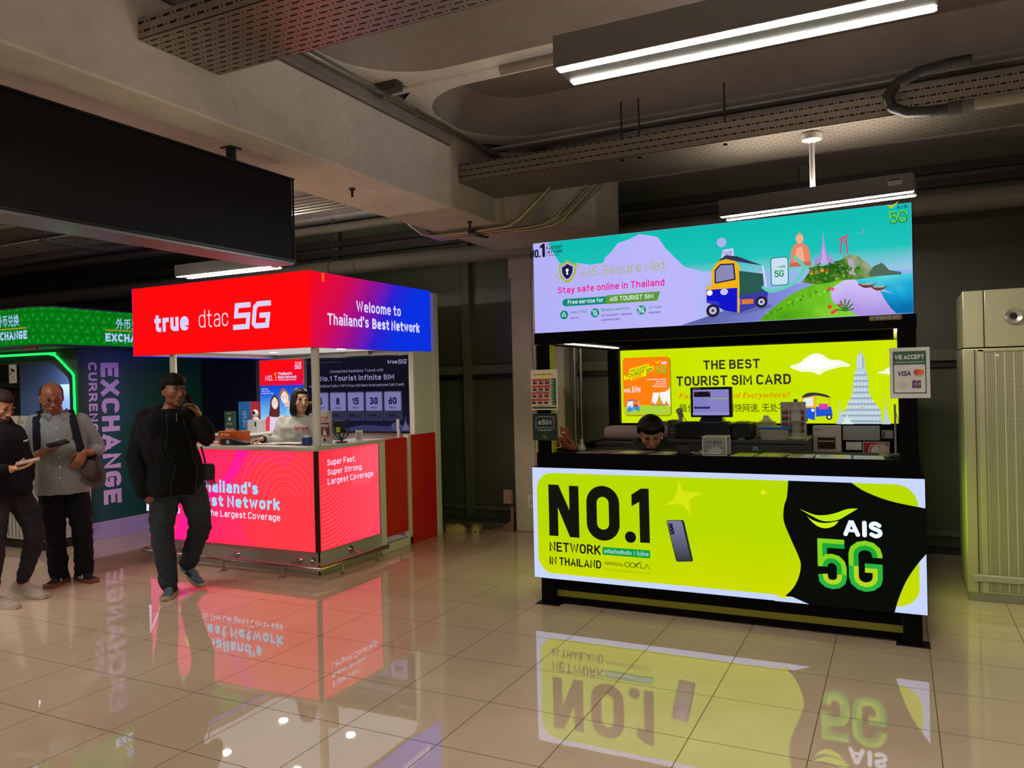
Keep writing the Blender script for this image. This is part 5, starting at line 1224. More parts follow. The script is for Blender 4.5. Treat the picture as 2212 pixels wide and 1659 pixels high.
# plush bear, white camera, glass bottle at the left end of the counter
t = thing('plush_bear', 'small brown plush bear sitting at the left end of the kiosk counter', 'soft toy', (-2.19, 5.33, 1.09))
fur = NT('plush'); fn = fur.noise(90, 4, .7); fur.color(fur.ramp(fn, [(.35, '5a2f14'), (.65, 'a8642c')])); fur.rough(.95); fur.bump(fn, 1.0, .01); FUR = fur.m
m = MB(); m.ell((-2.2, 5.34, 1.145), (.045, .042, .057), FUR); m.build('body', t)
m = MB(); m.ell((-2.215, 5.34, 1.225), (.034, .032, .032), FUR); m.ell((-2.212, 5.31, 1.219), (.015, .014, .012), pm('c89a68', .9)); m.ell((-2.24, 5.34, 1.25), (.012, .008, .012), FUR); m.ell((-2.19, 5.34, 1.252), (.012, .008, .012), FUR); m.build('head', t)
for x, y in ((-2.155, 5.3), (-2.17, 5.27)):
    m = MB(); m.tube([(-2.2, 5.34, 1.118), (x + .01, y + .01, 1.115), (x + .05, y, 1.112)], [.026, .022, .02], FUR, 12); m.ell((x + .055, y, 1.115), (.016, .022, .024), FUR); m.build('leg', t)
for a in (((-2.18, 5.32, 1.18), (-2.14, 5.3, 1.15), (-2.13, 5.28, 1.13)), ((-2.235, 5.32, 1.18), (-2.25, 5.29, 1.15), (-2.24, 5.27, 1.125))):
    m = MB(); m.tube(a, [.018, .017, .015], FUR, 12); m.build('arm', t)
m = MB(); m.tube([(-2.13, 5.33, 1.105), (-2.1, 5.32, 1.125), (-2.085, 5.31, 1.14)], [.012, .011, .008], FUR, 10); m.build('tail', t)
t = thing('smart_camera', 'white rounded device with a black lens in front of the plush bear', 'camera', (-2.27, 5.2, 1.09))
m = MB(); m.lathe([(0, 0), (.034, 0), (.038, .006), (.038, .075), (.034, .1), (.022, .118), (0, .122)], (-2.275, 5.22, 1.09), pm('d8d6d0', .3), 24); m.build('housing', t)
m = MB(); m.ell((-2.262, 5.192, 1.182), (.014, .012, .018), pm('0b0b0c', .1)); m.build('lens', t)
def bottle(name, label, x, y, z, h, r, m, capm, waist=True):
    t = thing(name, label, 'bottle', (x, y, z))
    b = MB(); b.lathe([(0, 0), (r * .9, 0), (r, h * .03), (r, h * .2), (r * .93, h * .3), (r, h * .4), (r, h * .62), (r * .85, h * .74), (r * .38, h * .88), (r * .36, h * .95), (0, h * .95)], (x, y, z), m, 24); b.build('body', t)
    b = MB(); b.lathe([(0, h * .93), (r * .42, h * .93), (r * .42, h), (0, h)], (x, y, z), capm, 18); b.build('cap', t)
    return t
t = thing('glass_bottle', 'small clear glass bottle beside the plush bear on the kiosk counter', 'bottle', (-2.065, 5.3, 1.09))
m = MB(); m.lathe([(0, 0), (.026, 0), (.03, .008), (.028, .03), (.012, .062), (.012, .085), (.01, .085), (.01, .06), (.025, .03), (.026, .01), (0, .006)], (-2.065, 5.3, 1.09), CLEAR, 24); m.build('glass', t)
# leaflets lying on the counter
def leaflet(x0, y0, x1, y1, sk, cols, label, frame=False):
    t = thing('leaflet', label, 'leaflet', ((x0 + x1) / 2, (y0 + y1) / 2, 1.09), 0, 'leaflets on the kiosk counter')
    q = [(x0, y0), (x1, y0), (x1 + sk, y1), (x0 + sk, y1)]
    b = MB(); b.prism(q, 1.0905, 1.0935, pm('a8a294', .4) if frame else PAP); b.build('sheet', t)
    pr = Print((0, 0, 1.0935), (1, 0, 0), (0, 1, 0), .0004)
    L = lambda u, v: (x0 + (x1 - x0) * u + sk * v, y0 + (y1 - y0) * v)
    for (u0, v0, u1, v1, c) in cols: pr.poly([L(u0, v0), L(u1, v0), L(u1, v1), L(u0, v1)], pm(c, .3))
    pr.build('sheet_print', t)
leaflet(-2.05, 5.14, -1.87, 5.36, .1, [(.05, .05, .95, .95, '7c6a58'), (.1, .1, .9, .3, '5a4030'), (.1, .4, .9, .6, '8a5a40'), (.1, .7, .9, .85, '5a4030')], 'brown framed leaflet nearest the plush bear on the kiosk counter', True)
leaflet(-1.8, 5.14, -1.6, 5.36, .06, [(.04, .05, .96, .95, '8c8474'), (.2, .1, .85, .6, 'b4c41c')], 'framed leaflet with a lime middle lying in front of the seated man', True)
leaflet(-1.53, 5.13, -1.37, 5.34, .03, [(.04, .05, .96, .95, '7a7468'), (.4, .08, .95, .5, 'a8bc1c')], 'framed leaflet just left of the black payment terminal', True)
leaflet(-1.2, 5.25, -1.17, 5.36, .02, [(.05, .05, .95, .95, '6e6a60')], 'small grey card between the payment terminal and the tip box')
leaflet(-.98, 5.13, -.85, 5.33, .02, [(.03, .03, .97, .97, 'b6c81c'), (.2, .3, .8, .5, '6c7a1c')], 'lime leaflet just right of the clear tip box')
leaflet(-.83, 5.13, -.66, 5.38, .03, [(.03, .03, .97, .97, '9a9a62'), (.1, .1, .8, .6, 'b8c42c')], 'framed lime leaflet second to the right of the tip box', True)
leaflet(-.63, 5.13, -.48, 5.33, .0, [(.03, .03, .97, .97, '8e9a3a'), (.55, .05, .95, .95, 'aebac0')], 'lime and pale leaflet in the middle of the right half of the counter')
leaflet(-.465, 5.11, -.26, 5.33, -.01, [(.02, .02, .98, .98, 'c2ccd6'), (.1, .2, .4, .9, '5a62b0'), (.45, .2, .55, .9, 'd890a0'), (.6, .1, .75, .9, 'b8c81c')], 'pale leaflet with blue and lime pictures below the fire extinguisher sign')
leaflet(-.25, 5.11, -.08, 5.31, -.01, [(.02, .02, .98, .98, 'b8c2c6'), (.1, .3, .9, .4, '6a7a90'), (.6, .05, .95, .2, 'b8c81c')], 'pale leaflet at the far right of the kiosk counter')
# payment terminal and its cable
t = thing('payment_terminal', 'small black payment terminal with a white cable on the kiosk counter', 'card terminal', (-1.295, 5.22, 1.09))
m = MB(); m.prism([(5.18, 1.09), (5.18, 1.15), (5.205, 1.163), (5.27, 1.14), (5.27, 1.09)], -1.338, -1.255, pm('171717', .35), Matrix(((0, 0, 1, 0), (1, 0, 0, 0), (0, 1, 0, 0), (0, 0, 0, 1)))); m.build('body', t, bevel=.003)
m = MB(); m.tube([(-1.255, 5.25, 1.1), (-1.23, 5.24, 1.095), (-1.2, 5.23, 1.095), (-1.185, 5.25, 1.1), (-1.2, 5.27, 1.108), (-1.215, 5.3, 1.1)], .004, pm('c8c6bc', .4), 8); m.build('cable', t)
# clear tip box
def tipbox(label, x0, y0, x1, y1, z, h, mat, edge, ink, lines, note):
    t = thing('tip_box', label, 'tip box', ((x0 + x1) / 2, (y0 + y1) / 2, z))
    b = MB(); w = .004
    b.box(x0, y0, z, x1, y0 + w, z + h, mat); b.box(x0, y1 - w, z, x1, y1, z + h, mat); b.box(x0, y0, z, x0 + w, y1, z + h, mat); b.box(x1 - w, y0, z, x1, y1, z + h, mat); b.box(x0, y0, z, x1, y1, z + w, mat); b.box(x0, y0, z + h - w, x1, y1, z + h, mat)
    b.build('box_walls', t)
    b = MB()
    for a, c in (((x0, y0, z), (x1, y0, z)), ((x0, y0, z + h), (x1, y0, z + h)), ((x0, y0, z), (x0, y0, z + h)), ((x1, y0, z), (x1, y0, z + h)), ((x0, y1, z + h), (x1, y1, z + h)), ((x1, y1, z), (x1, y1, z + h)), ((x0, y0, z + h), (x0, y1, z + h)), ((x1, y0, z + h), (x1, y1, z + h))):
        b.cyl(a, c, .0022, edge, 6)
    b.build('edges', t)
    pr = Print((x0, y0 - .001, z)); W = x1 - x0
    for s, u, v, hh, ww in lines: pr.text(s, u * W, v * h, hh, ink, ww * W, .012)
    pr.build('lettering', t)
    b = MB()
    for i in range(3): b.box(x0 + .02 + .01 * i, y0 + .03 + .01 * i, z + .005 + .016 * i, x1 - .04 - .006 * i, y1 - .04, z + .019 + .016 * i, note)
    b.build('bank_notes', t, bevel=.004)
tipbox('clear acrylic tip box with notes inside on the black kiosk counter', -1.158, 5.15, -1.005, 5.28, 1.0905, .122, ACR, pm('c8d0b0', .2), INK, (('TIP BOX', .13, .62, .02, .68), ('THANK YOU', .13, .4, .014, .72)), pm('a8a498', .6))
# holder rod, small bottle and clutter at the right end
t = thing('phone_holder', 'thin upright metal rod holder at the right end of the kiosk counter', 'holder', (-.02, 5.25, 1.09))
m = MB(); m.cyl((-.02, 5.25, 1.095), (-.02, 5.25, 1.405), .006, pm('b8b8b4', .25, .8), 12); m.ell((-.02, 5.25, 1.405), (.008, .008, .01), pm('b8b8b4', .25, .8)); m.build('rod', t)
m = MB(); m.lathe([(0, 0), (.04, 0), (.042, .006), (.03, .016), (.01, .022), (0, .022)], (-.02, 5.25, 1.09), pm('1a1a1a', .4), 20); m.build('base', t)
m = MB(); m.tube([(-.02, 5.25, 1.38), (.0, 5.26, 1.3), (.02, 5.27, 1.18), (.03, 5.28, 1.1)], .0025, pm('c0c4a8', .4), 6); m.build('cord', t)
bottle('plastic_bottle', 'small clear bottle with a green cap beside the rod holder', -.085, 5.3, 1.09, .085, .03, CLEAR, pm('4a7a34', .4))
# back cabinets
DG = pm('33342f', .4)
t = thing('back_cabinet', 'low dark grey cabinet under the monitor inside the black kiosk', 'cabinet', (-1.13, 6.3, .0))
m = MB(); m.box(-1.66, 6.02, .02, -.62, 6.6, 1.1, DG); m.build('body', t, bevel=.003)
m = MB(); m.box(-1.67, 6.0, 1.1, -.605, 6.61, 1.125, pm('3b3c36', .35)); m.build('top', t, bevel=.003)
for x in (-1.65, -1.13): 
    m = MB(); m.box(x, 6.01, .06, x + .5, 6.02, 1.08, pm('2d2e29', .4)); m.build('door', t, bevel=.002)
t = thing('side_cabinet', 'dark grey cabinet under the beige roll, at the left inside the black kiosk', 'cabinet', (-2.0, 6.4, 0))
m = MB(); m.box(-2.26, 6.12, .02, -1.69, 6.62, 1.06, DG); m.build('body', t, bevel=.003); m = MB(); m.box(-2.27, 6.1, 1.06, -1.685, 6.63, 1.085, pm('1f201d', .4)); m.build('top', t, bevel=.003)
t = thing('cushion_roll', 'beige rolled cushion lying on the side cabinet behind the seated man', 'cushion', (-2.0, 6.35, 1.085))
m = MB(); q = [(-2.255 + .57 * i / 14, 6.36, 1.148) for i in range(15)]; m.tube(q, [.045, .06] + [.063] * 11 + [.06, .045], pm('8d7d74', .85), 20); m.build('cover', t)
t = thing('cash_drawer', 'wide black cash drawer under the monitor', 'cash drawer', (-1.36, 6.25, 1.125))
m = MB(); m.box(-1.575, 6.08, 1.13, -1.155, 6.48, 1.236, pm('0c0c0c', .35)); m.build('body', t, bevel=.003)
m = MB(); m.cyl((-1.38, 6.08, 1.155), (-1.38, 6.072, 1.155), .007, STEEL, 12); m.tube([(-1.38, 6.07, 1.155), (-1.385, 6.068, 1.14), (-1.384, 6.068, 1.125 + .004)], .003, STEEL, 6); m.build('lock', t)
t = thing('keyboard', 'thin black keyboard on the cash drawer in front of the monitor', 'keyboard', (-1.36, 6.15, 1.236))
m = MB(); m.box(-1.56, 6.09, 1.2365, -1.17, 6.2, 1.252, pm('151512', .4)); m.build('case', t, bevel=.003)
m = MB(); 
for r in range(4):
    for c in range(15): m.box(-1.552 + .0255 * c, 6.097 + .025 * r, 1.252, -1.531 + .0255 * c, 6.116 + .025 * r, 1.257, pm('2a2a24', .4))
o = m.build('keys', t); o['kind'] = 'stuff'
t = thing('till_monitor', 'black till monitor with a pale lilac screen on the cash drawer', 'monitor', (-1.32, 6.3, 1.236))
m = MB(); m.box(-1.493, 6.24, 1.285, -1.166, 6.275, 1.524, pm('0d0d0d', .3)); m.build('casing', t, bevel=.006)
m = MB(); m.loft([[(-1.41, 6.25, 1.29), (-1.25, 6.25, 1.29), (-1.25, 6.3, 1.29), (-1.41, 6.3, 1.29)], [(-1.42, 6.22, 1.255), (-1.24, 6.22, 1.255), (-1.24, 6.36, 1.255), (-1.42, 6.36, 1.255)], [(-1.42, 6.22, 1.2375), (-1.24, 6.22, 1.2375), (-1.24, 6.36, 1.2375), (-1.42, 6.36, 1.2375)]], pm('101010', .3)); m.build('stand', t, bevel=.003)
p = Print((0, 6.24, 0)); p.rect(-1.472, 1.302, -1.19, 1.504, em('8582c8', 1)); p.rect(-1.464, 1.446, -1.333, 1.489, em('15141a', 1)); p.rect(-1.328, 1.428, -1.194, 1.438, em('9aa86a', 1)); p.rect(-1.464, 1.352, -1.338, 1.37, em('2a2850', 1)); p.rect(-1.46, 1.478, -1.43, 1.482, em('a02830', 1)); p.rect(-1.35, 1.478, -1.336, 1.484, em('c02030', 1))
for i in range(3): p.rect(-1.432 + .032 * i, 1.354, -1.43 + .032 * i, 1.368, em('8582c8', 1))
for i in range(9): p.rect(-1.46 + .003 * (i % 3), 1.318 + .012 * i if i < 3 else 1.38 + .01 * (i - 3), -1.36, 1.3205 + .012 * i if i < 3 else 1.3825 + .01 * (i - 3), em('6d6ab0', 1)); p.rect(-1.322, 1.315 + .021 * i, -1.2, 1.3175 + .021 * i, em('7370b6', 1))
p.rect(-1.472, 1.302, -1.19, 1.325, em('918ed0', 1)); p.build('screen', t)
m = MB(); m.box(-1.478, 6.238, 1.508, -1.41, 6.24, 1.52, pm('9a9890', .5)); m.build('sticker', t)
t = thing('receipt_printer', 'black receipt printer right of the till monitor', 'printer', (-1.075, 6.25, 1.125))
m = MB(); m.box(-1.15, 6.1, 1.13, -1.005, 6.36, 1.245, pm('101010', .35)); m.build('body', t, bevel=.006); m = MB(); m.box(-1.13, 6.16, 1.245, -1.04, 6.3, 1.253, pm('8d8c80', .4)); m.build('lid', t, bevel=.002)
t = thing('computer_mouse', 'grey mouse in front of the receipt printer', 'mouse', (-1.08, 6.06, 1.125))
m = MB(); m.ell((-1.07, 6.05, 1.127), (.03, .045, .018), pm('55554a', .35)); m.build('body', t)
t = thing('barcode_scanner', 'beige upright handheld scanner left of the till monitor', 'scanner', (-1.55, 6.12, 1.236))
m = MB(); m.tube([(-1.548, 6.13, 1.255), (-1.546, 6.13, 1.285), (-1.548, 6.125, 1.31), (-1.55, 6.115, 1.335), (-1.552, 6.1, 1.348)], [.017, .016, .018, .024, .026], pm('9a988c', .4), 16, flat=.8); m.build('body', t)
m = MB(); m.box(-1.568, 6.11, 1.2365, -1.528, 6.15, 1.256, pm('55554c', .4)); m.build('stand', t, bevel=.004)
t = thing('sim_box', 'dark green printed box left of the cash drawer', 'box', (-1.61, 6.2, 1.125))
m = MB(); m.box(-1.645, 6.1, 1.1255, -1.58, 6.26, 1.267, pm('17201a', .5)); m.build('carton', t, bevel=.002); p = Print((0, 6.1, 0)); p.text('5G', -1.605, 1.235, .018, pm('5a8a4a', .5), .022); p.text('TOURIST', -1.635, 1.195, .009, pm('9aa09a', .5), .05); p.rect(-1.625, 1.165, -1.59, 1.178, pm('a82a34', .5)); p.build('box_print', t)
t = thing('cardboard_box', 'tan cardboard box behind the seated man at the end of the lime picture', 'box', (-1.78, 6.55, 1.085))
m = MB(); m.box(-1.86, 6.46, 1.086, -1.69, 6.6, 1.235, pm('7a5a40', .7)); m.build('carton', t, bevel=.002)
t = thing('food_container', 'clear plastic food box with a blue lid on the back cabinet', 'container', (-.83, 6.15, 1.125))
m = MB(); m.loft([[(x, y, 1.1265) for x, y in rrect(-.93, 6.06, -.745, 6.2, .03, 4)], [(x, y, 1.205) for x, y in rrect(-.945, 6.05, -.725, 6.21, .03, 4)]], pm('c8c6b4', .2, 0, alpha=.55)); m.build('tub', t)
m = MB(); m.prism(rrect(-.952, 6.043, -.718, 6.217, .03, 5), 1.205, 1.222, pm('2a62b4', .35)); m.build('lid', t, bevel=.003)
m = MB(); m.ell((-.85, 6.13, 1.155), (.06, .04, .026), pm('8a5a52', .7)); m.ell((-.8, 6.14, 1.15), (.045, .04, .022), pm('7a7a50', .7)); m.build('food', t)
t = thing('tissue_pack', 'soft pale yellow tissue pack between the printer and the food box', 'tissue pack', (-.94, 6.35, 1.125))
m = MB(); m.box(-.995, 6.26, 1.126, -.86, 6.42, 1.245, pm('a8a45c', .5)); m.build('pack', t, bevel=.012); m = MB(); m.loft([[(x, y, 1.245) for x, y in rrect(-.97, 6.3, -.87, 6.38, .03, 4)], [(x, y, 1.27) for x, y in rrect(-.95, 6.32, -.9, 6.36, .015, 4)], [(x, y, 1.293) for x, y in rrect(-.945, 6.33, -.91, 6.35, .008, 4)]], pm('d8d6c0', .6)); m.build('tissue', t)
t = thing('brochure_stand', 'clear upright stand with a price leaflet behind the water bottle', 'brochure stand', (-.715, 6.25, 1.125))
m = MB(); m.box(-.81, 6.24, 1.1255, -.62, 6.27, 1.405, ACR); m.build('holder', t, bevel=.002)
p = Print((0, 6.239, 0)); p.rect(-.805, 1.14, -.625, 1.4, pm('b0aa9e', .5)); p.text('5G', -.74, 1.372, .012, INK, .02)
for r in range(4):
    for c in range(3): p.rect(-.797 + .057 * c, 1.305 - .045 * r, -.75 + .057 * c, 1.34 - .045 * r, pm('4a4038', .5)); p.rect(-.797 + .057 * c, 1.328 - .045 * r, -.75 + .057 * c, 1.34 - .045 * r, pm('a8483c', .5))
p.build('leaflet', t)
t = bottle('water_bottle', 'tall clear water bottle with a dark green cap on the back cabinet', -.683, 6.12, 1.1255, .3, .034, CLEAR, pm('1f4a30', .4))
m = MB(); m.tube([(-.683, 6.12, 1.265), (-.683, 6.12, 1.325)], .0345, pm('b8b8b0', .5), 24, cap=False); m.build('label_band', t)
m = MB(); m.box(-.975, 6.0, 1.03, -.945, 6.006, 1.075, pm('c8cac6', .5)); m.box(-.97, 5.998, 1.04, -.95, 6.0, 1.07, pm('1f62a0', .4)); solo(m, 'sticker', 'white and blue sticker on the front of the back cabinet', 'sticker', smooth=0)
# fittings on the rear board
t = thing('breaker_box', 'cream electric breaker box under the lime picture', 'electric box', (-.515, 6.72, .986))
m = MB(); m.box(-.619, 6.66, .987, -.411, 6.75, 1.195, pm('bdb4a6', .4)); m.build('cover', t, bevel=.006)
m = MB(); m.box(-.592, 6.652, 1.0, -.443, 6.66, 1.115, pm('a8a092', .4)); m.build('rim', t, bevel=.003); m = MB(); m.box(-.582, 6.648, 1.012, -.453, 6.654, 1.102, pm('3a2f20', .15)); m.build('window', t); m = MB(); m.box(-.575, 6.646, 1.07, -.46, 6.65, 1.078, pm('b8ac9a', .4)); m.build('switch_bar', t)
m = MB(); m.box(-.608, 6.658, 1.163, -.562, 6.66, 1.169, pm('a03a30', .4)); m.build('maker_mark', t)
slab('cover_panel', 'plain pale grey cover panel right of the breaker box', 'panel', -.4, 6.72, 1.077, -.134, 6.75, 1.192, pm('8d8b82', .45))
t = thing('socket_box', 'small grey socket with slots under the right end of the lime picture', 'socket', (-.08, 6.735, 1.093)); m = MB(); m.box(-.122, 6.72, 1.093, -.04, 6.75, 1.158, pm('7f7d76', .45)); m.build('plate', t, bevel=.002)
m = MB()
for i in range(3): m.box(-.09, 6.716, 1.105 + .017 * i, -.048, 6.72, 1.111 + .017 * i, pm('b8b6ae', .4))
m.box(-.115, 6.716, 1.105, -.1, 6.72, 1.145, pm('4a4944', .4)); m.build('slots', t)
t = thing('switch_plate', 'white two gang light switch below the cover panel', 'switch', (-.32, 6.735, 1.0)); m = MB(); m.box(-.38, 6.725, 1.0, -.266, 6.75, 1.063, pm('d0ccc4', .35)); m.build('plate', t, bevel=.003)
for x in (-.355, -.312): m = MB(); m.box(x, 6.718, 1.013, x + .018, 6.725, 1.047, pm('dedad2', .3)); m.build('rocker', t, bevel=.002)
t = thing('extinguisher_sign', 'red fire extinguisher sign low on the rear board', 'sign', (-.163, 6.735, .87)); m = MB(); m.box(-.258, 6.735, .88, -.068, 6.75, 1.066, pm('c9c5bc', .4)); m.build('board', t, bevel=.003)
p = Print((0, 6.735, 0)); p.poly(rrect(-.252, .886, -.074, 1.06, .01, 4), pm('b01420', .4)); g = pm('d6cfc8', .5); p.poly(spl([(-.2, .9), (-.2, 1.0), (-.185, 1.028), (-.165, 1.034), (-.145, 1.02), (-.14, 1.0), (-.14, .9)], 4), g); p.line(spl([(-.17, 1.036), (-.195, 1.04), (-.212, 1.01), (-.218, .95)], 4), .008, g); p.line([(-.168, 1.044), (-.115, 1.05)], .008, g); p.line([(-.165, 1.036), (-.12, 1.028)], .006, g); p.build('sign_print', t)

# ================================================================== things on the red booth
ZT = 1.0885
tipbox('orange see-through tip box on the red booth counter', -5.64, 5.27, -5.385, 5.4, ZT, .118, pm('d8621c', .08, 0, alpha=.6), pm('e8823a', .3), pm('ffd8a8', .5), (('TIP BOX', .08, .66, .022, .46), ('Thank You', .08, .38, .015, .4)), pm('a85a2a', .6))
t = thing('card_machine', 'black handheld card machine lying by the orange tip box', 'card terminal', (-5.38, 5.28, ZT))
m = MB(); m.box(-5.55, 5.2, ZT, -5.4, 5.27, ZT + .06, pm('141416', .35)); m.build('printer_end', t, bevel=.01); m = MB(); m.loft([[(-5.4, 5.2, ZT), (-5.4, 5.27, ZT), (-5.4, 5.27, ZT + .055), (-5.4, 5.2, ZT + .055)], [(-5.25, 5.21, ZT), (-5.25, 5.28, ZT), (-5.25, 5.28, ZT + .025), (-5.25, 5.21, ZT + .025)]], pm('1a1a1d', .35)); m.build('keypad', t, bevel=.006)
m = MB(); m.box(-5.47, 5.198, ZT + .012, -5.435, 5.2, ZT + .045, pm('b8b4aa', .5)); m.build('sticker', t)
for i, (x0, y0, x1, y1, c, lab) in enumerate(((-5.22, 5.3, -4.92, 5.52, 'd6d2cc', 'white paper sheets in front of the woman at the red booth'), (-5.0, 5.32, -4.72, 5.5, 'e0642c', 'orange edged folder right of the white sheets in front of the woman'), (-6.2, 5.25, -5.75, 5.45, 'c83a44', 'red leaflet left of the orange tip box, behind the man on the phone'), (-5.36, 5.35, -5.23, 5.5, 'c9c6cc', 'small pale slip under the woman\'s hand'))):
    m = MB()
    for k in range(3 if i < 2 else 1):
        fr = Matrix.Translation(((x0 + x1) / 2, (y0 + y1) / 2, ZT + .002 * k + .0068 * (i == 1))) @ Matrix.Rotation(.12 * k - .1, 4, 'Z'); w, d = (x1 - x0) / 2, (y1 - y0) / 2
        m.box(-w, -d, .0006, w, d, .0022, pm(c if k == 0 or i != 1 else 'd8d0c8', .55), fr)
    solo(m, 'paper_sheets', lab, 'papers', smooth=0)
t = thing('blue_gadget', 'small dark blue box-shaped gadget with a white top on the red booth counter', 'gadget', (-4.65, 5.33, ZT)); m = MB(); m.box(-4.69, 5.31, ZT, -4.612, 5.36, ZT + .07, pm('27407c', .35)); m.build('body', t, bevel=.006); m = MB(); m.box(-4.68, 5.32, ZT + .07, -4.622, 5.35, ZT + .083, pm('dcdcd8', .3)); m.build('top', t, bevel=.003)
t = thing('blue_box', 'small blue carton behind the orange tip box', 'box', (-5.78, 5.45, ZT)); m = MB(); m.box(-5.83, 5.44, ZT, -5.72, 5.53, ZT + .075, pm('2a3f86', .45)); m.build('carton', t, bevel=.003)
t = thing('brochure_stand', 'clear stand with a red and white brochure at the corner of the red booth counter', 'brochure stand', (-4.52, 5.4, ZT))
m = MB(); m.box(-4.637, 5.387, ZT, -4.41, 5.4, 1.392, ACR); m.box(-4.637, 5.36, ZT, -4.41, 5.44, ZT + .006, ACR); m.build('holder', t, bevel=.002)
p = Print((0, 5.386, 0)); p.rect(-4.632, 1.1, -4.415, 1.388, pm('c9c4bc', .5)); p.text('true 5G', -4.46, 1.37, .008, pm('b03034', .5), .035); r_ = pm('b3242e', .5)
p.rect(-4.61, 1.338, -4.445, 1.35, pm('d8b8b0', .5)); p.poly(rrect(-4.605, 1.32, -4.45, 1.336, .006, 4), r_); p.rect(-4.59, 1.326, -4.47, 1.331, pm('e8d8d4', .5)); p.rect(-4.61, 1.3, -4.46, 1.305, INK); p.rect(-4.62, 1.27, -4.58, 1.278, r_)
p.poly(rrect(-4.62, 1.175, -4.44, 1.285, .01, 4), pm('6a1c24', .5)); p.rect(-4.565, 1.245, -4.445, 1.27, pm('c8b8b4', .5)); p.text('true', -4.525, 1.25, .014, r_, .05, .04); p.circ(-4.595, 1.255, .018, pm('241418', .5)); p.poly([(-4.62, 1.176), (-4.615, 1.23), (-4.585, 1.24), (-4.565, 1.176)], pm('8a1c28', .5)); p.circ(-4.49, 1.225, .012, pm('c89a88', .5)); p.poly([(-4.51, 1.176), (-4.5, 1.212), (-4.475, 1.212), (-4.46, 1.176)], pm('d8d0d0', .5)); p.rect(-4.62, 1.165, -4.44, 1.173, r_)
p.rect(-4.6, 1.12, -4.56, 1.148, pm('a8b4b8', .5)); p.rect(-4.5, 1.118, -4.48, 1.15, INK); p.build('brochure', t)
t = thing('desk_fan', 'small black round desk fan behind the brochure stand', 'fan', (-4.55, 5.62, ZT))
m = MB(); m.lathe([(0, 0), (.055, 0), (.058, .008), (.04, .014), (0, .014)], (-4.52, 5.64, ZT), pm('111111', .4), 24); m.tube([(-4.52, 5.64, ZT + .01), (-4.52, 5.65, ZT + .05)], .012, pm('111111', .4), 10); m.build('base', t)
cxy = (-4.525, 5.62, ZT + .115)
m = MB()
for d in (-.03, .03): m.tube([(cxy[0] + .085 * math.cos(a), cxy[1] + d, cxy[2] + .085 * math.sin(a)) for a in [2 * PI * j / 32 for j in range(32)]], .005, pm('151515', .35), 8, closed=True)
for j in range(24):
    a = 2 * PI * j / 24; c_, s_ = math.cos(a), math.sin(a)
    m.tube([(cxy[0] + r * c_, cxy[1] + y, cxy[2] + r * s_) for r, y in ((.02, -.045), (.06, -.043), (.085, -.03), (.086, .03), (.05, .04))], .0016, pm('151515', .35), 5)
m.build('guard', t)
m = MB()
for j in range(4):
    a = PI / 2 * j; fr = Matrix.Translation(cxy) @ Matrix.Rotation(a, 4, 'Y') @ Matrix.Translation((.045, 0, 0)) @ Matrix.Rotation(.5, 4, 'X'); m.box(-.03, -.002, -.024, .03, .002, .024, pm('202020', .3), fr)
m.cyl((cxy[0], cxy[1] - .03, cxy[2]), (cxy[0], cxy[1] + .05, cxy[2]), .022, pm('121212', .35), 16); m.build('blades', t)
m = MB(); m.box(cxy[0] + .005, cxy[1] - .05, cxy[2] - .015, cxy[0] + .05, cxy[1] - .047, cxy[2] + .03, pm('c8c84a', .5)); m.build('yellow_tag', t)
t = thing('paper_card', 'small white price card standing behind the desk fan', 'card', (-4.47, 5.85, ZT)); m = MB(); m.box(-4.52, 5.85, ZT, -4.44, 5.854, ZT + .1, pm('d2d0c8', .5)); m.build('card', t); p = Print((0, 5.849, 0))
for i in range(4): p.rect(-4.51, ZT + .02 + .018 * i, -4.46, ZT + .026 + .018 * i, pm('7a7a74', .5))
p.build('card_print', t)
t = thing('travel_sign', 'small green and black standing sign on the back shelf of the red booth', 'sign', (-6.46, 6.2, 1.118)); m = MB(); m.box(-6.54, 6.195, 1.1185, -6.385, 6.21, 1.356, pm('3a4a40', .2)); m.build('board', t, bevel=.002)
p = Print((0, 6.195, 0)); p.rect(-6.53, 1.17, -6.395, 1.35, pm('1f4a34', .5)); g = pm('b8c0b4', .5); p.circ(-6.462, 1.275, .02, g); p.text('Klook', -6.505, 1.212, .022, g, .085, .015); p.rect(-6.525, 1.145, -6.4, 1.17, pm('b8a8a4', .5)); p.rect(-6.515, 1.153, -6.41, 1.16, pm('a03a40', .5)); p.rect(-6.5, 1.33, -6.43, 1.336, g); p.build('sign_print', t)
t = thing('phone_box', 'upright blue carton with a red side on the back shelf of the red booth', 'box', (-6.4, 6.4, 1.118)); m = MB(); m.box(-6.5, 6.36, 1.1185, -6.325, 6.5, 1.452, pm('1f78c8', .4)); m.build('carton', t, bevel=.002); m = MB(); m.box(-6.3245, 6.362, 1.1185, -6.3225, 6.498, 1.452, pm('a81c24', .45)); m.build('side_panel', t)
U = Print((0, 6.36, 0), (0, 0, -1), (1, 0, 0)); U.text('dtac', -1.345, -6.435, .06, pm('dfe6ee', .5), .17, -.006); U.build('box_lettering', t)
t = thing('camera_box', 'white carton picturing a gadget, under the white home camera', 'box', (-6.26, 6.38, 1.118)); m = MB(); m.box(-6.315, 6.3, 1.1185, -6.165, 6.42, 1.256, pm('d2d0d0', .45)); m.build('carton', t, bevel=.002); p = Print((0, 6.3, 0)); p.poly(rrect(-6.21, 1.185, -6.185, 1.235, .01, 5), INK); 
for i in range(3): p.rect(-6.305, 1.15 + .02 * i, -6.26, 1.155 + .02 * i, pm('a8a6a4', .5))
p.build('box_print', t)
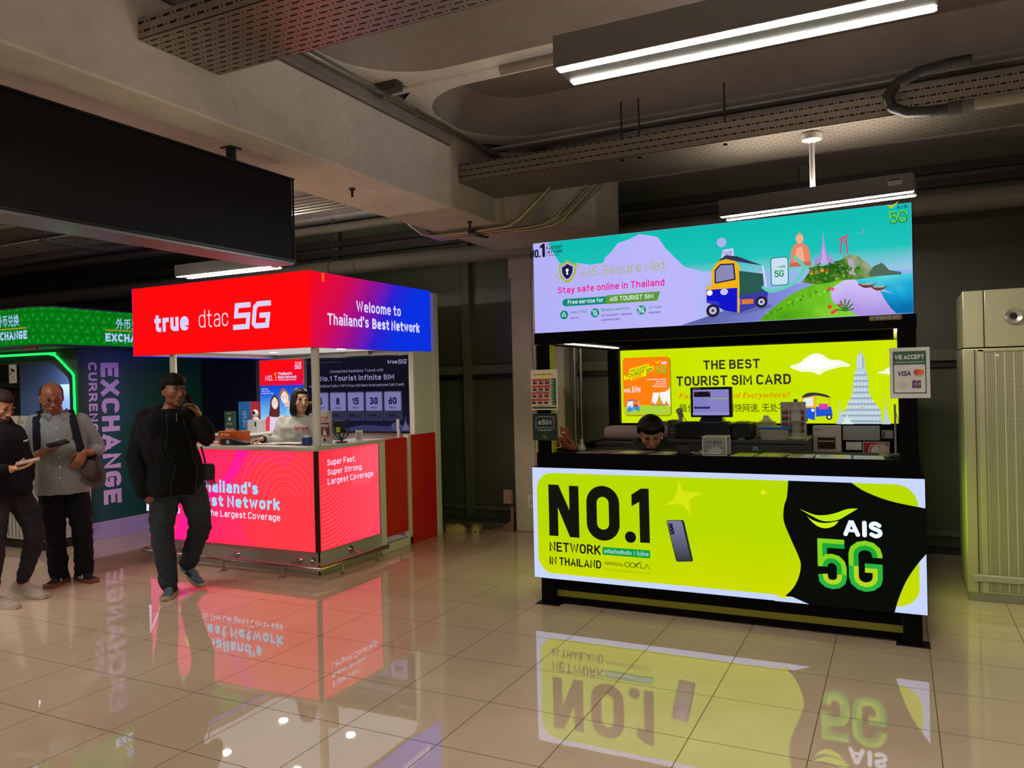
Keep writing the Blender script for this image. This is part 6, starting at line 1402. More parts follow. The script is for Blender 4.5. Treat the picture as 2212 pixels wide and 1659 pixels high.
t = thing('home_camera', 'white round home camera standing on its carton', 'camera', (-6.25, 6.36, 1.256)); m = MB(); m.ell((-6.245, 6.35, 1.325), (.036, .032, .042), pm('dcdad8', .3)); m.build('head', t); m = MB(); m.lathe([(0, 0), (.036, 0), (.036, .01), (.026, .022), (.022, .035), (0, .035)], (-6.245, 6.35, 1.2565), pm('dcdad8', .3), 24); m.build('base', t); m = MB(); m.ell((-6.24, 6.322, 1.332), (.02, .008, .022), pm('0b0b0e', .1)); m.build('lens', t)
for x, yb, h, lab in ((-4.7, 6.8, 1.24, 'taller white broom handle leaning behind the red gate'), (-4.64, 6.72, 1.14, 'shorter grey broom handle with a hanging hole behind the red gate')):
    t = thing('broom', lab, 'broom', (x, yb, 0), 0, 'brooms in the red booth'); m = MB(); m.cyl((x, yb, .12), (x, yb, h - .12), .012, pm('c2c0ba', .4), 14); m.tube([(x, yb, h - .13), (x, yb, h - .02), (x, yb, h)], [.015, .016, .01], pm('d8d6d0', .4), 14); m.build('handle', t)
    m = MB(); m.box(x - .09, yb - .03, 0, x + .09, yb + .03, .12, pm('8a8a86', .8)); m.build('brush', t, bevel=.01)

# ================================================================== on the floor and the pillar
def clog(x, y, rz, label):
    t = thing('clog', label, 'shoe', (x, y, 0), rz, 'pale clogs by the rear wall')
    CR = pm('b3a766', .55)
    sole = spl([(-.1, -.02), (-.09, .03), (-.03, .038), (.06, .05), (.115, .03), (.13, -.01), (.11, -.045), (.05, -.055), (-.03, -.04), (-.085, -.038)], 4, True)
    b = MB(); b.prism(sole, 0, .028, CR); b.build('sole', t, bevel=.006, local=True)
    b = MB(); rings = []
    for k, (x0, hz, hw) in enumerate(((-.1, .05, .03), (-.08, .062, .04), (-.04, .06, .043), (.0, .066, .048), (.04, .072, .052), (.08, .062, .05), (.11, .045, .038), (.128, .03, .012))):
        ring = []
        for j in range(12):
            a = PI * j / 11; ring.append((x0, hw * math.cos(a), .026 + (hz - .0) * math.sin(a) * (.35 if x0 < -.005 and 3 < j < 8 else 1)))
        rings.append(ring)
    n_ = 12; v = [q for r in rings for q in r]; f = [(i * n_ + j, i * n_ + j + 1, (i + 1) * n_ + j + 1, (i + 1) * n_ + j) for i in range(7) for j in range(11) if not (i < 3 and 2 < j < 8 and i > 0)]
    b.add(v, f, CR); o = b.build('upper', t, local=True, smooth=60); so = o.modifiers.new('thick', 'SOLIDIFY'); so.thickness = .006
    b = MB(); b.tube([(.0, .05, .05), (-.05, .055, .075), (-.1, .03, .08), (-.115, 0, .08), (-.1, -.03, .08), (-.05, -.055, .075), (.0, -.05, .05)], .008, CR, 8, flat=.5); b.build('heel_strap', t, local=True)
clog(-4.29, 7.22, .15, 'pale clog seen side-on, the left one by the rear wall'); clog(-4.05, 7.27, -1.2, 'pale clog pointing toward the viewer, the right one by the rear wall')
t = thing('wall_outlet', 'small white outlet low on the concrete pillar behind the kiosk edge', 'outlet', (-3.5, 7.48, .28)); m = MB(); m.box(-3.54, 7.478, .26, -3.46, 7.49, .4, WHITE); m.build('plate', t, bevel=.003); m = MB(); m.box(-3.515, 7.474, .3, -3.485, 7.478, .36, pm('b8b4ac', .4)); m.build('sockets', t)
t = thing('steel_bracket', 'pinkish steel foot plate bolted to the floor at the pillar base', 'bracket', (-3.76, 7.46, 0)); m = MB(); m.prism([(-3.94, .0), (-3.705, .0), (-3.705, .27), (-3.735, .27), (-3.735, .12), (-3.86, .03), (-3.94, .03)], -7.47, -7.455, pm('8a6a5c', .5, .3), Matrix.Rotation(PI / 2, 4, 'X')); m.build('plate', t)
t = thing('control_box', 'small pinkish control box above the steel foot plate by the pillar', 'box', (-3.76, 7.46, .27)); m = MB(); m.box(-3.81, 7.44, .3, -3.715, 7.485, .45, pm('9a7c70', .5)); m.build('case', t, bevel=.004); m = MB(); m.tube([(-3.76, 7.46, .3), (-3.77, 7.46, .27), (-3.75, 7.46, .25)], .008, INK, 8); m.build('plug', t)
m = MB(); m.cyl((-3.02, 7.6, 0), (-3.02, 7.6, 2.95), .013, CND, 10); solo(m, 'conduit', 'upright metal conduit right of the pillar, left one seen through the kiosk', 'conduit', 'upright conduits by the pillar')
m = MB(); m.cyl((-2.95, 7.6, 0), (-2.95, 7.6, 2.95), .013, CND, 10); solo(m, 'conduit', 'upright metal conduit right of the pillar, right one seen through the kiosk', 'conduit', 'upright conduits by the pillar')
m = MB(); m.cyl((-3.42, 7.475, .42), (-3.42, 7.475, 2.9), .012, CND, 10); solo(m, 'conduit', 'upright metal conduit on the front of the pillar beside the turquoise billboard', 'conduit')
# ================================================================== people
def fuse(mb, name, voxel=.005, smooth=3, fold=0.0, seed=0, fs=(9, 9, 5), extra=None):
    """one continuous skin over all the shapes in mb; each face keeps the material of the shape beneath it"""
    me = mb.mesh('tmp', smooth=0)
    o = D.objects.new('tmp', me); COL.objects.link(o)
    r = o.modifiers.new('r', 'REMESH'); r.mode = 'VOXEL'; r.voxel_size = voxel
    dg = bpy.context.evaluated_depsgraph_get()
    out = D.meshes.new_from_object(o.evaluated_get(dg))
    D.objects.remove(o)
    out.name = name
    out.materials.clear()
    for m in mb.mats: out.materials.append(m)
    if len(mb.mats) > 1:
        bv = BVHTree.FromPolygons([Vector(p) for p in mb.v], mb.f)
        for p in out.polygons:
            hit = bv.find_nearest(p.center)
            p.material_index = mb.mi[hit[2]] if hit[2] is not None else 0
    else:
        out.polygons.foreach_set('material_index', [0] * len(out.polygons))
    bm = bmesh.new(); bm.from_mesh(out)
    for _ in range(smooth): bmesh.ops.smooth_vert(bm, verts=bm.verts, factor=.5, use_axis_x=True, use_axis_y=True, use_axis_z=True)
    if extra:
        hv = [v for v in bm.verts if (v.co - extra).length < .14]
        for _ in range(3): bmesh.ops.smooth_vert(bm, verts=hv, factor=.5, use_axis_x=True, use_axis_y=True, use_axis_z=True)
    if fold:
        bm.normal_update()
        for v in bm.verts:
            q = Vector((v.co.x * fs[0] + seed, v.co.y * fs[1], v.co.z * fs[2] + v.co.x * 6))
            n1 = noise.noise(q); n2 = noise.noise(q * 2.3 + Vector((7, 3, seed)))
            v.co += v.normal * fold * (abs(n1) * 1.6 - .4 + .5 * n2)
    bm.to_mesh(out); bm.free()
    out.polygons.foreach_set('use_smooth', [True] * len(out.polygons))
    out.update()
    return out

def attach(me, name, parent=None):
    o = D.objects.new(name, me); COL.objects.link(o)
    if parent is not None: o.parent = parent
    return o

def ering(u, v, z, rx, ry, yaw=0, n=28, e=2.3, tz=0):
    out = []
    for j in range(n):
        a = 2 * PI * j / n; c, s = math.cos(a), math.sin(a)
        x = rx * abs(c) ** (2 / e) * (1 if c >= 0 else -1); y = ry * abs(s) ** (2 / e) * (1 if s >= 0 else -1)
        out.append((u + x * math.cos(yaw) - y * math.sin(yaw), v + x * math.sin(yaw) + y * math.cos(yaw), z + tz * x))
    return out

def trunk(mb, rings, m, yaw=0):
    mb.loft([ering(*r, yaw=yaw) for r in rings], m)

def limb(mb, pts, rs, m, n=16, sub=3):
    P = [Vector(p) for p in pts]; Q = []; R = []
    for i in range(len(P) - 1):
        p0 = P[max(i - 1, 0)]; p1 = P[i]; p2 = P[i + 1]; p3 = P[min(i + 2, len(P) - 1)]
        for k in range(sub):
            t = k / sub
            cr = .5 * ((2 * p1) + (p2 - p0) * t + (2 * p0 - 5 * p1 + 4 * p2 - p3) * t * t + (3 * p1 - p0 - 3 * p2 + p3) * t ** 3)
            Q.append(cr * .5 + p1.lerp(p2, t) * .5); R.append(rs[i] * (1 - t) + rs[i + 1] * t)
    Q.append(P[-1]); R.append(rs[-1])
    mb.tube(Q, R, m, n)
    mb.ell(P[0], (rs[0],) * 3, m, 14, 8); mb.ell(P[-1], (rs[-1],) * 3, m, 14, 8)

def hand(mb, W, d, n, t, m, curl=(.3, .35, .4, .45), thumb=.6, s=1.0, nail=None):
    """W wrist, d finger direction, n palm side, t thumb side"""
    W = Vector(W); d = Vector(d).normalized(); n = Vector(n); n = (n - d * n.dot(d)).normalized()
    t = Vector(t); t = (t - d * t.dot(d) - n * t.dot(n)).normalized()
    def ring(a, w, h, k=0): return [tuple(W + d * a * s + t * (w * math.cos(2 * PI * j / 14) + k) * s + n * h * math.sin(2 * PI * j / 14) * s) for j in range(14)]
    mb.loft([ring(-.02, .026, .02), ring(.012, .027, .019), ring(.04, .036, .018), ring(.07, .041, .016), ring(.093, .040, .013)], m)
    L = [(.031, .042, .025, .021), (.0105, .046, .028, .022), (-.0105, .042, .026, .021), (-.031, .033, .02, .018)]
    for i, (off, a, b, c) in enumerate(L):
        p = W + d * .083 * s + t * off * s; ang = curl[i] * .35; pts = [p - d * .012 * s]; 
        pts.append(p + d * .006 * s)
        for q, ln in enumerate((a, b, c)):
            ang += curl[i] * (1, 1.15, .7)[q]
            p = pts[-1] + (d * math.cos(ang) + n * math.sin(ang) + t * off * .6) * ln * s; pts.append(p)
        mb.tube(pts, [.0098 * s, .0098 * s, .0092 * s, .0085 * s, .0068 * s], m, 10); mb.ell(pts[-1], (.0068 * s,) * 3, m, 10, 6)
    p = W + d * .022 * s + t * .026 * s; dd = (d * .62 + t * .8 + n * .3).normalized()
    p1 = p + dd * .036 * s; d2 = (d * .85 + t * (.62 - thumb * .75) + n * (.25 + thumb * .55)).normalized(); p2 = p1 + d2 * .032 * s; p3 = p2 + (d2 + n * .2).normalized() * .026 * s
    mb.tube([p - dd * .012 * s, p1, p2, p3], [.015 * s, .0128 * s, .0112 * s, .009 * s], m, 10); mb.ell(p3, (.009 * s,) * 3, m, 10, 6)

def headframe(c, yaw, pitch, roll=0):
    """the face looks along -y; yaw turns it to +x, pitch bows it"""
    return Matrix.Translation(c) @ Matrix.Rotation(yaw, 4, 'Z') @ Matrix.Rotation(pitch, 4, 'X') @ Matrix.Rotation(roll, 4, 'Y')

def headshape(mb, F, s, m, lip, fat=1.0, ears=True):
    R3 = F.to_3x3(); T = lambda x, y, z: F @ Vector((x * s, y * s, z * s))
    def E(c, r, mm=m, n=24, k=16): mb.ell(T(*c), tuple(q * s for q in r), mm, n, k, R3)
    E((0, .012, .035), (.074, .092, .08)); E((0, -.018, -.015), (.067 * fat, .074, .085)); E((0, -.03, -.068), (.052 * fat, .052, .043)); E((0, -.064, -.096), (.026 * fat, .021, .019))
    for sx in (-1, 1):
        E((sx * .04, -.055, -.028), (.026 * fat, .026, .026)); E((sx * .032, -.083, .024), (.02, .012, .008)); E((sx * .032, -.079, -.006), (.018, .01, .006))
        E((sx * .0115, -.097, -.034), (.0085, .011, .0085))
        if ears: E((sx * .076, .012, -.008), (.011, .02, .032)); E((sx * .071, .0, -.03), (.01, .012, .012))
        E((sx * .044 * fat, -.012, -.07), (.016, .034, .028))
    mb.tube([T(0, -.084, .022), T(0, -.096, -.005), T(0, -.112, -.03)], [.0085 * s, .0095 * s, .012 * s], m, 12); E((0, -.108, -.033), (.0125, .011, .0095))
    E((0, -.086, -.06), (.03, .012, .02)); E((0, -.0965, -.0575), (.023, .0085, .0055), lip); E((0, -.094, -.0665), (.02, .009, .0062), lip)

def face_parts(root, F, s, iris='2a1a12', brow='1a120e', lid=None, gaze=(0, 0), open_=1.0):
    R3 = F.to_3x3(); T = lambda x, y, z: F @ Vector((x * s, y * s, z * s))
    for sx in (-1, 1):
        m = MB(); c = T(sx * .031, -.0785, .009); m.ell(c, (.0145 * s, .0098 * s, .0068 * s * open_), pm('93877d', .3), 16, 10, R3); o = m.build('eye', root, local=True)
        m = MB(); m.ell(T(sx * .031 + gaze[0], -.0862, .0085 + gaze[1]), (.0058 * s, .0032 * s, .0058 * s * open_), pm(iris, .15), 12, 8, R3); m.build('iris', o, local=True)
        m = MB(); m.tube([T(sx * .0155, -.0855, .0125), T(sx * .031, -.0885, .0168 * open_), T(sx * .047, -.081, .0115)], [.0022 * s, .0034 * s, .0022 * s], pm(lid, .6) if lid else pm(brow, .8), 8); m.build('eyelid', root, local=True)
        m = MB(); m.tube([T(sx * .014, -.091, .0285), T(sx * .03, -.094, .0345), T(sx * .048, -.081, .03)], [.003 * s, .0042 * s, .0022 * s], pm(brow, .9), 8, flat=.8); m.build('eyebrow', root, local=True)

def haircap(F, s, m, hair, name, root, thick=.016, low=-.03, front=.075, side=-.01, lump=.004, seed=0, back=-.075, n=64, k=40):
    """hair as a shell around the skull; it stays inside the head where the face is bare"""
    mb = MB(); rings = []
    for i in range(k + 1):
        t = PI * i / k; ring = []
        for j in range(n):
            a = 2 * PI * j / n
            d = Vector((math.sin(t) * math.cos(a), math.sin(t) * math.sin(a), -math.cos(t)))
            x, y, z = .0765 * d.x, .012 + .094 * d.y, .035 + .084 * d.z
            fr = max(0, min(1, (-d.y + .15) / .45))         # 1 towards the face
            lim = front * fr + (1 - fr) * (side if d.y < .35 else back)
            if .35 > d.y > -.1: lim = side
            f = max(-1, min(1, (z - lim) / .02)) * .5 + .5
            nz = noise.noise(Vector((d.x * 9 + seed, d.y * 9, d.z * 5))) * lump
            th = (-.014) * (1 - f) + (thick + nz) * f
            p = Vector((x, y, z)) + d * th
            ring.append(tuple(F @ (p * s)))
        rings.append(ring)
    mb.loft(rings, hair)
    if name is None: return mb
    return mb.build(name, root, local=True, smooth=60)

def shoe(name, heel, toe, root, up, sole, ln=.285, lift=0, stripes=None, side=1, mark=None, lace=None):
    h, t = Vector(heel), Vector(toe); d = (t - h).normalized(); sd = d.cross(Vector((0, 0, 1))).normalized(); u = sd.cross(d)
    h = t - d * ln
    P = lambda a, b, c: tuple(h + d * a * ln + sd * b + u * c)
    prof = [(0, .026, .05, .075), (.05, .032, .06, .09), (.15, .034, .06, .098), (.28, .034, .056, .1), (.4, .036, .05, .088), (.55, .041, .045, .07), (.7, .045, .04, .056), (.85, .043, .032, .045), (.95, .032, .02, .034), (1.0, .012, .01, .022)]
    mb = MB(); rings = []
    for a, w, q, hh in prof:
        rings.append([P(a, w * math.cos(2 * PI * j / 20) * (1 if math.sin(2 * PI * j / 20) < .2 else .92), .018 + (hh - .018) * max(math.sin(2 * PI * j / 20), -.05)) for j in range(20)])
    mb.loft(rings, up)
    o = mb.build(name, root, local=True, smooth=60)
    mb = MB(); rings = []
    for a, w, q, hh in prof:
        z1 = .03 - .004 * a + (.012 if a > .9 else 0); z0 = 0 + (.012 if a > .97 else 0)
        rings.append([P(a * 1.015 - .005, w * 1.1 * c, z) for c, z in ((-1, z1), (-1.03, (z0 + z1) / 2), (-.95, z0), (.95, z0), (1.03, (z0 + z1) / 2), (1, z1))])
    mb.loft(rings, sole); mb.build('sole', o, local=True, smooth=50)
    mb = MB()
    for i in range(5):
        a = .36 + .065 * i; hh = .1 - .07 * (a - .3)
        mb.tube([P(a, -.026, hh - .016), P(a + .015, 0, hh + .001), P(a, .026, hh - .016)], .0032, lace or pm('c9c6c0', .7), 6)
    mb.build('laces', o, local=True)
    if stripes:
        mb = MB()
        for sgn in (-1, 1):
            for i in range(3):
                a = .36 + .085 * i
                mb.tube([P(a, sgn * .0375, .032), P(a - .03, sgn * .0365, .055), P(a - .055, sgn * .03, .074)], .0055, stripes, 6)
        mb.build('side_stripes', o, local=True)
    if mark:
        mb = MB()
        for sgn in (-1, 1): mb.tube([P(.33, sgn * .037, .034), P(.36, sgn * .036, .062), P(.46, sgn * .04, .036), P(.5, sgn * .038, .06)], .0075, mark, 6)
        mb.build('side_mark', o, local=True)
    return o

def figure(label, xy, torso, yaw, arms, legs, neck, F, hs, skin, lip, fat=1.0, ears=True, hands=()):
    """the body: head, neck, trunk, arms, hands and legs as one continuous mesh"""
    mb = MB()
    trunk(mb, torso, skin, yaw)
    for pts, rs in arms: limb(mb, pts, rs, skin)
    for pts, rs in legs: limb(mb, pts, rs, skin)
    limb(mb, neck, (.06, .056, .052), skin)
    headshape(mb, F, hs, skin, lip, fat, ears)
    for h in hands: hand(mb, *h[0], m=skin, **h[1])
    o = attach(fuse(mb, 'person', .0042, 1, extra=F.translation), 'person')
    d = math.hypot(*xy); w = (xy[0] / d, xy[1] / d)
    o.location = (xy[0], xy[1], 0); o.rotation_euler = (0, 0, math.atan2(-w[0], w[1]))
    return tag(o, label, 'person')

def onperson(o, root):      # a separate thing built in a person's own coordinates
    o.location = root.location; o.rotation_euler = root.rotation_euler

def garment(root, name, parts, voxel=.0065, fold=.006, seed=0, smooth=3, fs=(9, 9, 5)):
    mb = MB()
    for f in parts: f(mb)
    return attach(fuse(mb, name, voxel, smooth, fold, seed, fs), name, root)

def cloth(c0, c1, sc=220, rough=.9):
    n = NT('cloth'); a = n.noise(sc, 2); b = n.noise(5, 3)
    n.color(n.ramp(n.math('ADD', n.math('MULTIPLY', a, .5), n.math('MULTIPLY', b, .5)), [(.35, c0), (.65, c1)])); n.rough(rough); n.b.inputs['Specular IOR Level'].default_value = .2
    return n.m
def front(rings, u, z, yaw, gap=.006):
    """point on the front of a trunk at sideways offset u and height z"""
    rings = sorted(rings, key=lambda r: r[2])
    for a, b in zip(rings, rings[1:]):
        if a[2] <= z <= b[2]:
            t = (z - a[2]) / (b[2] - a[2]); cu, cv, _, rx, ry = [a[i] + (b[i] - a[i]) * t for i in range(5)]; break
    else: cu, cv, _, rx, ry = rings[-1] if z > rings[-1][2] else rings[0]
    q = min(abs(u) / rx, .98); y = ry * (1 - q ** 2.3) ** (1 / 2.3) + gap
    return (cu + u * math.cos(yaw) + y * math.sin(yaw), cv + u * math.sin(yaw) - y * math.cos(yaw), z)
def grow(rings, dx, dy=None): return [(r[0], r[1], r[2], r[3] + dx, r[4] + (dx if dy is None else dy)) for r in rings]
def phone(name, label, root, c, ex, ey, m, screen=None):
    """slab centred at c, long side ey, short side ex"""
    ex, ey = Vector(ex).normalized(), Vector(ey); ey = (ey - ex * ey.dot(ex)).normalized(); ez = ex.cross(ey)
    fr = Matrix((ex, ey, ez)).transposed().to_4x4(); fr.translation = c
    b = MB(); b.prism(rrect(-.037, -.078, .037, .078, .009, 4), -.004, .004, m, fr); me = b.mesh(name)
    o = attach(me, name); onperson(o, root); tag(o, label, 'phone')
    if screen:
        b = MB(); b.prism(rrect(-.034, -.074, .034, .074, .007, 4), .004, .0046, screen, fr); b.build('screen', o, local=True)
    return o

# ---- man in the black jacket, telephoning
SKB = pm('7a4a30', .5, sss=.05); LPB = pm('6a3a30', .45)
F = headframe((-.018, -.02, 1.592), .5, .02, .05)
TB = [(-.005, .0, .86, .155, .105), (-.02, .0, 1.0, .15, .105), (-.06, .0, 1.15, .155, .11), (-.08, .0, 1.3, .165, .11), (-.075, .0, 1.39, .14, .085), (-.06, .0, 1.45, .07, .06)]
aA = [(-.215, .02, 1.385), (-.29, .03, 1.09), (-.235, -.04, .85)]; aB = [(.075, .02, 1.375), (.22, -.05, 1.225), (.168, -.1, 1.375)]
lA = [(-.09, .0, .88), (-.125, -.02, .49), (-.085, .03, .09)]; lB = [(.085, .02, .88), (.15, .06, .52), (.055, .26, .17)]
PB = figure('person in a black jacket and jeans on the phone before the pink counter', (-5.048, 4.305), TB, .3,
    [(aA, (.052, .042, .03)), (aB, (.052, .042, .03))], [(lA, (.085, .058, .042)), (lB, (.085, .058, .042))],
    [(-.07, .0, 1.4), (-.045, -.0, 1.46), (-.012, .0, 1.53)], F, 1.03, SKB, LPB, 1.06,
    hands=[(((-.235, -.04, .85), (.35, -.12, -1), (.5, .9, .1), (-.35, -.85, 0)), dict(curl=(.35, .4, .45, .5), thumb=.5)),
           (((.166, -.105, 1.385), (-.38, .22, 1), (-1, .1, -.2), (-.2, -.9, .1)), dict(curl=(.55, .5, .5, .55), thumb=.25))])
face_parts(PB, F, 1.03, gaze=(.004, .001))
HBK = pm('0c0908', .55); HB2 = cloth('050404', '0d0a0a', 120, .7)
haircap(F, 1.03, None, HB2, 'hair', PB, .02, front=.05, side=-.005, lump=.006, seed=2)
BJ = cloth('08090b', '0e0f12', 180)
JR = grow(TB, .05, .045)
JR[0] = (-.03, 0, .83, .205, .15); JR.insert(0, (-.035, 0, .79, .195, .145)); JR[-1] = (-.06, .01, 1.455, .095, .085)
garment(PB, 'jacket', [lambda m: trunk(m, JR, BJ, .3), lambda m: limb(m, aA[:2] + [(-.245, -.03, .83)], (.085, .083, .06), BJ), lambda m: limb(m, aB[:2] + [(.172, -.092, 1.355)], (.085, .078, .055), BJ),
    lambda m: m.tube([(-.155, .02, 1.44), (-.12, .08, 1.46), (-.05, .085, 1.47), (.02, .06, 1.46)], .03, BJ, 12), lambda m: m.tube([(-.155, .02, 1.445), (-.135, -.06, 1.44), (-.1, -.1, 1.41)], .026, BJ, 12), lambda m: m.tube([(.025, .05, 1.455), (.03, -.03, 1.43), (.03, -.09, 1.39)], .024, BJ, 12)], .007, .011, 3)
# the dark top showing in the open jacket
TOPB = cloth('040405', '070708', 150)
m = MB(); rows = []
for i in range(15):
    z = .8 + .045 * i; z = min(z, 1.425); wL = -.055 - .015 * math.sin(i) - .01 * (1 - i / 14) + .03 * max(0, (i - 11) / 3); wR = .115 - .005 * math.sin(i * 1.3) - .05 * max(0, (i - 10) / 4)
    rows.append([front(JR, wL + (wR - wL) * j / 10, z, .3, .012) for j in range(11)])
v = [p for r in rows for p in r]; m.add(v, [(a * 11 + j, a * 11 + j + 1, (a + 1) * 11 + j + 1, (a + 1) * 11 + j) for a in range(14) for j in range(10)], TOPB)
o = m.build('zip_top', PB, local=True, smooth=80); so = o.modifiers.new('t', 'SOLIDIFY'); so.thickness = .012; so.offset = -1
m = MB(); m.tube([r[0] for r in rows], .0035, pm('1a1b1e', .4, .3), 8); m.build('jacket_zip', PB, local=True); m = MB(); m.tube([r[10] for r in rows], .0035, pm('1a1b1e', .4, .3), 8); m.build('jacket_zip', PB, local=True)
m = MB(); q = [front(JR, .03, z, .3, .016) for z in (1.36, 1.39, 1.42)]; m.tube(q, .003, pm('b0b0b0', .3, .8), 6); m.build('top_zip', PB, local=True)
for (u, z) in ((-.02, 1.05), (.13, 1.2), (.125, 1.08)):
    m = MB(); m.ell(front(JR, u - .05 if u < 0 else u + .02, z, .3, .008), (.006, .006, .006), pm('3a3c40', .3, .6), 8, 6); m.build('button', PB, local=True)
JEB = cloth('1f242b', '343c46', 260)
garment(PB, 'jeans', [lambda m: trunk(m, [(.0, .0, .78, .175, .125), (.0, .0, .86, .178, .128), (.0, 0, .9, .17, .12)], JEB, .3), lambda m: limb(m, [(-.085, 0, .83), (-.115, -.015, .66), (-.125, -.02, .49), (-.1, .02, .28), (-.088, .03, .1)], (.108, .102, .083, .078, .07), JEB), lambda m: limb(m, [(.085, .02, .83), (.13, .03, .68), (.15, .06, .52), (.1, .16, .34), (.06, .24, .2)], (.108, .102, .083, .078, .07), JEB)], .007, .012, 8, fs=(8, 8, 13))
BS = pm('4a626f', .7); TS = pm('a89a84', .6); NV = pm('14161c', .6)
shoe('shoe', (-.05, .12, .0), (-.12, -.15, 0), PB, BS, TS, .285, mark=NV, lace=pm('7f98a4', .7)); shoe('shoe', (.0, .33, .12), (.165, .115, .005), PB, BS, TS, .285, mark=NV, lace=pm('7f98a4', .7))
phone('phone', 'dark phone held at the ear of the man in the black jacket', PB, (.098, -.09, 1.49), (.35, -.9, .1), (-.28, .1, 1), pm('0a0a0c', .2))
t = thing('shoulder_bag', 'small black bag with a fringe at the hip of the man on the phone', 'bag', PB.location, PB.rotation_euler[2])
m = MB(); m.loft([ering(.215, .02, z, a, b) for z, a, b in ((.88, .035, .02), (.89, .05, .03), (.96, .055, .032), (1.0, .05, .03), (1.01, .035, .02))], pm('101012', .6)); m.build('pouch', t, bevel=.004, local=True)
m = MB()
for i in range(9): m.tube([(.18 + .0095 * i, -.005, .9), (.184 + .01 * i, -.012, .87), (.186 + .0102 * i, -.008, .842)], .0035, pm('0c0c0e', .7), 6)
m.build('fringe', t, local=True); m = MB(); m.tube([(.2, .02, 1.0), (.19, .0, 1.06), (.17, -.0, 1.15)], .007, pm('0c0c0e', .6), 8); m.build('strap', t, local=True)

# ---- bald man in the grey striped shirt with a backpack, reading his phone
SKS = pm('8a5236', .45, sss=.05); LPS = pm('7a4238', .45)
F = headframe((-.118, -.055, 1.562), .12, .36, -.05)
TS_ = [(-.055, .0, .86, .17, .125), (-.055, -.01, 1.0, .175, .14), (-.06, -.005, 1.15, .175, .135), (-.07, .0, 1.29, .17, .115), (-.07, .0, 1.37, .15, .085), (-.08, .0, 1.43, .075, .06)]
aA = [(-.235, .02, 1.36), (-.3, .04, 1.07), (-.19, -.19, 1.12)]; aB = [(.095, .02, 1.35), (.2, .03, 1.09), (.115, -.18, 1.1)]
lA = [(-.135, .0, .88), (-.12, -.015, .46), (-.1, .03, .09)]; lB = [(.03, .0, .88), (.075, -.015, .46), (.085, .03, .09)]
PS = figure('person with a bald head and glasses in a grey striped shirt reading a phone', (-6.266, 4.241), TS_, .0,
    [(aA, (.055, .045, .032)), (aB, (.055, .045, .032))], [(lA, (.088, .06, .043)), (lB, (.088, .06, .043))],
    [(-.08, .0, 1.38), (-.09, -.01, 1.44), (-.105, -.02, 1.5)], F, 1.06, SKS, LPS, 1.1,
    hands=[(((-.19, -.19, 1.12), (1, -.5, .18), (.15, -.3, 1), (-.2, -.7, -.1)), dict(curl=(.15, .2, .22, .28), thumb=.5)),
           (((.112, -.185, 1.1), (-.55, -.25, -.9), (-.3, .9, -.1), (-.7, -.3, .5)), dict(curl=(.3, .35, .4, .45), thumb=.4))])
face_parts(PS, F, 1.06, gaze=(0, -.003), open_=.6)
mb_ = MB()
haircap(F, 1.06, None, cloth('1a1512', '3a3230', 200, .8), 'hair', PS, .006, front=.5, side=.0, lump=.002, seed=5, back=-.07).data
# only the sides and back keep hair: the crown is bare
hc = [c for c in PS.children if c.name.startswith('hair')][0]; Fi = F.inverted()
for vv in hc.data.vertices:
    q = Fi @ vv.co
    if q.z > .085 or q.y < -.045: vv.co = F @ (Vector((q.x * .86, q.y * .86 + .002, q.z * .86)))
T = lambda x, y, z: F @ (Vector((x, y, z)) * 1.06)
GF = pm('3a2c26', .3, .4); m = MB()
for sx in (-1, 1):
    m.tube([T(sx * .033 + .021 * math.cos(a), -.1 + .006 * abs(math.cos(a)), .004 + .0155 * math.sin(a)) for a in [2 * PI * j / 20 for j in range(20)]], .0017, GF, 6, closed=True)
    m.tube([T(sx * .054, -.092, .008), T(sx * .072, -.06, .01), T(sx * .08, .01, .006)], .0017, GF, 6)
m.tube([T(-.013, -.1, .006), T(0, -.106, .009), T(.013, -.1, .006)], .0017, GF, 6); m.build('glasses', PS, local=True)
n = NT('striped shirt'); o_ = n.xyz(); g = n.N.new('ShaderNodeTexCoord').outputs['Object']; o_ = n.xyz(g)
st = n.math('LESS_THAN', n.math('FLOORED_MODULO', n.math('ADD', o_[0], n.math('MULTIPLY', o_[1], .6)), .0072), .0034)
n.color(n.mix(st, '888a8c', '70757b')); n.rough(.85); n.b.inputs['Specular IOR Level'].default_value = .2; SHS = n.m
SR = grow(TS_, .028, .026); SR[0] = (-.055, -.005, .84, .205, .16); SR.insert(0, (-.058, -.005, .76, .2, .155)); SR[-1] = (-.08, .0, 1.435, .075, .07)
garment(PS, 'shirt', [lambda m: trunk(m, SR, SHS), lambda m: limb(m, [aA[0], (-.285, .04, 1.16), (-.305, .04, 1.07), (-.275, -.03, 1.075)], (.075, .07, .066, .058), SHS), lambda m: limb(m, [aB[0], (.17, .035, 1.2), (.205, .03, 1.11), (.185, -.05, 1.1)], (.075, .07, .066, .056), SHS)], .0065, .008, 4, fs=(8, 8, 6))
COLM = pm('84837f', .85); 
for sx in (-1, 1):
    m = MB(); m.add([(-.085 + sx * .075, .03, 1.47), (-.085 + sx * .02, -.075, 1.425), (-.085 + sx * .055, -.115, 1.375), (-.085 + sx * .115, -.06, 1.415), (-.085 + sx * .1, .05, 1.435)], [(0, 1, 2, 3, 4)], SHS); o = m.build('collar', PS, local=True); so = o.modifiers.new('t', 'SOLIDIFY'); so.thickness = .006
m = MB(); pl_ = [front(SR, -.02 + .012 * (1.38 - z), z, 0, .002) for z in [.78 + .05 * i for i in range(12)]]; m.tube(pl_, .011, SHS, 8, flat=.25); m.build('placket', PS, local=True)
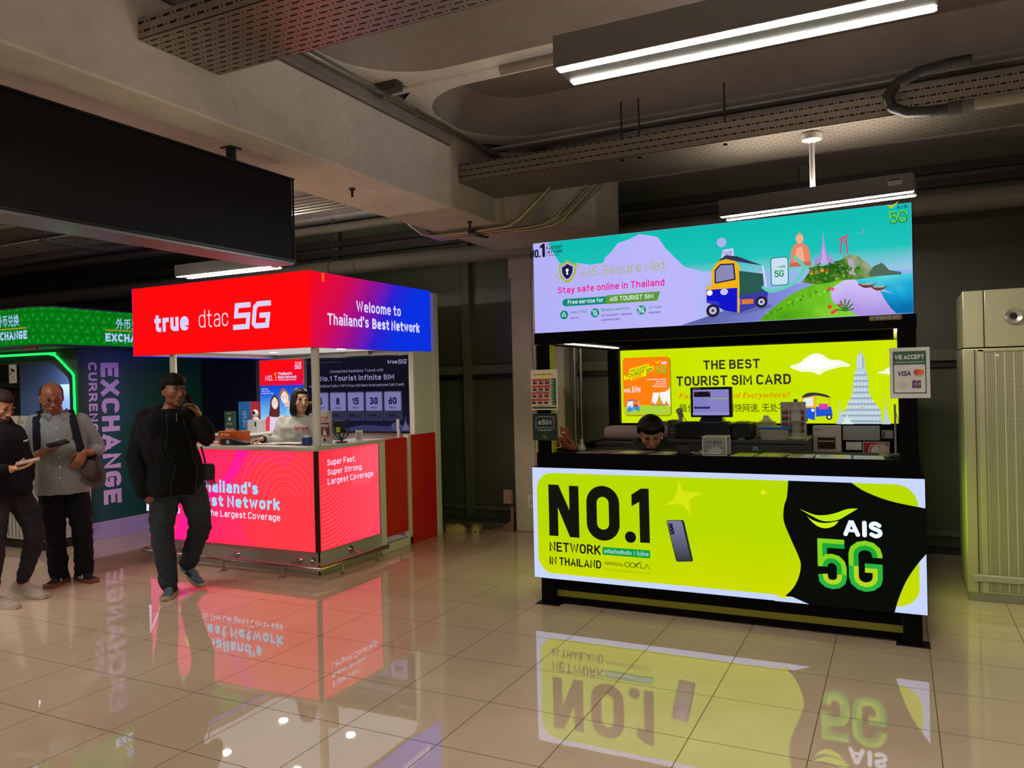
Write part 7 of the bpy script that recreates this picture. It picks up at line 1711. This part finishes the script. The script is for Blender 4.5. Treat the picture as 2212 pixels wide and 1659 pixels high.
for z in (1.31, 1.22, 1.07, .99, .9):
    m = MB(); m.ell(front(SR, -.02 + .012 * (1.38 - z), z, 0, .008), (.0065, .004, .0065), pm('d8d4cc', .3), 10, 6); m.build('button', PS, local=True)
m = MB(); c = front(SR, .09, 1.24, 0, .004); m.tube([c, (c[0] + .006, c[1], c[2] - .012), (c[0] - .004, c[1], c[2] - .02), (c[0] + .004, c[1], c[2] - .03)], .004, NV, 6); m.build('chest_emblem', PS, local=True)
NVJ = cloth('0a0b10', '12141c', 260)
garment(PS, 'jeans', [lambda m: trunk(m, [(-.055, .0, .8, .18, .14), (-.055, .0, .9, .175, .13)], NVJ), lambda m: limb(m, [(-.135, 0, .82), (-.13, -.01, .64), (-.12, -.015, .46), (-.11, .01, .28), (-.1, .025, .09)], (.108, .1, .082, .077, .078), NVJ), lambda m: limb(m, [(.03, 0, .82), (.06, -.01, .64), (.075, -.015, .46), (.085, .01, .28), (.09, .025, .09)], (.108, .1, .082, .077, .078), NVJ)], .007, .011, 9, fs=(8, 8, 13))
BKS = pm('17161c', .7); GUM = pm('7a4a30', .6); STW = pm('d0ccc4', .6)
shoe('shoe', (-.04, .1, 0), (-.19, -.13, 0), PS, BKS, GUM, .285, stripes=STW, lace=pm('1c1b22', .7)); shoe('shoe', (.03, .1, 0), (.175, -.14, 0), PS, BKS, GUM, .285, stripes=STW, lace=pm('1c1b22', .7))
m = MB(); m.tube([(-.2 + .034 * math.cos(a) * .3, -.17 + .036 * math.cos(a), 1.115 + .036 * math.sin(a)) for a in [2 * PI * j / 20 for j in range(20)]], .003, pm('a88a78', .5), 6, closed=True); m.build('wrist_thread', PS, local=True)
phone('phone', 'black phone held flat by the bald man', PS, (-.078, -.262, 1.19), (.42, -.9, -.35), (1, .3, .2), pm('0b0b0d', .25), pm('1a1a20', .1))
t = thing('backpack', 'dark blue backpack worn by the bald man, its straps over the grey shirt', 'backpack', PS.location, PS.rotation_euler[2])
BPM = cloth('0c0e16', '161a26', 200, .8)
m = MB(); m.loft([ering(-.06, .265, z, a, b) for z, a, b in ((.98, .1, .05), (1.0, .14, .08), (1.2, .15, .09), (1.36, .13, .075), (1.42, .08, .04))], BPM); m.build('pack', t, local=True)
for u0, u1 in ((-.155, -.17), (.1, .155)):
    q = [(-.07 + u0 * .9, .14, 1.38), (-.07 + u0 * .85, .06, 1.445)] + [front(SR, u0 + (u1 - u0) * i / 6 , 1.40 - .06 * i, 0, .012) for i in range(6)] + [front(SR, u1, 1.07, 0, .01), (-.06 + u1 * 1.18, .04, 1.03)]
    m = MB(); Q = []
    for i in range(len(q) - 1):
        a, b = Vector(q[i]), Vector(q[i + 1]); Q += [a.lerp(b, .0), a.lerp(b, .5)]
    Q.append(Vector(q[-1])); m.tube(Q, [.03] * (len(Q) - 3) + [.024, .018, .014], BPM, 12, flat=.35, up=(0, -1, .2)); m.build('strap', t, local=True)
t = thing('felt_hat', 'dark grey felt hat hanging from the hand of the bald man', 'hat', PS.location, PS.rotation_euler[2])
FH = cloth('3c3536', '544a4a', 240, .95)
fr = Matrix.Translation((.165, -.13, .945)) @ Matrix.Rotation(-.5, 4, 'Z') @ Matrix.Rotation(1.25, 4, 'X') @ Matrix.Rotation(.5, 4, 'Z')
m = MB(); rings = []
for r_, z_ in ((.065, .085), (.08, .07), (.088, .04), (.092, .0), (.12, -.012), (.15, -.004), (.152, .004), (.12, .0), (.096, .012), (.084, .04), (.07, .062), (.05, .07)):
    rings.append([tuple(fr @ Vector((r_ * .72 * math.cos(a), r_ * 1.05 * math.sin(a), z_ + .035 * (r_ / .15) ** 2 * math.cos(2 * a)))) for a in [2 * PI * j / 36 for j in range(36)]])
m.loft(rings, FH); m.build('felt', t, local=True, smooth=80)

# ---- man at the left edge with the black sports jacket
SKL = pm('a9775a', .5, sss=.05); LPL = pm('8a5248', .45); STB = pm('3a241c', .8)
F = headframe((-.085, -.03, 1.508), .75, .42, 0)
TL_ = [(-.06, .0, .88, .15, .115), (-.07, .0, 1.0, .145, .115), (-.08, .0, 1.15, .15, .12), (-.085, .0, 1.26, .155, .115), (-.085, .0, 1.32, .13, .09), (-.085, .0, 1.38, .07, .06)]
aA = [(-.19, -.1, 1.29), (-.2, -.2, 1.04), (-.03, -.28, 1.045)]; aB = [(.0, .1, 1.29), (.07, .13, 1.05), (.08, .04, .92)]
lA = [(-.13, -.03, .88), (-.14, -.12, .48), (-.17, -.1, .09)]; lB = [(.0, .03, .88), (.12, .0, .52), (.03, .09, .12)]
PL = figure('person in a black sports jacket and white trainers at the left edge of the photo', (-6.097, 3.685), TL_, .7,
    [(aA, (.052, .042, .03)), (aB, (.052, .042, .03))], [(lA, (.085, .058, .042)), (lB, (.085, .058, .042))],
    [(-.085, .0, 1.33), (-.085, -.005, 1.39), (-.085, -.01, 1.45)], F, 1.0, SKL, LPL, 1.0,
    hands=[(((-.03, -.28, 1.045), (1, -.15, .18), (.0, -.2, 1), (-.1, .9, .2)), dict(curl=(.1, .12, .15, .2), thumb=.35)),
           (((.08, .04, .92), (-.1, -.35, -1), (-1, .2, 0), (.3, -1, 0)), dict(curl=(.3, .3, .3, .3), thumb=.3))])
face_parts(PL, F, 1.0, gaze=(0, -.003), open_=.55)
haircap(F, 1.0, None, cloth('1c1310', '34241c', 200, .7), 'hair', PL, .012, front=.06, side=-.03, lump=.004, seed=7)
m = MB(); T = lambda x, y, z: F @ Vector((x, y, z)); R3 = F.to_3x3()
m.ell(T(0, -.052, -.088), (.046, .042, .033), STB, 20, 12, R3); m.tube([T(-.026, -.093, -.05), T(0, -.101, -.047), T(.026, -.093, -.05)], .005, STB, 8)
for sx in (-1, 1): m.tube([T(sx * .066, -.01, -.03), T(sx * .06, -.025, -.07), T(sx * .04, -.05, -.095)], [.008, .014, .016], STB, 10)
attach(fuse(m, 'beard', .004, 2), 'beard', PL)
SJ = cloth('08080c', '101015', 200)
KR = grow(TL_, .035, .035); KR[0] = (-.06, 0, .86, .185, .15); KR.insert(0, (-.06, 0, .82, .175, .14)); KR[-1] = (-.085, .0, 1.385, .085, .075)
garment(PL, 'sports_jacket', [lambda m: trunk(m, KR, SJ, .7), lambda m: limb(m, aA[:2] + [(-.07, -.27, 1.04)], (.075, .068, .05), SJ), lambda m: limb(m, aB[:2] + [(.08, .06, .95)], (.075, .068, .052), SJ), lambda m: m.tube([(-.14, -.04, 1.38), (-.15, .04, 1.4), (-.085, .08, 1.41), (-.02, .04, 1.4), (-.03, -.05, 1.37)], .02, SJ, 10)], .007, .008, 12)
m = MB(); c = front(KR, .06, 1.235, .7, .004); m.tube([c, (c[0] + .02, c[1] + .012, c[2] + .006), (c[0] + .032, c[1] + .02, c[2] + .016)], [.006, .004, .002], pm('c9c6c2', .5), 6); m.tube([(c[0] + .012, c[1] + .008, c[2] + .002), (c[0] + .03, c[1] + .02, c[2] - .006)], [.004, .002], pm('c9c6c2', .5), 6); m.build('chest_emblem', PL, local=True)
m = MB(); m.tube([(-.16, -.285, 1.02), (-.11, -.33, 1.03), (-.1, -.335, 1.035)], [.012, .012, .01], pm('c9c8c6', .5), 8, flat=.3); m.build('sleeve_band', PL, local=True)
GJ = cloth('1c1a1f', '302c33', 260)
garment(PL, 'jeans', [lambda m: trunk(m, [(-.06, .0, .82, .155, .125), (-.06, .0, .92, .15, .12)], GJ, .7), lambda m: limb(m, [(-.12, -.03, .84), (-.135, -.08, .66), (-.14, -.12, .48), (-.155, -.11, .28), (-.17, -.1, .12)], (.1, .092, .072, .062, .052), GJ), lambda m: limb(m, [(.0, .03, .84), (.07, .01, .68), (.12, .0, .52), (.08, .04, .32), (.035, .085, .155)], (.1, .092, .075, .064, .05), GJ)], .007, .009, 15, fs=(8, 8, 13))
WSH = pm('a89c8e', .7); WSO = pm('b8ac9e', .6)
shoe('shoe', (-.16, -.08, 0), (.005, -.23, 0), PL, WSH, WSO, .29, lace=pm('b0a698', .7)); shoe('shoe', (-.06, .14, .07), (.19, -.03, .0), PL, WSH, WSO, .29, lace=pm('b0a698', .7))
phone('phone', 'pale phone held flat by the man at the left edge', PL, (.082, -.302, 1.098), (.0, -1, -.2), (1, .02, .2), pm('a08078', .3), pm('b09890', .1))

# ---- woman in the grey sweatshirt inside the red booth
SKW = pm('c08f72', .5, sss=.06); LPW = pm('a8605a', .4)
F = headframe((.0, -.02, 1.47), .32, .04, .06)
TW_ = [(-.03, .02, .86, .15, .105), (-.03, .02, 1.0, .135, .1), (-.03, .02, 1.12, .14, .105), (-.03, .02, 1.22, .145, .095), (-.025, .02, 1.285, .125, .075), (-.01, .01, 1.34, .06, .055)]
aA = [(-.16, .02, 1.27), (-.235, -.05, 1.09), (-.345, -.2, 1.13)]; aB = [(.1, .02, 1.27), (.2, -.02, 1.1), (.165, -.05, 1.335)]
lA = [(-.1, .02, .86), (-.1, .02, .46), (-.1, .04, .09)]; lB = [(.05, .02, .86), (.05, .02, .46), (.05, .04, .09)]
PW_ = figure('person with dark bobbed hair and a grey sweatshirt on the phone inside the red booth', (-5.115, 5.79), TW_, .1,
    [(aA, (.045, .036, .026)), (aB, (.045, .036, .026))], [(lA, (.08, .055, .04)), (lB, (.08, .055, .04))],
    [(-.02, .02, 1.27), (-.01, .01, 1.34), (.0, .0, 1.39)], F, .97, SKW, LPW, 1.12, False,
    hands=[(((-.345, -.2, 1.13), (-.9, -.35, -.12), (.1, -.3, -1), (.35, -.9, .1)), dict(curl=(.5, .6, .7, .75), thumb=.6, s=.9)),
           (((.165, -.05, 1.335), (-.25, .05, 1), (-1, -.1, -.1), (-.1, -1, .1)), dict(curl=(.35, .4, .45, .5), thumb=.3, s=.9))])
face_parts(PW_, F, .97, gaze=(.003, 0))
HW = cloth('0b0708', '191012', 160, .4)
m = haircap(F, .97, None, HW, None, PW_, .011, front=.07, side=-.05, lump=.003, seed=11, back=-.1)
T = lambda x, y, z: F @ (Vector((x, y, z)) * .97)
rings = []
for z, rx, ry, th, a0 in ((.09, .07, .085, .03, -40), (.05, .083, .1, .03, -48), (.0, .091, .104, .03, -46), (-.05, .096, .104, .032, -44), (-.1, .096, .1, .032, -46), (-.13, .09, .09, .026, -50), (-.145, .083, .082, .014, -46)):
    A = [math.radians(a0 + (180 - 2 * a0) * i / 26) for i in range(27)]
    ring = [T(rx * math.cos(a), ry * math.sin(a) + .01, z) for a in A] + [T((rx - th) * math.cos(a), (ry - th) * math.sin(a) + .01, z) for a in reversed(A)]
    rings.append([tuple(q) for q in ring])
m.loft(rings, HW)
attach(fuse(m, 'hair', .0048, 4, .0022, 2, (70, 70, 5)), 'hair', PW_)
for sx in (-1,):
    m = MB(); m.ell(T(sx * .076, -.04, -.06), (.006, .006, .007), pm('d8d4c8', .2, .6), 10, 6); m.build('earring', PW_, local=True)
GS_ = cloth('b9b8b2', 'cfcec8', 200)
WR = grow(TW_, .04, .035); WR[-1] = (-.012, .012, 1.338, .072, .065); WR[-2] = (-.025, .02, 1.29, .135, .095)
garment(PW_, 'sweatshirt', [lambda m: trunk(m, WR, GS_, .1), lambda m: limb(m, aA[:2] + [(-.33, -.175, 1.125)], (.068, .064, .038), GS_), lambda m: limb(m, aB[:2] + [(.162, -.055, 1.29)], (.068, .06, .04), GS_)], .0065, .013, 21, fs=(11, 11, 7))
m = MB(); m.tube([(-.012 + .074 * math.cos(a), .006 + .066 * math.sin(a), 1.338 - .02 * math.sin(-a) * (1 if a > PI else .2)) for a in [2 * PI * j / 28 for j in range(28)]], .008, pm('7c7b70', .9), 8, closed=True); m.build('collar', PW_, local=True)
m = MB(); m.tube([(-.335, -.185, 1.125), (-.35, -.205, 1.128)], [.037, .034], pm('1a1a1c', .8), 14); m.build('cuff', PW_, local=True)
pr = Print((-.03, .02, 0), (1, .1, 0), (0, 0, 1)); cpos = front(WR, .01, 1.2, .1, .012)
pr.O = Vector((cpos[0], cpos[1], 0)); RT = pm('c03a44', .6); pr.map = lambda u, v: (u, v)
def curve_P(u, v, WR=WR): return front(WR, u + .01, v, .1, .011 + pr.k * .0003)
pr.P = curve_P
pr.text('true', -.052, 1.195, .04, RT, .125, .05); pr.text('togetherness', -.03, 1.172, .01, pm('8a9aa0', .6), .08, .005); pr.build('chest_print', PW_, local=True)
SKT = cloth('18181c', '222228', 200)
garment(PW_, 'trousers', [lambda m: trunk(m, [(-.03, .02, .78, .16, .12), (-.03, .02, .92, .15, .11)], SKT), lambda m: limb(m, [(-.1, .02, .8), (-.1, .02, .46), (-.1, .04, .1)], (.095, .075, .065), SKT), lambda m: limb(m, [(.05, .02, .8), (.05, .02, .46), (.05, .04, .1)], (.095, .075, .065), SKT)], .009, .005, 3)
shoe('shoe', (-.1, .1, 0), (-.1, -.13, 0), PW_, BKS, BKS, .24); shoe('shoe', (.05, .1, 0), (.05, -.13, 0), PW_, BKS, BKS, .24)
phone('phone', 'phone held at the ear of the woman in the grey sweatshirt', PW_, (.115, -.06, 1.42), (.3, -.9, .1), (-.12, .05, 1), pm('2a1a20', .2))

# ---- man sitting behind the kiosk counter, head bowed
SKK = pm('a87458', .5, sss=.05)
F = headframe((.0, -.05, 1.185), .05, .5, 0)
TK = [(.0, .05, .5, .165, .115), (.0, .05, .62, .155, .11), (.0, .04, .78, .16, .115), (.0, .03, .97, .165, .11), (.0, .02, 1.055, .145, .085), (.0, .01, 1.11, .07, .06)]
aA = [(-.16, .02, 1.035), (-.225, -.02, .75), (-.1, -.15, .72)]; aB = [(.16, .02, 1.035), (.225, -.02, .75), (.1, -.15, .72)]
lA = [(-.09, .02, .53), (-.11, -.34, .54), (-.11, -.32, .09)]; lB = [(.09, .02, .53), (.11, -.34, .54), (.11, -.32, .09)]
PK_ = figure('person with short dark hair bowing the head behind the black kiosk counter', (-1.69, 5.78), TK, 0,
    [(aA, (.05, .04, .03)), (aB, (.05, .04, .03))], [(lA, (.085, .058, .042)), (lB, (.085, .058, .042))],
    [(.0, .03, 1.05), (.0, .0, 1.09), (.0, -.02, 1.12)], F, 1.02, SKK, LPL, 1.06,
    hands=[(((-.1, -.15, .72), (.5, -.8, -.1), (.2, .2, -1), (.8, .4, 0)), dict()), (((.1, -.15, .72), (-.5, -.8, -.1), (-.2, .2, -1), (-.8, .4, 0)), dict())])
face_parts(PK_, F, 1.02, gaze=(0, -.003), open_=.5)
haircap(F, 1.02, None, cloth('080607', '140f0e', 130, .5), 'hair', PK_, .024, front=.05, side=-.005, lump=.006, seed=17)
OLV = cloth('1c2018', '2a2e24', 200)
QR = grow(TK, .035, .03); QR[0] = (0, .05, .5, .19, .14); QR[-1] = (0, .015, 1.115, .095, .085)
garment(PK_, 'jacket', [lambda m: trunk(m, QR, OLV), lambda m: limb(m, aA[:2] + [(-.12, -.13, .72)], (.075, .065, .045), OLV), lambda m: limb(m, aB[:2] + [(.12, -.13, .72)], (.075, .065, .045), OLV), lambda m: m.tube([(-.1, -.02, 1.09), (-.11, .06, 1.12), (0, .1, 1.13), (.11, .06, 1.12), (.1, -.02, 1.09)], .03, OLV, 12)], .008, .008, 30)
garment(PK_, 'trousers', [lambda m: trunk(m, [(.0, .05, .475, .17, .13), (.0, .05, .56, .165, .12)], SKT), lambda m: limb(m, lA[:2] + [(-.11, -.325, .12)], (.092, .075, .06), SKT), lambda m: limb(m, lB[:2] + [(.11, -.325, .12)], (.092, .075, .06), SKT)], .009, .004, 3)
shoe('shoe', (-.11, -.26, 0), (-.11, -.47, 0), PK_, BKS, BKS, .26); shoe('shoe', (.11, -.26, 0), (.11, -.47, 0), PK_, BKS, BKS, .26)
m = MB(); m.tube([F @ Vector((.082, .0, -.02)), F @ Vector((.083, -.004, -.045))], .005, pm('d8d8d8', .3), 8); m.build('earphone', PK_, local=True)
t = thing('stool', 'dark stool under the man behind the kiosk counter', 'stool', (-1.72, 5.86, 0)); m = MB(); m.lathe([(0, .4), (.15, .4), (.17, .415), (.17, .44), (.15, .452), (0, .452)], (-1.71, 5.84, 0), pm('1a1a1a', .5), 28); m.build('seat', t)
for a in range(4):
    c, s = math.cos(PI / 4 + a * PI / 2), math.sin(PI / 4 + a * PI / 2); m = MB(); m.cyl((-1.71 + .12 * c, 5.84 + .1 * s, .4), (-1.71 + .16 * c, 5.84 + .13 * s, 0), .012, pm('202020', .4), 10); m.build('leg', t)
